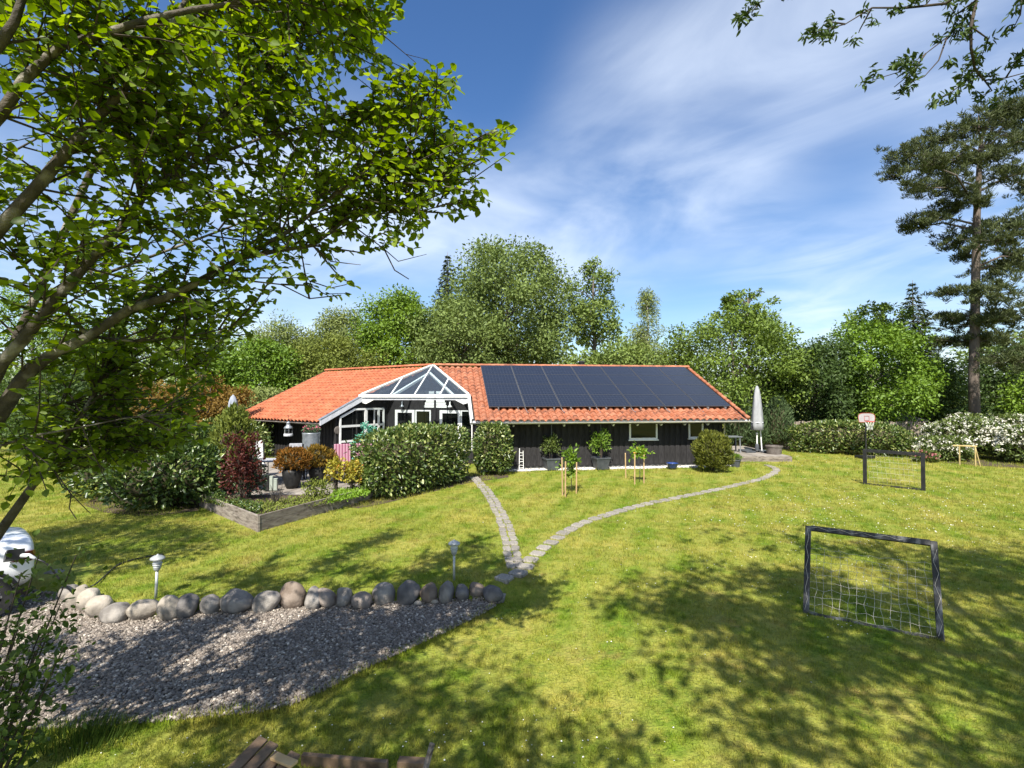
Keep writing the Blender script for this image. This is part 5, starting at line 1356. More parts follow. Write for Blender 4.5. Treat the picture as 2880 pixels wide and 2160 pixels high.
# turquoise plant in front of the big window
p = at(1018, 1300, 19.6); p.z = DZ
t = thing('turquoise_plant', 'turquoise leaved plant in front of the big white framed window', 'plant', p)
MB().lathe([(0.16, 0), (0.2, 0.3), (0.19, 0.31)], p, 14).build('pot', M['anthracite'], t)
MB().tube([p + up * 0.2, p + Vector((0.03, 0, 1.1)), p + Vector((0.1, 0, 2.0))], [0.02, 0.015, 0.008], 6).build('stem', M['bark'], t)
for k, (dx, z, r, h) in enumerate(((0.12, 1.65, 0.30, 0.62), (-0.22, 1.15, 0.28, 0.5), (0.02, 0.75, 0.25, 0.45))):
    rt = np.random.default_rng(90 + k); C_ = np.array([[dx, 0, z]]) + rt.normal(size=(9, 3)) * np.array([r * 0.5, r * 0.4, h * 0.28]); P_, D_, N_, S_, r_ = clump_leaves(rt, C_, np.full(9, 0.12), 22, 0.10)
    link_mesh('foliage', leaf_mesh('foliage', P_, D_, N_, S_, 'ovate', r_, rt, 0.5), LF['turquoise'], t)
# utility posts in the bed
for px, w_, h_, mt, lb in ((746, 0.17, 0.46, 'iron', 'black utility box behind the raised bed'), (759, 0.10, 0.42, 'green_box', 'taller pale green utility post beside the black box'), (771, 0.11, 0.34, 'green_box', 'shorter pale green utility post left of the black pot')):
    p = gp(px, 1380, 0.24); b_ = MB(); b_.box(p.x, p.y + 0.1, 0.23 + h_ / 2, w_, w_ * 0.8, h_); b_.prism([(p.x - w_ * 0.56, p.y + 0.1 - w_ * 0.46, 0.235 + h_), (p.x + w_ * 0.56, p.y + 0.1 - w_ * 0.46, 0.235 + h_), (p.x + w_ * 0.56, p.y + 0.1 + w_ * 0.46, 0.235 + h_), (p.x - w_ * 0.56, p.y + 0.1 + w_ * 0.46, 0.235 + h_)], (0, 0, 0.03))
    o = b_.build('utility_post', M[mt], bevel=0.01); tag(o, lb, 'utility post')
# closed blue grey parasol behind the left hedge
def parasol(loc, z0, z1, rb, cmat, label, folds=9, name='closed_parasol', waist=None):
    t = thing(name, label, 'parasol', loc); v, f = [], []; n = folds * 4; prof = [(0.0, rb), (0.06, rb * 1.02), (0.3, rb * 0.84), (0.6, rb * 0.62), (0.85, rb * 0.42), (0.95, rb * 0.22), (1.0, 0.03)]
    if waist: prof = waist
    for i, (q, r_) in enumerate(prof):
        for k in range(n):
            a = 2 * math.pi * k / n; rr = r_ * (1 + 0.14 * math.cos(folds * a + i * 0.25) * (1 - 0.6 * q))
            v.append((loc[0] + rr * math.cos(a), loc[1] + rr * math.sin(a), z0 + q * (z1 - z0)))
    for i in range(len(prof) - 1):
        for k in range(n): f.append((i * n + k, i * n + (k + 1) % n, (i + 1) * n + (k + 1) % n, (i + 1) * n + k))
    f.append(tuple(range(n - 1, -1, -1))); f.append(tuple((len(prof) - 1) * n + k for k in range(n)))
    MB().add(v, f).build('canopy', cmat, t, smooth=True); return t
p = at(655, 1175, 23.4); t = parasol((p.x, p.y, 0), 1.75, 3.22, 0.28, M['parasol_blue'], 'closed blue grey parasol behind the left shrubs', 8, waist=[(0, 0.30), (0.1, 0.29), (0.42, 0.27), (0.5, 0.18), (0.56, 0.21), (0.8, 0.17), (0.95, 0.10), (1, 0.03)])
MB().tube([(p.x, p.y, 0), (p.x, p.y, 3.25)], 0.025, 8).build('pole', M['white_grey'], t); MB().lathe([(0.26, 0), (0.26, 0.06), (0.06, 0.09), (0.05, 0.3)], (p.x, p.y, 0), 16).build('base', M['anthracite'], t)
# covered parasol on the right deck
p = gp(2131, 1272, 0.27); t = parasol((p.x, p.y, 0.27), 1.42, 3.72, 0.33, M['cover_grey'], 'tall parasol under a grey cover on the right deck', 5, waist=[(0, 0.30), (0.12, 0.285), (0.2, 0.272), (0.45, 0.235), (0.75, 0.17), (0.9, 0.12), (0.97, 0.07), (1, 0.02)])
MB().lathe([(0.285, 0), (0.292, 0.02), (0.284, 0.04)], (p.x, p.y, 1.79), 20).build('strap', M['white_grey'], t)
MB().tube([(p.x + 0.22, p.y, 0.33), (p.x + 0.14, p.y, 1.6)], 0.03, 8).build('pole', M['white'], t)
MB().tube([(p.x - 0.03, p.y, 0.33), (p.x - 0.03, p.y, 1.2)], 0.035, 8).build('mast_foot', M['white'], t)
MB().lathe([(0.0, 0.0), (0.055, 0.03), (0.055, 0.08), (0.0, 0.11)], (p.x - 0.03, p.y, 1.19), 10).build('knob', M['white'], t)
for dx, dy in ((-0.48, -0.15), (0.32, -0.2), (-0.42, 0.45), (0.34, 0.45)): MB().box(p.x + dx, p.y + dy + 0.1, 0.315, 0.50, 0.50, 0.085, 0.05).build('base_slab', M['anthracite'], t, bevel=0.015)
MB().lathe([(0.10, 0.0), (0.09, 0.3), (0.05, 0.36)], (p.x - 0.03, p.y, 0.36), 12).build('socket', M['anthracite'], t)
# tub and side table on the deck
p = gp(2190, 1279, 0.27); t = thing('round_tub', 'round brown planting tub on the corner of the right deck', 'tub', (p.x - 0.05, p.y + 0.35, 0.27))
MB().lathe([(0.33, 0.0), (0.385, 0.36), (0.41, 0.36), (0.41, 0.42), (0.36, 0.42), (0.35, 0.33)], (p.x - 0.05, p.y + 0.35, 0.27), 26).build('tub', M['terracotta'], t); MB().lathe([(0.0, 0.0), (0.35, 0.0), (0.35, 0.01)], (p.x - 0.05, p.y + 0.35, 0.60), 20).build('soil', M['soil'], t)
t = thing('deck_table', 'grey metal table half hidden behind the house corner', 'table', (11.35, 26.9, 0.27))
MB().box(11.35, 26.9, 1.08, 1.0, 0.7, 0.04).build('table_top', M['zinc'], t)
for sx in (-1, 1):
    for sy in (-1, 1): MB().bar((11.35 + sx * 0.42, 26.9 + sy * 0.28, 0.27), (11.35 + sx * 0.40, 26.9 + sy * 0.27, 1.06), 0.05, 0.05).build('leg', M['zinc'], t)

# ================================================================== PLAY THINGS ON THE LAWN
def goal(bl, br, h, lean, th, mat, label, net=False):
    bl, br = Vector(bl), Vector(br); d = (br - bl); w = d.length; d.normalize(); n = Vector((-d.y, d.x, 0))
    if n.y < 0: n = -n
    t = thing('football_goal', label, 'goal', tuple((bl + br) / 2)); top = n * lean + up * h
    ax = top.normalized()
    nd = d.cross(ax).normalized()
    if nd.y > 0: nd = -nd
    for p_ in (bl, br - d * th): MB().hexa(p_ - n * 0.0 + up * -0.01, d * th, -nd * th * 0.8, top).build('post', mat, t, bevel=0.004)
    MB().hexa(bl + top - ax * th * 0.98 + d * th, d * (w - 2 * th), -nd * th * 0.8, ax * th).build('crossbar', mat, t, bevel=0.004)
    MB().hexa(bl + d * th + up * -0.005, d * (w - 2 * th), -nd * th * 0.7, ax * th * 0.55).build('ground_bar', mat, t, bevel=0.003)
    if net:
        rg_ = np.random.default_rng(4); NX, NY = 15, 12; G = {}
        for i in range(NX + 1):
            for j in range(NY + 1):
                u, v_ = i / NX, j / NY
                bulge = 0.20 * math.sin(math.pi * min(1, v_ * 1.05)) * (0.5 + 0.5 * math.sin(math.pi * u)) + 0.03
                sag = -0.04 * math.sin(math.pi * u) * v_
                G[i, j] = bl + d * (th * 0.6 + u * (w - th * 1.2)) + top * (0.02 + 0.94 * v_) + n * bulge + up * sag + Vector((rg_.normal() * 0.012, rg_.normal() * 0.01, rg_.normal() * 0.012))
        b_ = MB()
        for i in range(NX + 1): b_.tube([G[i, j] for j in range(NY + 1 if i in (0, NX) else NY - 2 - int(2 * rg_.random()))], 0.0023, 4, cap=False)
        for j in range(NY - 2): b_.tube([G[i, j] for i in range(NX + 1)], 0.0023, 4, cap=False)
        # lacing round the frame
        f_ = nd * 0.012
        def lace(p0, p1, k, amp, sd):
            pts = []
            for i in range(k + 1): pts.append(p0 + (p1 - p0) * (i / k) + sd * (amp * (0.5 if i % 2 else -0.5)) + f_)
            b_.tube(pts, 0.0027, 4)
        lace(bl + top - ax * th * 0.5 + d * 0.03, br + top - ax * th * 0.5 - d * 0.3, 9, 0.04, ax)
        lace(bl + d * th * 0.5 + top * 0.04, bl + d * th * 0.5 + top * 0.97, 8, 0.03, d)
        lace(br - d * th * 0.5 + top * 0.04, br - d * th * 0.5 + top * 0.9, 7, 0.05, d)
        o = b_.build('net', M['cord'], t); o['kind'] = 'stuff'
    else:
        rg_ = np.random.default_rng(6); b_ = MB()
        for i in range(13): b_.tube([bl + d * (th + (w - 2 * th) * i / 12) + up * 0.02 + n * (0.5 * (1 - j / 6)) + top * (j / 6) * 0.97 for j in range(7)], 0.003, 4, cap=False)
        for j in range(1, 6): b_.tube([bl + d * (th + (w - 2 * th) * i / 6) + up * 0.02 + n * (0.5 * (1 - j / 6)) + top * (j / 6) * 0.97 for i in range(7)], 0.003, 4, cap=False)
        o = b_.build('net', M['cord'], t); o['kind'] = 'stuff'
    return t
goal(gp(2258, 1724), gp(2658, 1806), 1.17, 0.60, 0.078, M['goal_black'], 'black wooden football goal with torn white net, nearest the camera', True)
goal(gp(2427, 1362), gp(2602, 1381), 1.27, 0.02, 0.11, M['goal_far'], 'black football goal standing far back on the lawn')
# yellow hurdle
a_, c_ = gp(2712, 1312), gp(2738, 1320); t = thing('wooden_hurdle', 'small yellow wooden goal frame in front of the rhododendrons', 'goal', tuple((a_ + c_) / 2))
base = gp(2722, 1312)
for x0, y0 in ((base.x - 0.15, base.y + 0.25), (base.x + 0.35, base.y)): MB().tube([(x0, y0, -0.02), (x0, y0 , 0.90)], 0.03, 6).build('post', M['yellow_wood'], t)
MB().tube([(base.x - 0.36, base.y + 0.35, 0.91), (base.x + 0.40, base.y - 0.03, 0.91)], 0.035, 6).build('crossbar', M['yellow_wood'], t)
MB().tube([(base.x + 0.35, base.y, 0.88), (base.x + 0.48, base.y - 0.1, 0.0)], 0.025, 6).build('brace', M['yellow_wood'], t)
# basketball hoop
p = gp(2436, 1290); t = thing('basketball_hoop', 'portable basketball hoop with pale backboard in front of the hedge', 'basketball hoop', tuple(p))
bm = MB(); bm.box(p.x, p.y + 0.1, 0.08, 0.75, 0.55, 0.15, 0.2); bm.build('base', M['black_plastic'], t, bevel=0.04)
MB().tube([(p.x, p.y, 0.1), (p.x, p.y, 2.0)], 0.035, 8).build('pole', M['iron'], t)
poly = []
for k in range(17):
    a = math.pi * (1 - k / 16); poly.append((p.x + 0.42 * math.copysign(abs(math.cos(a)) ** 0.6, math.cos(a)), p.y - 0.08, 2.05 + 0.27 * math.sin(a) ** 0.55))
poly += [(p.x + 0.38, p.y - 0.08, 1.86), (p.x - 0.38, p.y - 0.08, 1.86)]
bb = MB().prism(poly, (0, 0.03, 0)).build('backboard', M['board_plastic'], t)
rim_ = MB(); pp = [Vector(q) for q in poly]
for q0, q1 in zip(pp, pp[1:] + pp[:1]): rim_.bar(q0 + Vector((0, -0.006, 0)), q1 + Vector((0, -0.006, 0)), 0.012, 0.018, up=(0, 1, 0)) if (q1 - q0).length > 1e-4 else None
rim_.build('border', M['red_plastic'], bb)
sq = MB()
for (x0, z0, x1, z1) in ((-0.12, 1.95, 0.12, 1.95), (-0.12, 2.17, 0.12, 2.17), (-0.12, 1.95, -0.12, 2.17), (0.12, 1.95, 0.12, 2.17)): sq.bar((p.x + x0, p.y - 0.084, z0), (p.x + x1, p.y - 0.084, z1), 0.012, 0.025, up=(0, 1, 0))
sq.build('target_square', M['red_plastic'], bb)
MB().tube([(p.x + 0.20 * math.cos(k * math.pi / 10), p.y - 0.31 + 0.20 * math.sin(k * math.pi / 10), 1.90) for k in range(21)], 0.012, 6).build('rim', M['red_plastic'], t)
nb_ = MB()
for k in range(10):
    a = k * math.pi / 5
    nb_.tube([(p.x + r_ * math.cos(a + o_), p.y - 0.31 + r_ * math.sin(a + o_), z) for r_, o_, z in ((0.20, 0, 1.90), (0.16, 0.2, 1.76), (0.12, 0.35, 1.62), (0.11, 0.5, 1.50))], 0.008, 4)
o = nb_.build('net', M['white'], t); o['kind'] = 'stuff'

# ================================================================== GARDEN LAMPS
def garden_lamp(px, py, label, lean, lit):
    p = gp(px, py); t = thing('garden_lamp', label, 'garden lamp', tuple(p), 'garden lamps beside the gravel')
    x, y, z = p
    MB().tube([(x, y, z - 0.03), (x, y, z + 0.46)], 0.021, 10).build('post', M['lamp_metal'], t, smooth=True)
    MB().lathe([(0.022, 0.43), (0.045, 0.46), (0.055, 0.50), (0.05, 0.515), (0.065, 0.53), (0.06, 0.545), (0.07, 0.56)], (x, y, z), 18).build('louvre', M['lamp_metal'], t)
    MB().lathe([(0.055, 0.56), (0.06, 0.60), (0.06, 0.62)], (x, y, z), 16).build('glass', M['lamp_glass'], t)
    MB().lathe([(0.095, 0.615), (0.105, 0.625), (0.10, 0.645), (0.06, 0.672), (0.02, 0.685), (0.012, 0.70), (0.0, 0.705)], (x, y, z), 20).build('cap', M['lamp_metal'], t, smooth=True)
    t.rotation_euler = (0, lean, 0)
    return t
garden_lamp(438, 1684, 'slim metal garden lamp behind the pale boulders near the car', 0.03, False)
garden_lamp(1277, 1632, 'slim metal garden lamp near the stepping stone path', 0.0, True)

# ================================================================== CAR (rear towards the path, charging)
cx, cy, cz = 0.0, 0.0, 0.0            # built with its tail corner at the origin
car = thing('white_car', 'white electric car charging at the left edge of the gravel', 'car', (0, 0, 0))
def section(x):      # outline half profile (y half width, z) from sill to roof centre at distance x ahead of the tail
    table = {0.00: (0.70, 0.40, 0.72, 0.78, 0.62, 1.02, 0.34, 1.07), 0.10: (0.86, 0.30, 0.88, 0.74, 0.78, 1.08, 0.40, 1.14), 0.35: (0.90, 0.26, 0.93, 0.74, 0.83, 1.10, 0.48, 1.16), 0.75: (0.90, 0.24, 0.94, 0.74, 0.84, 1.09, 0.52, 1.20),
             1.15: (0.91, 0.24, 0.94, 0.72, 0.84, 1.06, 0.58, 1.34), 1.7: (0.91, 0.22, 0.93, 0.70, 0.83, 1.00, 0.60, 1.42), 2.4: (0.91, 0.22, 0.93, 0.70, 0.83, 0.98, 0.62, 1.44), 3.0: (0.91, 0.22, 0.93, 0.68, 0.83, 0.95, 0.56, 1.28),
             3.5: (0.90, 0.22, 0.92, 0.66, 0.80, 0.90, 0.45, 1.00), 4.2: (0.86, 0.24, 0.88, 0.60, 0.74, 0.78, 0.40, 0.86), 4.65: (0.62, 0.32, 0.64, 0.55, 0.52, 0.66, 0.30, 0.70)}
    return table[x]
xs_ = [0.00, 0.10, 0.35, 0.75, 1.15, 1.7, 2.4, 3.0, 3.5, 4.2, 4.65]
v, f = [], []
for x in xs_:
    s = section(x); half = [(s[0], s[1]), (s[2], s[3]), (s[4], s[5]), (s[6], s[7])]
    ring = [(-yy, zz) for yy, zz in half] + [(yy, zz) for yy, zz in reversed(half)]
    v += [(cx - x, cy + 0.93 + yy, cz + zz) for yy, zz in ring]
for i in range(len(xs_) - 1):
    for k in range(7): f.append((i * 8 + k, i * 8 + k + 1, (i + 1) * 8 + k + 1, (i + 1) * 8 + k))
    f.append((i * 8 + 7, i * 8, (i + 1) * 8, (i + 1) * 8 + 7))
f.append(tuple(range(7, -1, -1))); f.append(tuple((len(xs_) - 1) * 8 + k for k in range(8)))
body = MB().add(v, f).build('body', M['car_paint'], car, smooth=True)
md = body.modifiers.new('sub', 'SUBSURF'); md.levels = 2; md.render_levels = 2
# windows, lamps, plate, wheels
gw = MB()
gw.prism([(cx - 1.15, cy + 0.115, cz + 1.03), (cx - 2.95, cy + 0.11, cz + 0.98), (cx - 2.75, cy + 0.31, cz + 1.24), (cx - 1.75, cy + 0.335, cz + 1.36)], (0, 0.03, 0.0)); gw.build('side_window', M['pane'], car)
MB().prism([(cx - 0.03, cy + 0.16, cz + 0.80), (cx - 0.10, cy + 0.06, cz + 0.80), (cx - 0.30, cy + 0.01, cz + 0.83), (cx - 0.30, cy + 0.02, cz + 0.96), (cx - 0.08, cy + 0.09, cz + 0.95), (cx - 0.03, cy + 0.20, cz + 0.93)], (-0.03, 0.05, 0.0)).build('tail_lamp', M['tail_lamp'], car)
MB().prism([(cx - 0.20, cy + 0.02, cz + 0.84), (cx - 0.42, cy + 0.0, cz + 0.86), (cx - 0.40, cy + 0.01, cz + 1.0), (cx - 0.20, cy + 0.03, cz + 0.98)], (0.02, -0.07, 0.05)).build('charge_flap', M['black_plastic'], car)
MB().prism([(cx - 0.10, cy + 0.12, cz + 0.28), (cx - 0.55, cy + 0.02, cz + 0.26), (cx - 0.55, cy + 0.02, cz + 0.34), (cx - 0.10, cy + 0.11, cz + 0.38)], (0, -0.01, 0)).build('bumper_trim', M['black_plastic'], car)
for x in (0.62, 3.60):
    for y, s in ((cy + 0.10, -1), (cy + 1.76, 1)):
        wc = Vector((cx - x, y, cz + 0.335)); w = MB(); prof = [(0.20, -0.10), (0.325, -0.10), (0.335, -0.07), (0.335, 0.07), (0.325, 0.10), (0.20, 0.10)]; vv_, ff_ = [], []
        for r_, o_ in prof:
            for k in range(28): a = 2 * math.pi * k / 28; vv_.append(wc + Vector((r_ * math.cos(a), o_, r_ * math.sin(a))))
        for i in range(5):
            for k in range(28): ff_.append((i * 28 + k, i * 28 + (k + 1) % 28, (i + 1) * 28 + (k + 1) % 28, (i + 1) * 28 + k))
        wh = w.add(vv_, ff_).build('wheel', M['tyre'], car, smooth=False)
        rb = MB()
        for k in range(10):
            a = 2 * math.pi * k / 10; dv = Vector((math.cos(a), 0, math.sin(a))); rb.bar(wc + Vector((0, s * 0.075, 0)) + dv * 0.03, wc + Vector((0, s * 0.085, 0)) + dv * 0.215, 0.035, 0.02, up=(0, 1, 0))
        rb.tube([wc + Vector((0, s * 0.09, 0)) + Vector((0.213 * math.cos(q), 0, 0.213 * math.sin(q))) for q in [2 * math.pi * k / 24 for k in range(25)]], 0.012, 5)
        rb.tube([wc + Vector((0, s * 0.03, 0)), wc + Vector((0, s * 0.04, 0))], 0.205, 20)
        rb.build('rim', M['rim'], wh)
    ab = MB(); ab.tube([Vector((cx - x + 0.385 * math.cos(q), cy + 0.005, cz + 0.335 + 0.385 * math.sin(q))) for q in [math.pi * k / 14 for k in range(15)]], 0.03, 6); ab.build('wheel_arch', M['black_plastic'], car, smooth=True)
car.location = (-7.5, 8.25, -0.205); car.rotation_euler = (0, 0, math.radians(49.4))
CARM = Matrix.Translation((-7.5, 8.25, -0.205)) @ Matrix.Rotation(math.radians(49.4), 4, 'Z')
cx, cy, cz = -7.3, 8.0, -0.205
# charging cable
port = CARM @ Vector((-0.22, -0.02, 0.92))
cb_ = thing('charging_cable', 'black charging cable from the car onto the grass', 'cable', (-6.9, 8.2, -0.1))
MB().tube([port, port + Vector((0.16, -0.05, 0.02)), port + Vector((0.27, -0.05, -0.03))], [0.035, 0.032, 0.022], 8).build('plug', M['white_grey'], cb_, smooth=True)
cpts = [port + Vector((0.26, -0.05, -0.03)), port + Vector((0.42, -0.02, -0.12)), port + Vector((0.52, 0.1, -0.4)), port + Vector((0.62, 0.3, -0.75))]
for q in ((205, 1668), (262, 1650), (300, 1618), (335, 1590), (395, 1572), (470, 1560)): g3 = gp(*q); cpts.append(Vector((g3.x, g3.y, g3.z + 0.02)))
sm = []
for i in range(len(cpts) - 1):
    p0, p1, p2, p3 = cpts[max(i - 1, 0)], cpts[i], cpts[i + 1], cpts[min(i + 2, len(cpts) - 1)]
    for k in range(6): t_ = k / 6; sm.append(0.5 * ((2 * p1) + (p2 - p0) * t_ + (2 * p0 - 5 * p1 + 4 * p2 - p3) * t_ * t_ + (3 * p1 - p0 - 3 * p2 + p3) * t_ ** 3))
MB().tube(sm, 0.014, 6).build('cord', M['black_plastic'], cb_, smooth=True)

# ================================================================== PALLET AND STICKS AT THE FOOT OF THE PICTURE
zt = 0.32
A_, B_, C_ = gp(729, 2068, zt), gp(637, 2160, zt), gp(850, 2124, zt)
du = (B_ - A_).normalized(); dv = (C_ - A_); wv_ = dv.length; dv.normalize()
pal = thing('wooden_pallet', 'old slatted pallet top in the grass at the bottom edge', 'pallet', (A_.x, A_.y, ground_z(A_.x, A_.y)))
sw = wv_ / 4
for i in range(4):
    st_ = A_ + dv * (i * sw) + du * (0.06 * (i == 2) + 0.0)
    MB().hexa(st_, dv * (sw - 0.022), du * 1.15, up * -0.022).build('slat', M['pallet'], pal, bevel=0.003)
for k in (0.16, 0.95): MB().hexa(A_ + du * k - up * 0.024, dv * wv_, du * 0.09, up * -0.10).build('bearer', M['pallet'], pal)
for k in (0.2, 0.98):
    for s in (0.05, wv_ - 0.14):
        q = A_ + du * k + dv * s; MB().hexa(q - up * 0.125, dv * 0.09, du * 0.07, up * -(zt - 0.125 - ground_z(q.x, q.y) + 0.03)).build('leg', M['pallet'], pal)
q0, q1 = gp(770, 2126, zt + 0.02), gp(828, 2150, zt + 0.02)
o = MB().bar(q0, q1, 0.075, 0.022).build('wood_offcut', M['raw_wood'], bevel=0.003); tag(o, 'short piece of fresh wood lying on the pallet', 'wood')
q0, q1 = gp(850, 2150), gp(1090, 2172); q0.z += 0.05; q1.z += 0.05
o = MB().bar(q0, q1, 0.05, 0.10).build('timber_batten', M['pallet'], bevel=0.003); tag(o, 'long grey batten on the grass beside the pallet', 'batten')
q1, q0 = at(1216, 2090, 4.5), at(1170, 2200, 4.3)
o = MB().bar((q0.x - 0.03, q0.y, ground_z(q0.x, q0.y) - 0.05), q1, 0.035, 0.035).build('wooden_stick', M['old_wood']); tag(o, 'pointed grey stick standing up at the bottom edge', 'stick')
q0, q1 = gp(1120, 2158), gp(1195, 2162); q0.z += 0.04; q1.z += 0.04
o = MB().bar(q0, q1, 0.09, 0.07).build('wood_block', M['pallet'], bevel=0.004); tag(o, 'small wood block at the foot of the pointed stick', 'wood')

# ================================================================== FENCES AND SHEDS AT THE EDGES
fl = thing('board_fence', 'grey brown upright board fence behind the right deck', 'fence', (16.5, 31, 0))
for i in range(62):
    x = 14.2 + i * 0.165; y = 31.4 - 0.10 * i * 0.165 + (0.02 if i % 2 else 0)
    MB().box(x, y, 0.83 + 0.02 * math.sin(i * 1.7), 0.15, 0.022, 1.66 + 0.03 * math.sin(i * 2.3)).build('board', M['fence_wood'], fl, center=True)
for z in (0.4, 1.35): MB().bar((14.1, 31.45, z), (24.4, 30.43, z), 0.05, 0.09).build('rail', M['fence_wood'], fl)
sh = thing('garden_shed', 'low reddish board shed with dark roof beyond the hoop', 'shed', (24.0, 34.5, 0))
for i in range(22): MB().box(21.7 + i * 0.2, 33.2, 0.8, 0.185, 0.024, 1.6).build('board', M['shed_wood'], sh, center=True)
MB().hexa((21.7, 33.22, 0), (4.4, 0, 0), (0, 2.4, 0), (0, 0, 1.6)).build('wall', M['shed_wood'], sh)
MB().hexa((21.4, 32.7, 1.55), (5.0, 0, 0), (0, 3.2, 0.5), (0, 0, 0.10)).build('roof', M['felt'], sh)
ls = thing('slatted_shed', 'dark slatted lean-to behind the leaves on the left', 'shed', (-14.6, 19.6, 0))
for i in range(15):
    z = 0.10 + i * 0.125
    MB().hexa((-16.0, 18.75, z), (2.0, 0, 0), (0, 0.03, 0), (0, 0, 0.095)).build('slat', M['dark_slat'], ls, center=True)
    MB().hexa((-13.97, 18.8, z), (0.03, 0, 0), (0.25, 1.9, 0), (0, 0, 0.095)).build('slat', M['dark_slat'], ls, center=True)
for x, y in ((-15.95, 18.86), (-14.05, 18.86), (-13.8, 20.6), (-15.9, 20.6)): MB().box(x, y, 1.0, 0.09, 0.09, 2.05).build('post', M['dark_slat'], ls)
MB().hexa((-16.2, 18.4, 2.06), (2.7, 0, 0), (0, 2.5, 0.18), (0, 0, 0.06)).build('roof', M['grey_roof'], ls)
fh = thing('far_house', 'neighbouring house roof glimpsed behind the trees on the left', 'house', (-15.5, 47, 0))
MB().hexa((-19, 46, 0), (7, 0, 0), (0, 6, 0), (0, 0, 2.4)).build('wall', M['plinth'], fh)
MB().prism([(-19.4, 45.6, 2.4), (-19.4, 49, 4.0), (-19.4, 52.4, 2.4)], (7.8, 0, 0)).build('roof', M['grey_roof'], fh)

# ================================================================== TREES BEHIND THE HOUSE
def bt(name, label, px, ytop, wpx, Y, ncl, per, lm, seed, prof='round', ycb=1080, bark='bark', rcl=None, leaf=None, gaps=0.0, tr=None, kind='diamond', width=0.55, group='trees around the garden', lean=(0, 0), inner=0.25):
    X = (px - 1440) / F_PX * Y; H = CAM_H + (1112 - ytop) / F_PX * Y; cw = wpx / 2 * Y / F_PX
    cb = max(0.6, CAM_H + (1112 - ycb) / F_PX * Y)
    per = int(per * 1.5)
    return make_tree(name, label, (X, Y), H, cb, cw * 0.95, ncl, rcl or cw * 0.28, per, leaf or Y * 0.0060, LF[lm], M[bark], seed, prof, kind, tr or H * 0.018, group, None, lean, gaps, width, inner)
bt('maple_tree', 'large round maple rising highest behind the red roof', 1425, 665, 430, 45, 210, 135, 'maple', 1, 'round', 1040, rcl=1.5)
bt('maple_tree', 'lower leafy maple right in front of the tall one, above the ridge', 1290, 830, 330, 41, 115, 120, 'maple', 2, 'round', 1070, rcl=1.2)
bt('ash_tree', 'slim open crowned ash right of the tall maple', 1672, 715, 190, 47, 62, 70, 'ash', 3, 'oval', 960, rcl=0.85, gaps=0.30)
bt('oak_tree', 'bright green oak left of the dark spruce', 1120, 812, 240, 42, 115, 120, 'oak', 4, 'round', 1050, rcl=1.1)
make_spruce('spruce_tree', 'tall dark spruce squeezed between oak and maple', ((1258 - 1440) / F_PX * 49, 49), CAM_H + (1112 - 705) / F_PX * 49, 3.6, 38, 5, LF['spruce'], 0.5, 2.0, per=46)
bt('pale_tree', 'pale grey green feathery tree over the left roof end', 965, 860, 210, 44, 95, 95, 'willow', 6, 'oval', 1050, rcl=0.9, gaps=0.15, width=0.35)
bt('thuja_tree', 'dark olive thuja hanging over the left ridge end', 920, 935, 290, 38, 115, 120, 'thuja', 7, 'round', 1110, rcl=1.1, width=0.4)
bt('pale_tree', 'thin pale tree above the clipped hedge on the left', 800, 880, 260, 41, 110, 95, 'willow', 8, 'oval', 1090, rcl=0.95, gaps=0.18, width=0.4)
bt('hornbeam_tree', 'mid green tree behind the left end of the roof', 720, 940, 270, 35, 110, 105, 'hornbeam', 9, 'round', 1150, rcl=0.95)
bt('birch_tree', 'slender light birch right of the ash', 1822, 805, 170, 43, 90, 80, 'willow', 10, 'cone', 1050, 'bark_birch', rcl=0.75, width=0.35, leaf=0.2)
bt('low_tree', 'low shrubby tree showing over the solar panels', 1740, 960, 280, 39, 85, 100, 'ash', 11, 'round', 1080, rcl=0.9)
bt('cherry_tree', 'spreading cherry behind the right end of the roof', 2060, 865, 420, 33, 150, 110, 'cherry', 12, 'round', 1130, rcl=0.95)
bt('young_cherry', 'taller open cherry shoots sticking out above the cherry', 2105, 812, 210, 34, 62, 26, 'cherry', 13, 'wide', 930, rcl=0.28, gaps=0.1, leaf=0.22, inner=0.4)
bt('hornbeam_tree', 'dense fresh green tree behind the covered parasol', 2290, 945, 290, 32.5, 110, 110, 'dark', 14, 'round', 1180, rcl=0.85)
bt('maple_tree', 'bright green broad tree above the basketball hoop', 2450, 890, 360, 33, 130, 115, 'hornbeam', 15, 'round', 1160, rcl=0.95)
bt('elm_tree', 'thin open tree in front of the small spruce', 2480, 845, 190, 35, 60, 26, 'cherry', 16, 'wide', 960, rcl=0.30, leaf=0.24, inner=0.4)
make_spruce('spruce_tree', 'small pointed spruce left of the pine', ((2572 - 1440) / F_PX * 42, 42), CAM_H + (1112 - 785) / F_PX * 42, 3.2, 34, 17, LF['spruce'], 0.44, 1.0, per=46)
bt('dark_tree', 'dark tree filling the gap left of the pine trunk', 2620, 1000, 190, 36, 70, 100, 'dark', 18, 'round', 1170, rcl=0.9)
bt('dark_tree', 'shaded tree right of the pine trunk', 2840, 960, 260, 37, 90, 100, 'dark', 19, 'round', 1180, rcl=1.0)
bt('yellow_green_tree', 'yellow green tree at the right edge of the photo', 2960, 1010, 220, 33, 60, 90, 'oak', 20, 'round', 1190, rcl=0.8)
bt('garden_tree', 'light tree behind the leaves at the far left', 90, 800, 420, 30, 100, 90, 'hornbeam', 21, 'round', 1180, rcl=1.1)
bt('garden_tree', 'darker tree behind the leaves left of the rusty shrub', 380, 860, 380, 31, 110, 95, 'cherry', 22, 'round', 1180, rcl=1.1)
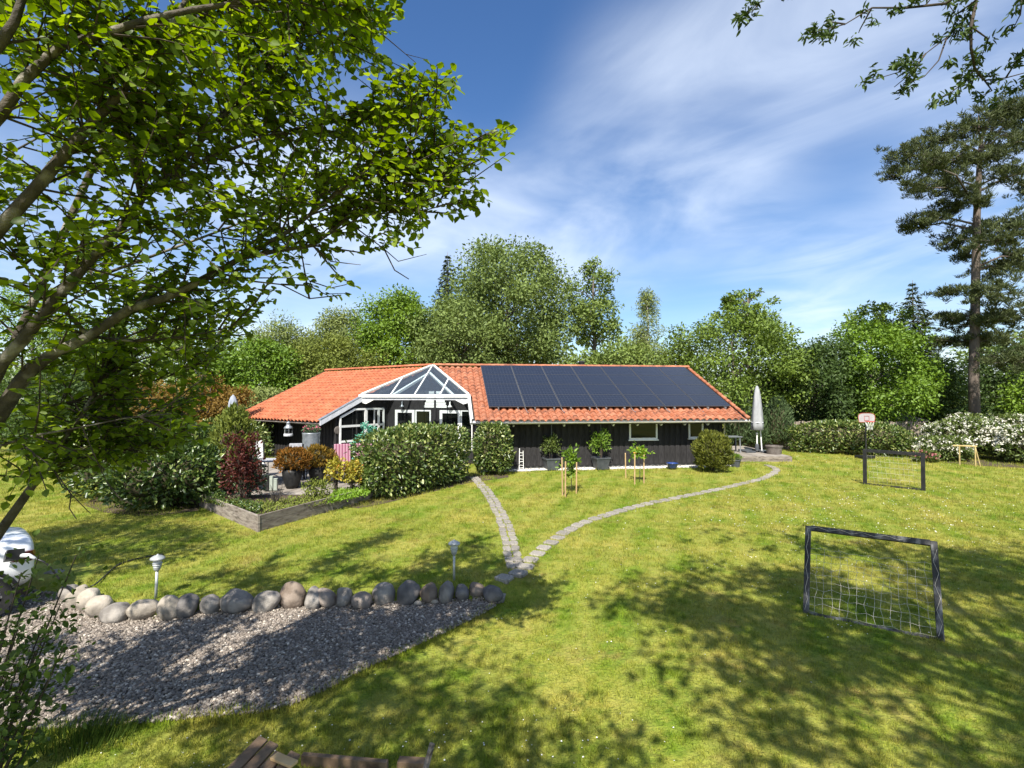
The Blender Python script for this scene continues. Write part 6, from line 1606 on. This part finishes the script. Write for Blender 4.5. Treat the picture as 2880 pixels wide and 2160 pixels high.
make_spruce('spruce_tree', 'dark spruce seen through the leaves on the left', ((600 - 1440) / F_PX * 36, 36), CAM_H + (1112 - 880) / F_PX * 36, 2.5, 26, 23, LF['spruce'], 0.36, 0.8)
bt('rusty_tree', 'rusty brown shrubby tree beside the blue grey parasol', 590, 1035, 200, 25.5, 80, 80, 'rust', 24, 'round', 1220, rcl=0.55, leaf=0.14, gaps=0.1)
bt('rusty_tree', 'brown tinged young tree left of the rusty one', 420, 1060, 210, 27, 60, 80, 'rust', 25, 'round', 1220, rcl=0.6, leaf=0.15)
bt('light_shrub', 'light green shrub left of the red roof edge', 740, 1085, 170, 31, 60, 90, 'willow', 26, 'round', 1190, rcl=0.6)
bt('garden_tree', 'leafy tree beyond the slatted shed', 180, 1010, 300, 24, 80, 90, 'dark', 27, 'round', 1260, rcl=0.8, leaf=0.16)
for k, (px, yt, w, lb) in enumerate(((2078, 1120, 62, 'upright juniper half hidden by the house corner'), (2186, 1122, 66, 'upright juniper behind the covered parasol'), (2128, 1165, 44, 'small juniper between the two upright ones'))):
    Y = 30.6; make_bush('juniper', lb, ((px - 1440) / F_PX * Y, Y), w / 2 * Y / F_PX * 1.15, 0.6, CAM_H + (1112 - yt) / F_PX * Y, 2600, 0.24, LF['juniper'], 140 + k, 2.0, kind='diamond', width=0.22, up=1.6, rough=0.06, cat='juniper')

# far wood closing the view
rng = np.random.default_rng(55); C = []
for i in range(700):
    a = math.radians(rng.uniform(-62, 62)); d_ = rng.uniform(54, 72); h = rng.uniform(0.5, 10.0) * (0.75 + 0.25 * math.sin(a * 9))
    C.append((d_ * math.sin(a), d_ * math.cos(a), h))
C = np.array(C); P, D, Nn, S, rnd = clump_leaves(rng, C, np.full(len(C), 2.0), 60, 0.55)
o = link_mesh('far_wood', leaf_mesh('far_wood', P, D, Nn, S, 'diamond', rnd, rng), LF['maple']); tag(o, 'distant green wood behind the garden trees', None, None, 'stuff')
rng = np.random.default_rng(56); C = []
for i in range(330):      # undergrowth between the garden trees
    px = rng.uniform(-200, 3100); Y = rng.uniform(33, 42); C.append(((px - 1440) / F_PX * Y, Y, rng.uniform(0.2, 2.2)))
C = np.array(C); P, D, Nn, S, rnd = clump_leaves(rng, C, np.full(len(C), 0.9), 60, 0.26)
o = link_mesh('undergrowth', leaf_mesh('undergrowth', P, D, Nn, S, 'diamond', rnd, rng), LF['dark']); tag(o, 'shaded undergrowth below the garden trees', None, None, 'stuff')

# ---- tall pine on the right
Yp = 30.0
def pz(zx, zy, dy=0.0): return at(2000 + zx / 1.3273, zy / 1.3273, Yp + dy)
base = at(2744, 1230, Yp); pine = thing('pine_tree', 'tall pine with bare trunk on the right', 'tree', (base.x, Yp, 0)); po = Vector((base.x, Yp, 0))
tk = [Vector((base.x, Yp, -0.05)), pz(980, 1420), pz(985, 1200), pz(988, 1000), pz(992, 800), pz(1000, 640), pz(1008, 520), pz(1060, 400)]
MB().tube(tk, [0.30, 0.26, 0.235, 0.21, 0.18, 0.14, 0.10, 0.05], 10).build('trunk', M['bark_pine'], pine, smooth=True)
CL = [(760, 580, 90, 45), (840, 525, 80, 28), (690, 655, 42, 24), (900, 600, 110, 50), (760, 705, 58, 30), (870, 690, 85, 42), (800, 830, 75, 34), (748, 852, 36, 22), (880, 775, 60, 30), (1000, 480, 95, 45), (1100, 425, 90, 55), (1160, 520, 80, 65), (1060, 590, 85, 50),
      (1110, 660, 60, 36), (1010, 855, 60, 26), (915, 905, 62, 40), (1060, 900, 75, 40), (955, 960, 36, 22), (1130, 850, 60, 45), (1085, 1000, 80, 55), (890, 1098, 60, 20), (880, 1190, 60, 22), (950, 1210, 80, 30), (1060, 1095, 95, 50), (1130, 1180, 65, 45), (915, 1275, 100, 36), (1050, 1270, 105, 38), (1120, 1350, 80, 40), (1180, 420, 60, 60), (1190, 700, 50, 50), (1180, 960, 60, 60), (945, 720, 40, 22), (830, 620, 60, 30), (1040, 1190, 60, 30), (1000, 760, 40, 25)]
rng = np.random.default_rng(91); P, D, Nn, S, rnd = [], [], [], [], []; lb_ = MB()
for (x, y, rx, ry) in CL:
    dy = rng.normal() * 1.2; c = pz(x, y, dy); k = Yp / F_PX / 1.3273
    n_t = int(13 + rx * ry / 62)
    far = Vector((c.x - base.x, 0, 0)); s = None
    zz = min(max(c.z - 0.25 * abs(far.x) + 0.2, 5), 17.5)
    f = 0
    for a, b_ in zip(tk, tk[1:]):
        if a.z <= zz <= b_.z: s = a.lerp(b_, (zz - a.z) / (b_.z - a.z))
    s = s or tk[-2]
    md_ = (s + c) / 2 + Vector((0, 0, 0.12 * (c - s).length)); lb_.tube([s, md_, c, c + (c - s).normalized() * rx * k * 0.6], [0.07, 0.05, 0.03, 0.01], 5)
    for _ in range(n_t):
        d0 = rng.normal(size=3) * 0.52; tc_ = np.array(c) + np.array([d0[0] * rx * k, d0[1] * rx * k, d0[2] * ry * k * 0.9])
        if rng.random() < 0.25: lb_.tube([tuple(np.array(c)), tuple(tc_)], [0.02, 0.008], 4)
        n = 34; dd = rand_unit(rng, n); dd[:, 2] = np.abs(dd[:, 2]) * 0.9 + 0.05; dd = unit(dd + np.array([0, 0, 0.25]))
        P.append(np.tile(tc_, (n, 1)) + dd * 0.05 + rng.normal(size=(n, 3)) * 0.06); D.append(dd); Nn.append(rand_unit(rng, n)); S.append(0.26 * (0.7 + 0.6 * rng.random(n))); rnd.append(np.clip(rng.random(n) * 0.6 + rng.random() * 0.4, 0, 1))
me = leaf_mesh('crown', np.concatenate(P) - np.array(po), np.concatenate(D), np.concatenate(Nn), np.concatenate(S), 'diamond', np.concatenate(rnd), rng, 0.16); link_mesh('crown', me, LF['pine'], pine)
lb_.build('limbs', M['bark_pine'], pine, smooth=True)
for (z, a, l) in ((5.2, 2.8, 0.7), (6.3, 0.4, 0.8), (7.2, 3.3, 0.9), (4.3, 0.2, 0.5), (8.1, 3.0, 1.0)):
    s = Vector((base.x, Yp, z)); MB().tube([s, s + Vector((math.cos(a) * l, -0.2, 0.15 * l))], [0.03, 0.008], 5).build('dead_branch', M['bark_pine'], pine)

# ================================================================== NEAR TREE ON THE LEFT
rng = np.random.default_rng(2024)
TB = Vector((-4.75, 3.75, ground_z(-4.75, 3.75)))
near = thing('lime_tree', 'leafy many stemmed tree filling the upper left', 'tree', tuple(TB))
def A(lst): return [at(x, y, d_) for x, y, d_ in lst]
STEMS = [
 ([(-4.6, 3.8, 0.9)], A([(0, 1495, 4.2), (48, 1428, 4.2), (92, 1365, 4.2), (145, 1274, 4.25), (231, 1168, 4.3), (290, 1066, 4.4), (330, 960, 4.6), (360, 830, 4.8)]), 0.062, 1.6),
 ([(-4.5, 3.7, 1.2), (-4.2, 3.65, 2.2)], A([(0, 1163, 3.6), (29, 1119, 3.6), (63, 1066, 3.6), (96, 1028, 3.6), (160, 989, 3.65), (250, 946, 3.7), (366, 868, 3.75), (475, 834, 3.85), (610, 766, 3.95), (678, 725, 4.0), (780, 705, 4.05), (880, 690, 4.1), (985, 610, 4.2), (1085, 556, 4.3)]), 0.085, 1.0),
 (None, A([(678, 725, 4.0), (813, 650, 4.0), (950, 542, 4.05), (1017, 500, 4.1), (1153, 425, 4.2), (1288, 415, 4.3), (1400, 368, 4.4)]), 0.034, 1.0),
 ([(-4.7, 3.6, 1.4), (-4.4, 3.4, 3.0)], A([(0, 640, 3.2), (102, 529, 3.2), (203, 407, 3.2), (298, 305, 3.25), (339, 264, 3.25), (420, 163, 3.3), (468, 88, 3.35), (560, -60, 3.5), (640, -200, 3.7)]), 0.07, 1.0),
 ([(-4.6, 3.7, 1.3), (-4.0, 3.5, 2.8)], A([(60, 960, 3.4), (150, 850, 3.4), (292, 685, 3.4), (339, 644, 3.4), (400, 556, 3.45), (468, 502, 3.5), (580, 380, 3.7), (690, 260, 3.9), (800, 150, 4.1), (900, 20, 4.3)]), 0.065, 1.0),
 (None, A([(400, 556, 3.45), (366, 407, 3.4), (319, 292, 3.35), (285, 170, 3.3), (271, 0, 3.3), (265, -180, 3.4)]), 0.04, 1.0),
 ([(-4.8, 3.4, 1.5), (-4.6, 3.2, 3.4)], A([(0, 325, 3.0), (68, 224, 3.0), (170, 129, 3.0), (292, 95, 3.05), (420, 54, 3.1), (542, 27, 3.2), (678, 7, 3.3), (848, -10, 3.5), (1000, 20, 3.8), (1110, 40, 4.0)]), 0.055, 1.0),
 ([(-4.8, 3.3, 1.6), (-4.5, 3.0, 3.6)], A([(0, 122, 2.8), (41, 61, 2.8), (68, -20, 2.8), (110, -180, 2.9), (180, -380, 3.1)]), 0.06, 0.9),
 (None, A([(250, 946, 3.7), (170, 861, 3.6), (68, 746, 3.5), (0, 658, 3.45), (-80, 560, 3.4)]), 0.03, 1.0),
 ([(-4.5, 3.9, 1.6)], A([(0, 1254, 3.7), (96, 1225, 3.7), (231, 1201, 3.75), (347, 1177, 3.8), (482, 1163, 3.9)]), 0.022, 2.0),
 (None, A([(250, 946, 3.7), (376, 960, 3.9), (482, 950, 4.0), (578, 936, 4.1), (650, 920, 4.2)]), 0.02, 1.8),
 (None, A([(100, 1150, 4.2), (250, 1120, 4.4), (400, 1080, 4.6), (540, 1040, 4.8)]), 0.018, 2.2),
 (None, A([(116, 1322, 4.2), (230, 1290, 4.4), (360, 1270, 4.6), (500, 1250, 4.8)]), 0.016, 2.0),
 (None, A([(231, 1168, 4.3), (350, 1190, 4.5), (470, 1180, 4.8), (580, 1150, 5.0)]), 0.016, 2.2),
 (None, A([(290, 1066, 4.4), (400, 1010, 4.7), (520, 980, 4.9), (620, 960, 5.1)]), 0.018, 2.2),
 (None, A([(1153, 425, 4.2), (1180, 340, 4.2), (1210, 260, 4.3), (1270, 200, 4.3)]), 0.012, 1.4),
 (None, A([(985, 610, 4.2), (1090, 600, 4.3), (1200, 590, 4.3), (1310, 560, 4.4)]), 0.012, 1.4),
 (None, A([(1017, 500, 4.1), (1130, 520, 4.2), (1240, 500, 4.2), (1350, 450, 4.3)]), 0.012, 1.4),
 (None, A([(610, 766, 3.95), (700, 790, 4.05), (790, 800, 4.1), (870, 840, 4.2), (960, 830, 4.25)]), 0.016, 0.9),
 (None, A([(468, 502, 3.5), (620, 430, 3.8), (760, 380, 4.0), (900, 350, 4.2), (1020, 330, 4.3), (1120, 300, 4.4)]), 0.028, 1.1),
 (None, A([(580, 380, 3.7), (720, 200, 4.1), (850, 120, 4.4), (960, 100, 4.6), (1080, 60, 4.7)]), 0.026, 1.1),
 ([(-4.6, 4.0, 2.0), (-4.0, 4.3, 4.0)], [Vector(q) for q in ((-3.6, 4.4, 5.2), (-3.1, 4.5, 6.2), (-2.6, 4.7, 7.2), (-2.2, 4.8, 8.0))], 0.06, 1.0),
 ([(-4.9, 4.0, 2.0), (-4.8, 4.3, 4.0)], [Vector(q) for q in ((-4.8, 4.5, 5.4), (-4.7, 4.7, 6.6), (-4.5, 4.8, 7.8), (-4.3, 4.9, 8.6))], 0.06, 1.0),
 ([(-4.9, 3.6, 2.0), (-5.2, 3.4, 4.0)], [Vector(q) for q in ((-5.5, 3.5, 5.4), (-5.8, 3.6, 6.6), (-6.0, 3.7, 7.6))], 0.05, 0.9),
 ([(-5.0, 3.8, 1.2)], [Vector(q) for q in ((-5.3, 3.9, 2.4), (-5.7, 4.0, 3.6), (-6.1, 4.2, 4.8), (-6.4, 4.4, 5.8))], 0.05, 1.1),
 ([(-4.9, 3.4, 1.5)], [Vector(q) for q in ((-5.1, 3.0, 2.8), (-5.4, 2.8, 4.0), (-5.6, 2.7, 5.2), (-5.5, 2.7, 6.2))], 0.05, 1.1),
 (None, [Vector(q) for q in ((-5.1, 3.0, 2.8), (-4.6, 2.9, 4.0), (-4.2, 2.7, 5.0), (-3.7, 2.6, 5.8), (-3.0, 2.6, 6.4))], 0.04, 1.1),
 (None, [Vector(q) for q in ((-5.3, 3.9, 2.4), (-5.9, 3.5, 3.2), (-6.6, 3.3, 3.9), (-7.2, 3.2, 4.4))], 0.035, 1.1),
 (None, [Vector(q) for q in ((-5.7, 4.0, 3.6), (-5.0, 4.4, 4.6), (-4.5, 4.6, 5.4), (-3.8, 4.8, 6.0))], 0.035, 1.1),
 (None, [Vector(q) for q in ((-3.6, 4.4, 5.2), (-2.6, 4.0, 6.0), (-1.7, 3.7, 6.6), (-0.9, 3.6, 7.0))], 0.035, 1.1),
 (None, [Vector(q) for q in ((-4.0, 4.3, 4.0), (-3.0, 4.9, 4.7), (-2.4, 5.4, 5.2), (-1.9, 5.9, 5.6))], 0.03, 0.9),
]
MASK = [(1150, -50), (1140, 70), (1060, 110), (1130, 200), (1200, 150), (1290, 175), (1315, 240), (1240, 330), (1350, 350), (1450, 335), (1475, 395), (1400, 470), (1330, 480), (1385, 580), (1300, 620), (1190, 660), (1150, 725), (1010, 745), (1000, 830), (900, 855), (800, 815), (740, 880), (700, 960), (640, 980), (620, 1080), (600, 1180), (590, 1250), (500, 1300), (400, 1320), (280, 1340), (180, 1370), (90, 1440), (-50, 1520), (-4000, 1700), (-4000, -2500), (1150, -2500)]
def proj(P):
    c, s = math.cos(PITCH), math.sin(PITCH)
    y = P[:, 1]; z = P[:, 2] - CAM_H; fwd = y * c + z * s; upv = -y * s + z * c
    return np.stack([1440 + F_PX * P[:, 0] / fwd, 1080 - F_PX * upv / fwd], 1)
from mathutils import noise as mnoise
bb_, tb_ = MB(), MB()
Lp_, Ld_ = [], []
def resample(pts, step):
    out = [pts[0]]
    for a, b_ in zip(pts, pts[1:]):
        n = max(1, int((b_ - a).length / step))
        for k in range(1, n + 1): out.append(a.lerp(b_, k / n))
    return out
cand_sub = []
for pre, vis, r0, dens in STEMS:
    pts = ([TB] + [Vector(q) for q in pre] if pre else []) + vis
    n = len(pts); bb_.tube(pts, [max(0.005, 0.58 * r0 * (1.25 if pre else 1.0) * (1 - 0.85 * i / (n - 1))) for i in range(n)], 8 if r0 > 0.03 else 6)
    rs = resample(vis, 0.085); m_ = len(rs)
    for i, p in enumerate(rs):
        if rng.random() > 0.98 * (1.0 if i > m_ * 0.12 else 0.5): continue
        tg = (rs[min(i + 1, m_ - 1)] - rs[max(i - 1, 0)]).normalized()
        for _ in range(int(2.5 * dens + rng.random())):
            dv_ = (tg * rng.uniform(0.2, 0.9) + Vector(rng.normal(size=3)) * 0.62 + Vector((0.1, 0.05, 0.12))).normalized()
            cand_sub.append((p, dv_, rng.uniform(0.35, 0.95) * (0.75 + 0.25 * (1 - i / m_))))
subs = []
for p, dv_, l in cand_sub:
    e1 = p + dv_ * l * 0.5 + Vector(rng.normal(size=3)) * 0.04; e2 = p + dv_ * l + Vector(rng.normal(size=3)) * 0.08 + Vector((0, 0, -0.04))
    if e2.y < 1.9: continue
    pj = proj(np.array([tuple(e2), tuple(e1)]))
    if not inside_np(pj, MASK).all(): continue
    if p.x < -1.7 and mnoise.noise(e1 * 1.7) < -0.13: continue      # open gaps in the crown
    tb_.tube([p, e1, e2], [0.0085, 0.006, 0.003], 4, cap=False); subs.append((p, e1, e2, l))
for p, e1, e2, l in subs:
    twigs = [(p.lerp(e1, 0.4), e1), (e1, e2)]
    for _ in range(3):
        s = p.lerp(e1, rng.random()) if rng.random() < 0.4 else e1.lerp(e2, rng.random())
        d_ = ((e2 - p).normalized() * 0.6 + Vector(rng.normal(size=3)) * 0.6).normalized(); q = s + d_ * rng.uniform(0.12, 0.32)
        if not inside_np(proj(np.array([tuple(q)])), MASK).all(): continue
        tb_.tube([s, q], [0.004, 0.002], 4, cap=False); twigs.append((s, q))
    for a, b_ in twigs:
        ln = (b_ - a).length; k = max(2, int(ln / 0.042)); ax = (b_ - a).normalized()
        for j in range(k + 1):
            q = a.lerp(b_, (j + rng.random() * 0.4) / (k + 0.4)); sd = ax.cross(Vector((0, 0, 1)));
            if sd.length < 0.1: sd = Vector((1, 0, 0))
            sd.normalize(); s_ = 1 if j % 2 else -1
            dl = (ax * 0.55 + sd * s_ * 0.8 + Vector(rng.normal(size=3)) * 0.35 + Vector((0, 0, -0.18)))
            Lp_.append(tuple(q)); Ld_.append(tuple(dl))
Lp_, Ld_ = np.array(Lp_), np.array(Ld_)
ok = inside_np(proj(Lp_), MASK); Lp_, Ld_ = Lp_[ok], Ld_[ok]
n = len(Lp_); Nn = rng.normal(size=(n, 3)) * 0.45 + np.array([0, -0.1, 1.0]); S = rng.uniform(0.045, 0.088, n)
me = leaf_mesh('crown', Lp_ - np.array(TB), Ld_, Nn, S, 'ovate', None, rng, 0.72); link_mesh('crown', me, LF['near'], near)
bb_.build('trunk', M['bark_pale'], near, smooth=True); tb_.build('twigs', M['bark_dark'], near)
NEAR_LEAVES = n
# two dead twigs hanging low
dt = MB()
for pts in (A([(96, 1250, 4.2), (150, 1320, 4.0), (200, 1390, 3.9), (255, 1445, 3.8)]), A([(150, 1320, 4.0), (175, 1370, 4.0), (230, 1395, 4.0)]), A([(200, 1390, 3.9), (195, 1430, 3.9), (215, 1460, 3.9)]), A([(300, 1355, 3.9), (335, 1400, 3.9), (375, 1420, 3.9)]), A([(231, 1201, 3.75), (270, 1290, 3.8), (300, 1355, 3.9), (318, 1385, 3.9)]),
            A([(880, 690, 4.1), (930, 735, 4.15), (970, 740, 4.2), (1015, 745, 4.2)]), A([(1000, 640, 4.2), (1080, 700, 4.3), (1120, 735, 4.3), (1200, 715, 4.4)]), A([(1080, 700, 4.3), (1110, 760, 4.3), (1150, 785, 4.35)]), A([(870, 790, 4.1), (930, 810, 4.2), (975, 800, 4.2)])):
    dt.tube(pts, [0.006, 0.005, 0.004, 0.002][:len(pts)], 4)
dt.build('dead_twigs', M['bark_dark'], near)

# ---- shrub at the lower left corner, close to the camera
sb_root = gp(60, 2300); sb_root = Vector((-3.15, 3.05, ground_z(-3.15, 3.05)))
shr = thing('corner_shrub', 'dark leafed shrub in the lower left corner', 'shrub', tuple(sb_root)); rng = np.random.default_rng(77); sbm = MB(); Pq, Dq = [], []
for tip in A([(170, 1700, 3.1), (110, 1560, 3.3), (60, 1610, 3.2), (215, 1560, 3.4), (120, 1760, 3.1), (20, 1760, 3.0), (60, 1850, 2.9), (150, 1890, 2.9), (20, 1900, 2.9), (90, 1960, 2.9), (190, 1800, 3.0), (40, 2020, 2.9), (-30, 1800, 3.0), (5, 1980, 2.8), (110, 2040, 2.9), (50, 1770, 3.0), (100, 1830, 3.0)]):
    mid = sb_root.lerp(tip, 0.6) + Vector((-0.12, 0, 0.08)); sbm.tube([sb_root + Vector((rng.normal() * 0.05, rng.normal() * 0.05, -0.03)), mid, tip], [0.012, 0.008, 0.003], 5)
    for j in range(85):
        t = 0.25 + 0.75 * rng.random() ** 0.7; q = mid.lerp(tip, t) if rng.random() < 0.8 else sb_root.lerp(mid, 0.5 + 0.5 * rng.random()); o_ = rng.normal(size=3) * 0.075
        Pq.append(np.array(q) + o_); Dq.append(rng.normal(size=3) + np.array([0.2, 0, 0.1]))
Pq, Dq = np.array(Pq), np.array(Dq); n = len(Pq)
link_mesh('foliage', leaf_mesh('foliage', Pq - np.array(sb_root), Dq, rng.normal(size=(n, 3)) * 0.5 + np.array([0, 0, 1.0]), rng.uniform(0.03, 0.06, n), 'ovate', None, rng, 0.55), LF['near_dark'], shr)
sbm.build('stem', M['bark_dark'], shr)
# tall grass tuft beside it
tg_ = gp(230, 2085); rng = np.random.default_rng(12); n = 700; th = rng.random(n) * 6.28; r = rng.random(n) ** 0.6
Pq = np.stack([tg_.x + 0.45 * r * np.cos(th), tg_.y + 0.28 * r * np.sin(th), np.full(n, tg_.z)], 1)
o = link_mesh('grass_tuft', leaf_mesh('grass_tuft', Pq, np.stack([0.35 * np.cos(th) * r + 0.25, 0.3 * np.sin(th), np.ones(n)], 1) + rng.normal(size=(n, 3)) * 0.12, rand_unit(rng, n), rng.uniform(0.12, 0.28, n), 'needle', None, rng, 0.035), LF['near_dark']); tag(o, 'long grass tuft at the edge of the gravel', None, None, 'stuff')

# ---- rowan-like tree behind the camera on the right: overhanging branch and dappled shade
rw = make_tree('ash_tree', 'tree whose twigs hang into the top right corner', (4.4, -1.4), 12.0, 7.4, 4.5, 84, 0.66, 150, 0.19, LF['ash'], M['bark'], 202, 'round', 'diamond', 0.2, None, 4.0, (0, 1.6), 0.42)
ro = wloc(rw); rng = np.random.default_rng(31); br, Pq, Dq = MB(), [], []
YB = 5.6
BR = [[(2960, -420), (2850, -230), (2770, -90), (2746, 0), (2731, 75), (2731, 136), (2742, 196), (2769, 226), (2829, 219), (2900, 200)], [(2723, 45), (2663, 105), (2603, 151), (2527, 203), (2452, 226)], [(2663, 105), (2640, 170), (2600, 215), (2560, 232)], [(2742, 196), (2700, 240), (2665, 268), (2640, 272)], [(2603, 151), (2570, 200), (2515, 245)],
      [(2760, -60), (2660, 10), (2550, 22), (2452, 22), (2377, 68), (2279, 94)], [(2452, 22), (2420, 80), (2415, 92)], [(2600, 18), (2640, -30), (2700, 60)], [(2300, -80), (2180, -30), (2143, 0), (2113, 34), (2068, 38)], [(2829, 219), (2860, 170), (2890, 130)], [(2880, -60), (2870, 40), (2850, 80)], [(2731, 75), (2780, 110), (2760, 160)], [(2746, 0), (2690, 40), (2680, 85), (2690, 100)], [(2377, 68), (2330, 60), (2300, 85)], [(2769, 226), (2790, 255), (2760, 270)], [(2900, 200), (2870, 240), (2890, 260)]]
sp0 = at(2960, -420, YB); br.tube([Vector((4.4, -1.2, 7.6)), Vector((5.6, 2.0, 8.8)), Vector((6.5, 4.4, 8.9)), sp0], [0.09, 0.07, 0.05, 0.035], 7)
for li, ln in enumerate(BR):
    pts = [at(x, y, YB + 0.25 * math.sin(i + li)) for i, (x, y) in enumerate(ln)]
    r0 = 0.025 if li == 0 else (0.017 if li == 5 else 0.010)
    br.tube(pts, [max(0.004, r0 * (1 - 0.8 * i / (len(pts) - 1))) for i in range(len(pts))], 6)
    fine = resample(pts, 0.07)
    for i, p in enumerate(fine):
        fr_ = i / len(fine)
        if rng.random() < (0.2 if li == 0 else 0.36) + 0.6 * max(0, fr_ - 0.45) and proj(np.array([tuple(p)]))[0][1] > -150:
            ax = (fine[min(i + 1, len(fine) - 1)] - fine[max(0, i - 1)]).normalized()
            tip = p + (ax * 0.5 + Vector(rng.normal(size=3)) * 0.5).normalized() * rng.uniform(0.04, 0.14)
            for _ in range(20): Pq.append(np.array(tip) + rng.normal(size=3) * 0.025); Dq.append(rng.normal(size=3) * 0.7 + np.array(ax) * 0.5)
br.build('hanging_branch', M['bark_dark'], rw, smooth=True); Pq, Dq = np.array(Pq), np.array(Dq); n = len(Pq)
link_mesh('hanging_leaves', leaf_mesh('hanging_leaves', Pq - np.array(ro), Dq, rng.normal(size=(n, 3)) * 0.6 + np.array([0, 0, 0.8]), rng.uniform(0.045, 0.10, n), 'ovate', None, rng, 0.34), LF['dark'], rw)
# trees standing behind the viewer: only their dappled shade shows
make_tree('garden_tree', 'tree behind the viewer shading the near grass', (-2.6, -1.9), 9.2, 5.2, 2.9, 110, 0.75, 110, 0.14, LF['maple'], M['bark'], 203, 'round', 'diamond', 0.16, None, None, (0, 0), 0.2)
make_tree('garden_tree', 'tree behind the viewer shading the right of the lawn', (10.5, -0.5), 12.5, 7.0, 3.8, 80, 0.85, 110, 0.15, LF['maple'], M['bark'], 204, 'round', 'diamond', 0.2, None, None, (0, 0.8), 0.25)

make_tree('garden_tree', 'tree standing left of the view, shading the left lawn', (-10.8, 5.2), 10.5, 4.6, 3.1, 80, 0.7, 120, 0.17, LF['maple'], M['bark'], 205, 'round', 'diamond', 0.18, None, None, (0, 0), 0.3)

# ================================================================== GRASS AND DAISIES
rng = np.random.default_rng(17); protos = []
for k in range(4):
    n = 16; th = rng.random(n) * 6.28; r = 0.045 * rng.random(n) ** 0.5
    P = np.stack([r * np.cos(th), r * np.sin(th), np.full(n, -0.005)], 1); D = np.stack([np.cos(th) * 0.5, np.sin(th) * 0.5, np.ones(n)], 1) + rng.normal(size=(n, 3)) * 0.3
    me = leaf_mesh('grass_blades', P, D, rand_unit(rng, n), rng.uniform(0.02, 0.062, n), 'needle', None, rng, 0.11); me.materials.append(M['blades']); protos.append(bpy.data.objects.new('grass_blades', me))
def lawn_ok(P):
    k = ~inside_np(P, GRAVEL)
    k &= ~inside_np(P, [(K.x, K.y), (KR.x, KR.y), (-4.7, 15.4), (-2.3, 20), (-2.0, 24), (-14, 24), (-9.9, 15.4), (KL.x, KL.y)])
    q = [tuple(Rz(W0 - 0.2, RW + 0.42, 0))[:2], tuple(Rz(W1 + 0.3, RW + 0.42, 0))[:2], tuple(Rz(W1 + 0.3, -5, 0))[:2], tuple(Rz(W0, -5, 0))[:2]]
    k &= ~inside_np(P, q); k &= ~((P[:, 0] > 9.7) & (P[:, 0] < 13.6) & (P[:, 1] > 25) & (P[:, 1] < 30.2))
    for x, y, r in PATH_PTS: k &= ((P[:, 0] - x) ** 2 + (P[:, 1] - y) ** 2) > (r * 0.95) ** 2
    return k
pts, scl = [], []
for y0, y1, dens, s in ((3.9, 6.5, 330, 0.95), (6.5, 9.5, 230, 1.1), (9.5, 13.5, 130, 1.4), (13.5, 19, 60, 1.8), (19, 29, 20, 2.4)):
    w = y1 * 1.06; n = int(2 * w * (y1 - y0) * dens); P = np.column_stack([rng.uniform(-w, w, n), rng.uniform(y0, y1, n)])
    P = P[np.abs(P[:, 0]) < P[:, 1] * 1.05 + 0.3]; P = P[lawn_ok(P)]
    pts.append(P); scl.append(s * rng.uniform(0.6, 1.3, len(P)))
ep = []
for (xa, ya), (xb, yb) in zip(GRAVEL[11:], GRAVEL[12:]):      # longer grass hanging over the gravel edge
    for _ in range(int(70 * math.hypot(xb - xa, yb - ya))):
        t_ = rng.random(); ep.append((xa + (xb - xa) * t_ + rng.normal() * 0.05, ya + (yb - ya) * t_ - abs(rng.normal()) * 0.09 + 0.03))
ep = np.array(ep); ep = ep[np.abs(ep[:, 0]) < ep[:, 1] * 1.05]; pts.append(ep); scl.append(rng.uniform(1.0, 2.1, len(ep)))
P = np.concatenate(pts); scl = np.concatenate(scl); zz = np.array([ground_z(x, y) for x, y in P])
edge = inside_np(P, [(-9, 4.2), (1, 4.2), (1, 6), (-1, 5.6), (-3, 5.6), (-9, 5.6)]); scl = np.where(edge, scl * 1.25, scl)
instancer('grass', 'short mown grass of the lawn', 'grass', np.column_stack([P, zz]), protos, 1, 1, 1, tilt=0.1, scl=scl)
# daisies
m, nt, b = new_mat('daisy_petals'); b.inputs['Base Color'].default_value = (0.80, 0.79, 0.74, 1); b.inputs['Roughness'].default_value = 0.7; M['daisy'] = m
dme = MB().lathe([(0.0, 0.030), (0.013, 0.032), (0.012, 0.036), (0.0, 0.037)], (0, 0, 0), 8).mesh('daisy'); dme.materials.append(M['daisy']); do = bpy.data.objects.new('daisy', dme)
pts = []
for (px, py, sx, sy, n) in ((1150, 2080, 300, 35, 30), (1650, 2100, 120, 50, 22), (2400, 1560, 260, 60, 110), (2300, 1470, 180, 40, 170), (2560, 1420, 220, 40, 170), (2350, 1390, 260, 30, 150), (2750, 1500, 120, 60, 80), (2450, 1650, 150, 70, 90), (400, 2110, 200, 25, 26), (1900, 1560, 300, 80, 90), (1500, 1850, 400, 150, 40), (2350, 1300, 200, 12, 160)):
    for _ in range(n):
        q = gp(px + rng.normal() * sx, py + rng.normal() * sy) if True else None
        if 3 < q.y < 30: pts.append(tuple(q))
pts = np.array(pts); pts = pts[lawn_ok(pts[:, :2])]
instancer('daisies', 'small white daisies scattered in the lawn', 'daisies', pts, [do], 2, 0.8, 1.5, tilt=0.4, scl=np.where(pts[:, 1] > 12, 0.95, 0.6) * rng.uniform(0.6, 1.2, len(pts)))
print('near leaves', NEAR_LEAVES, 'grass tufts', len(P))
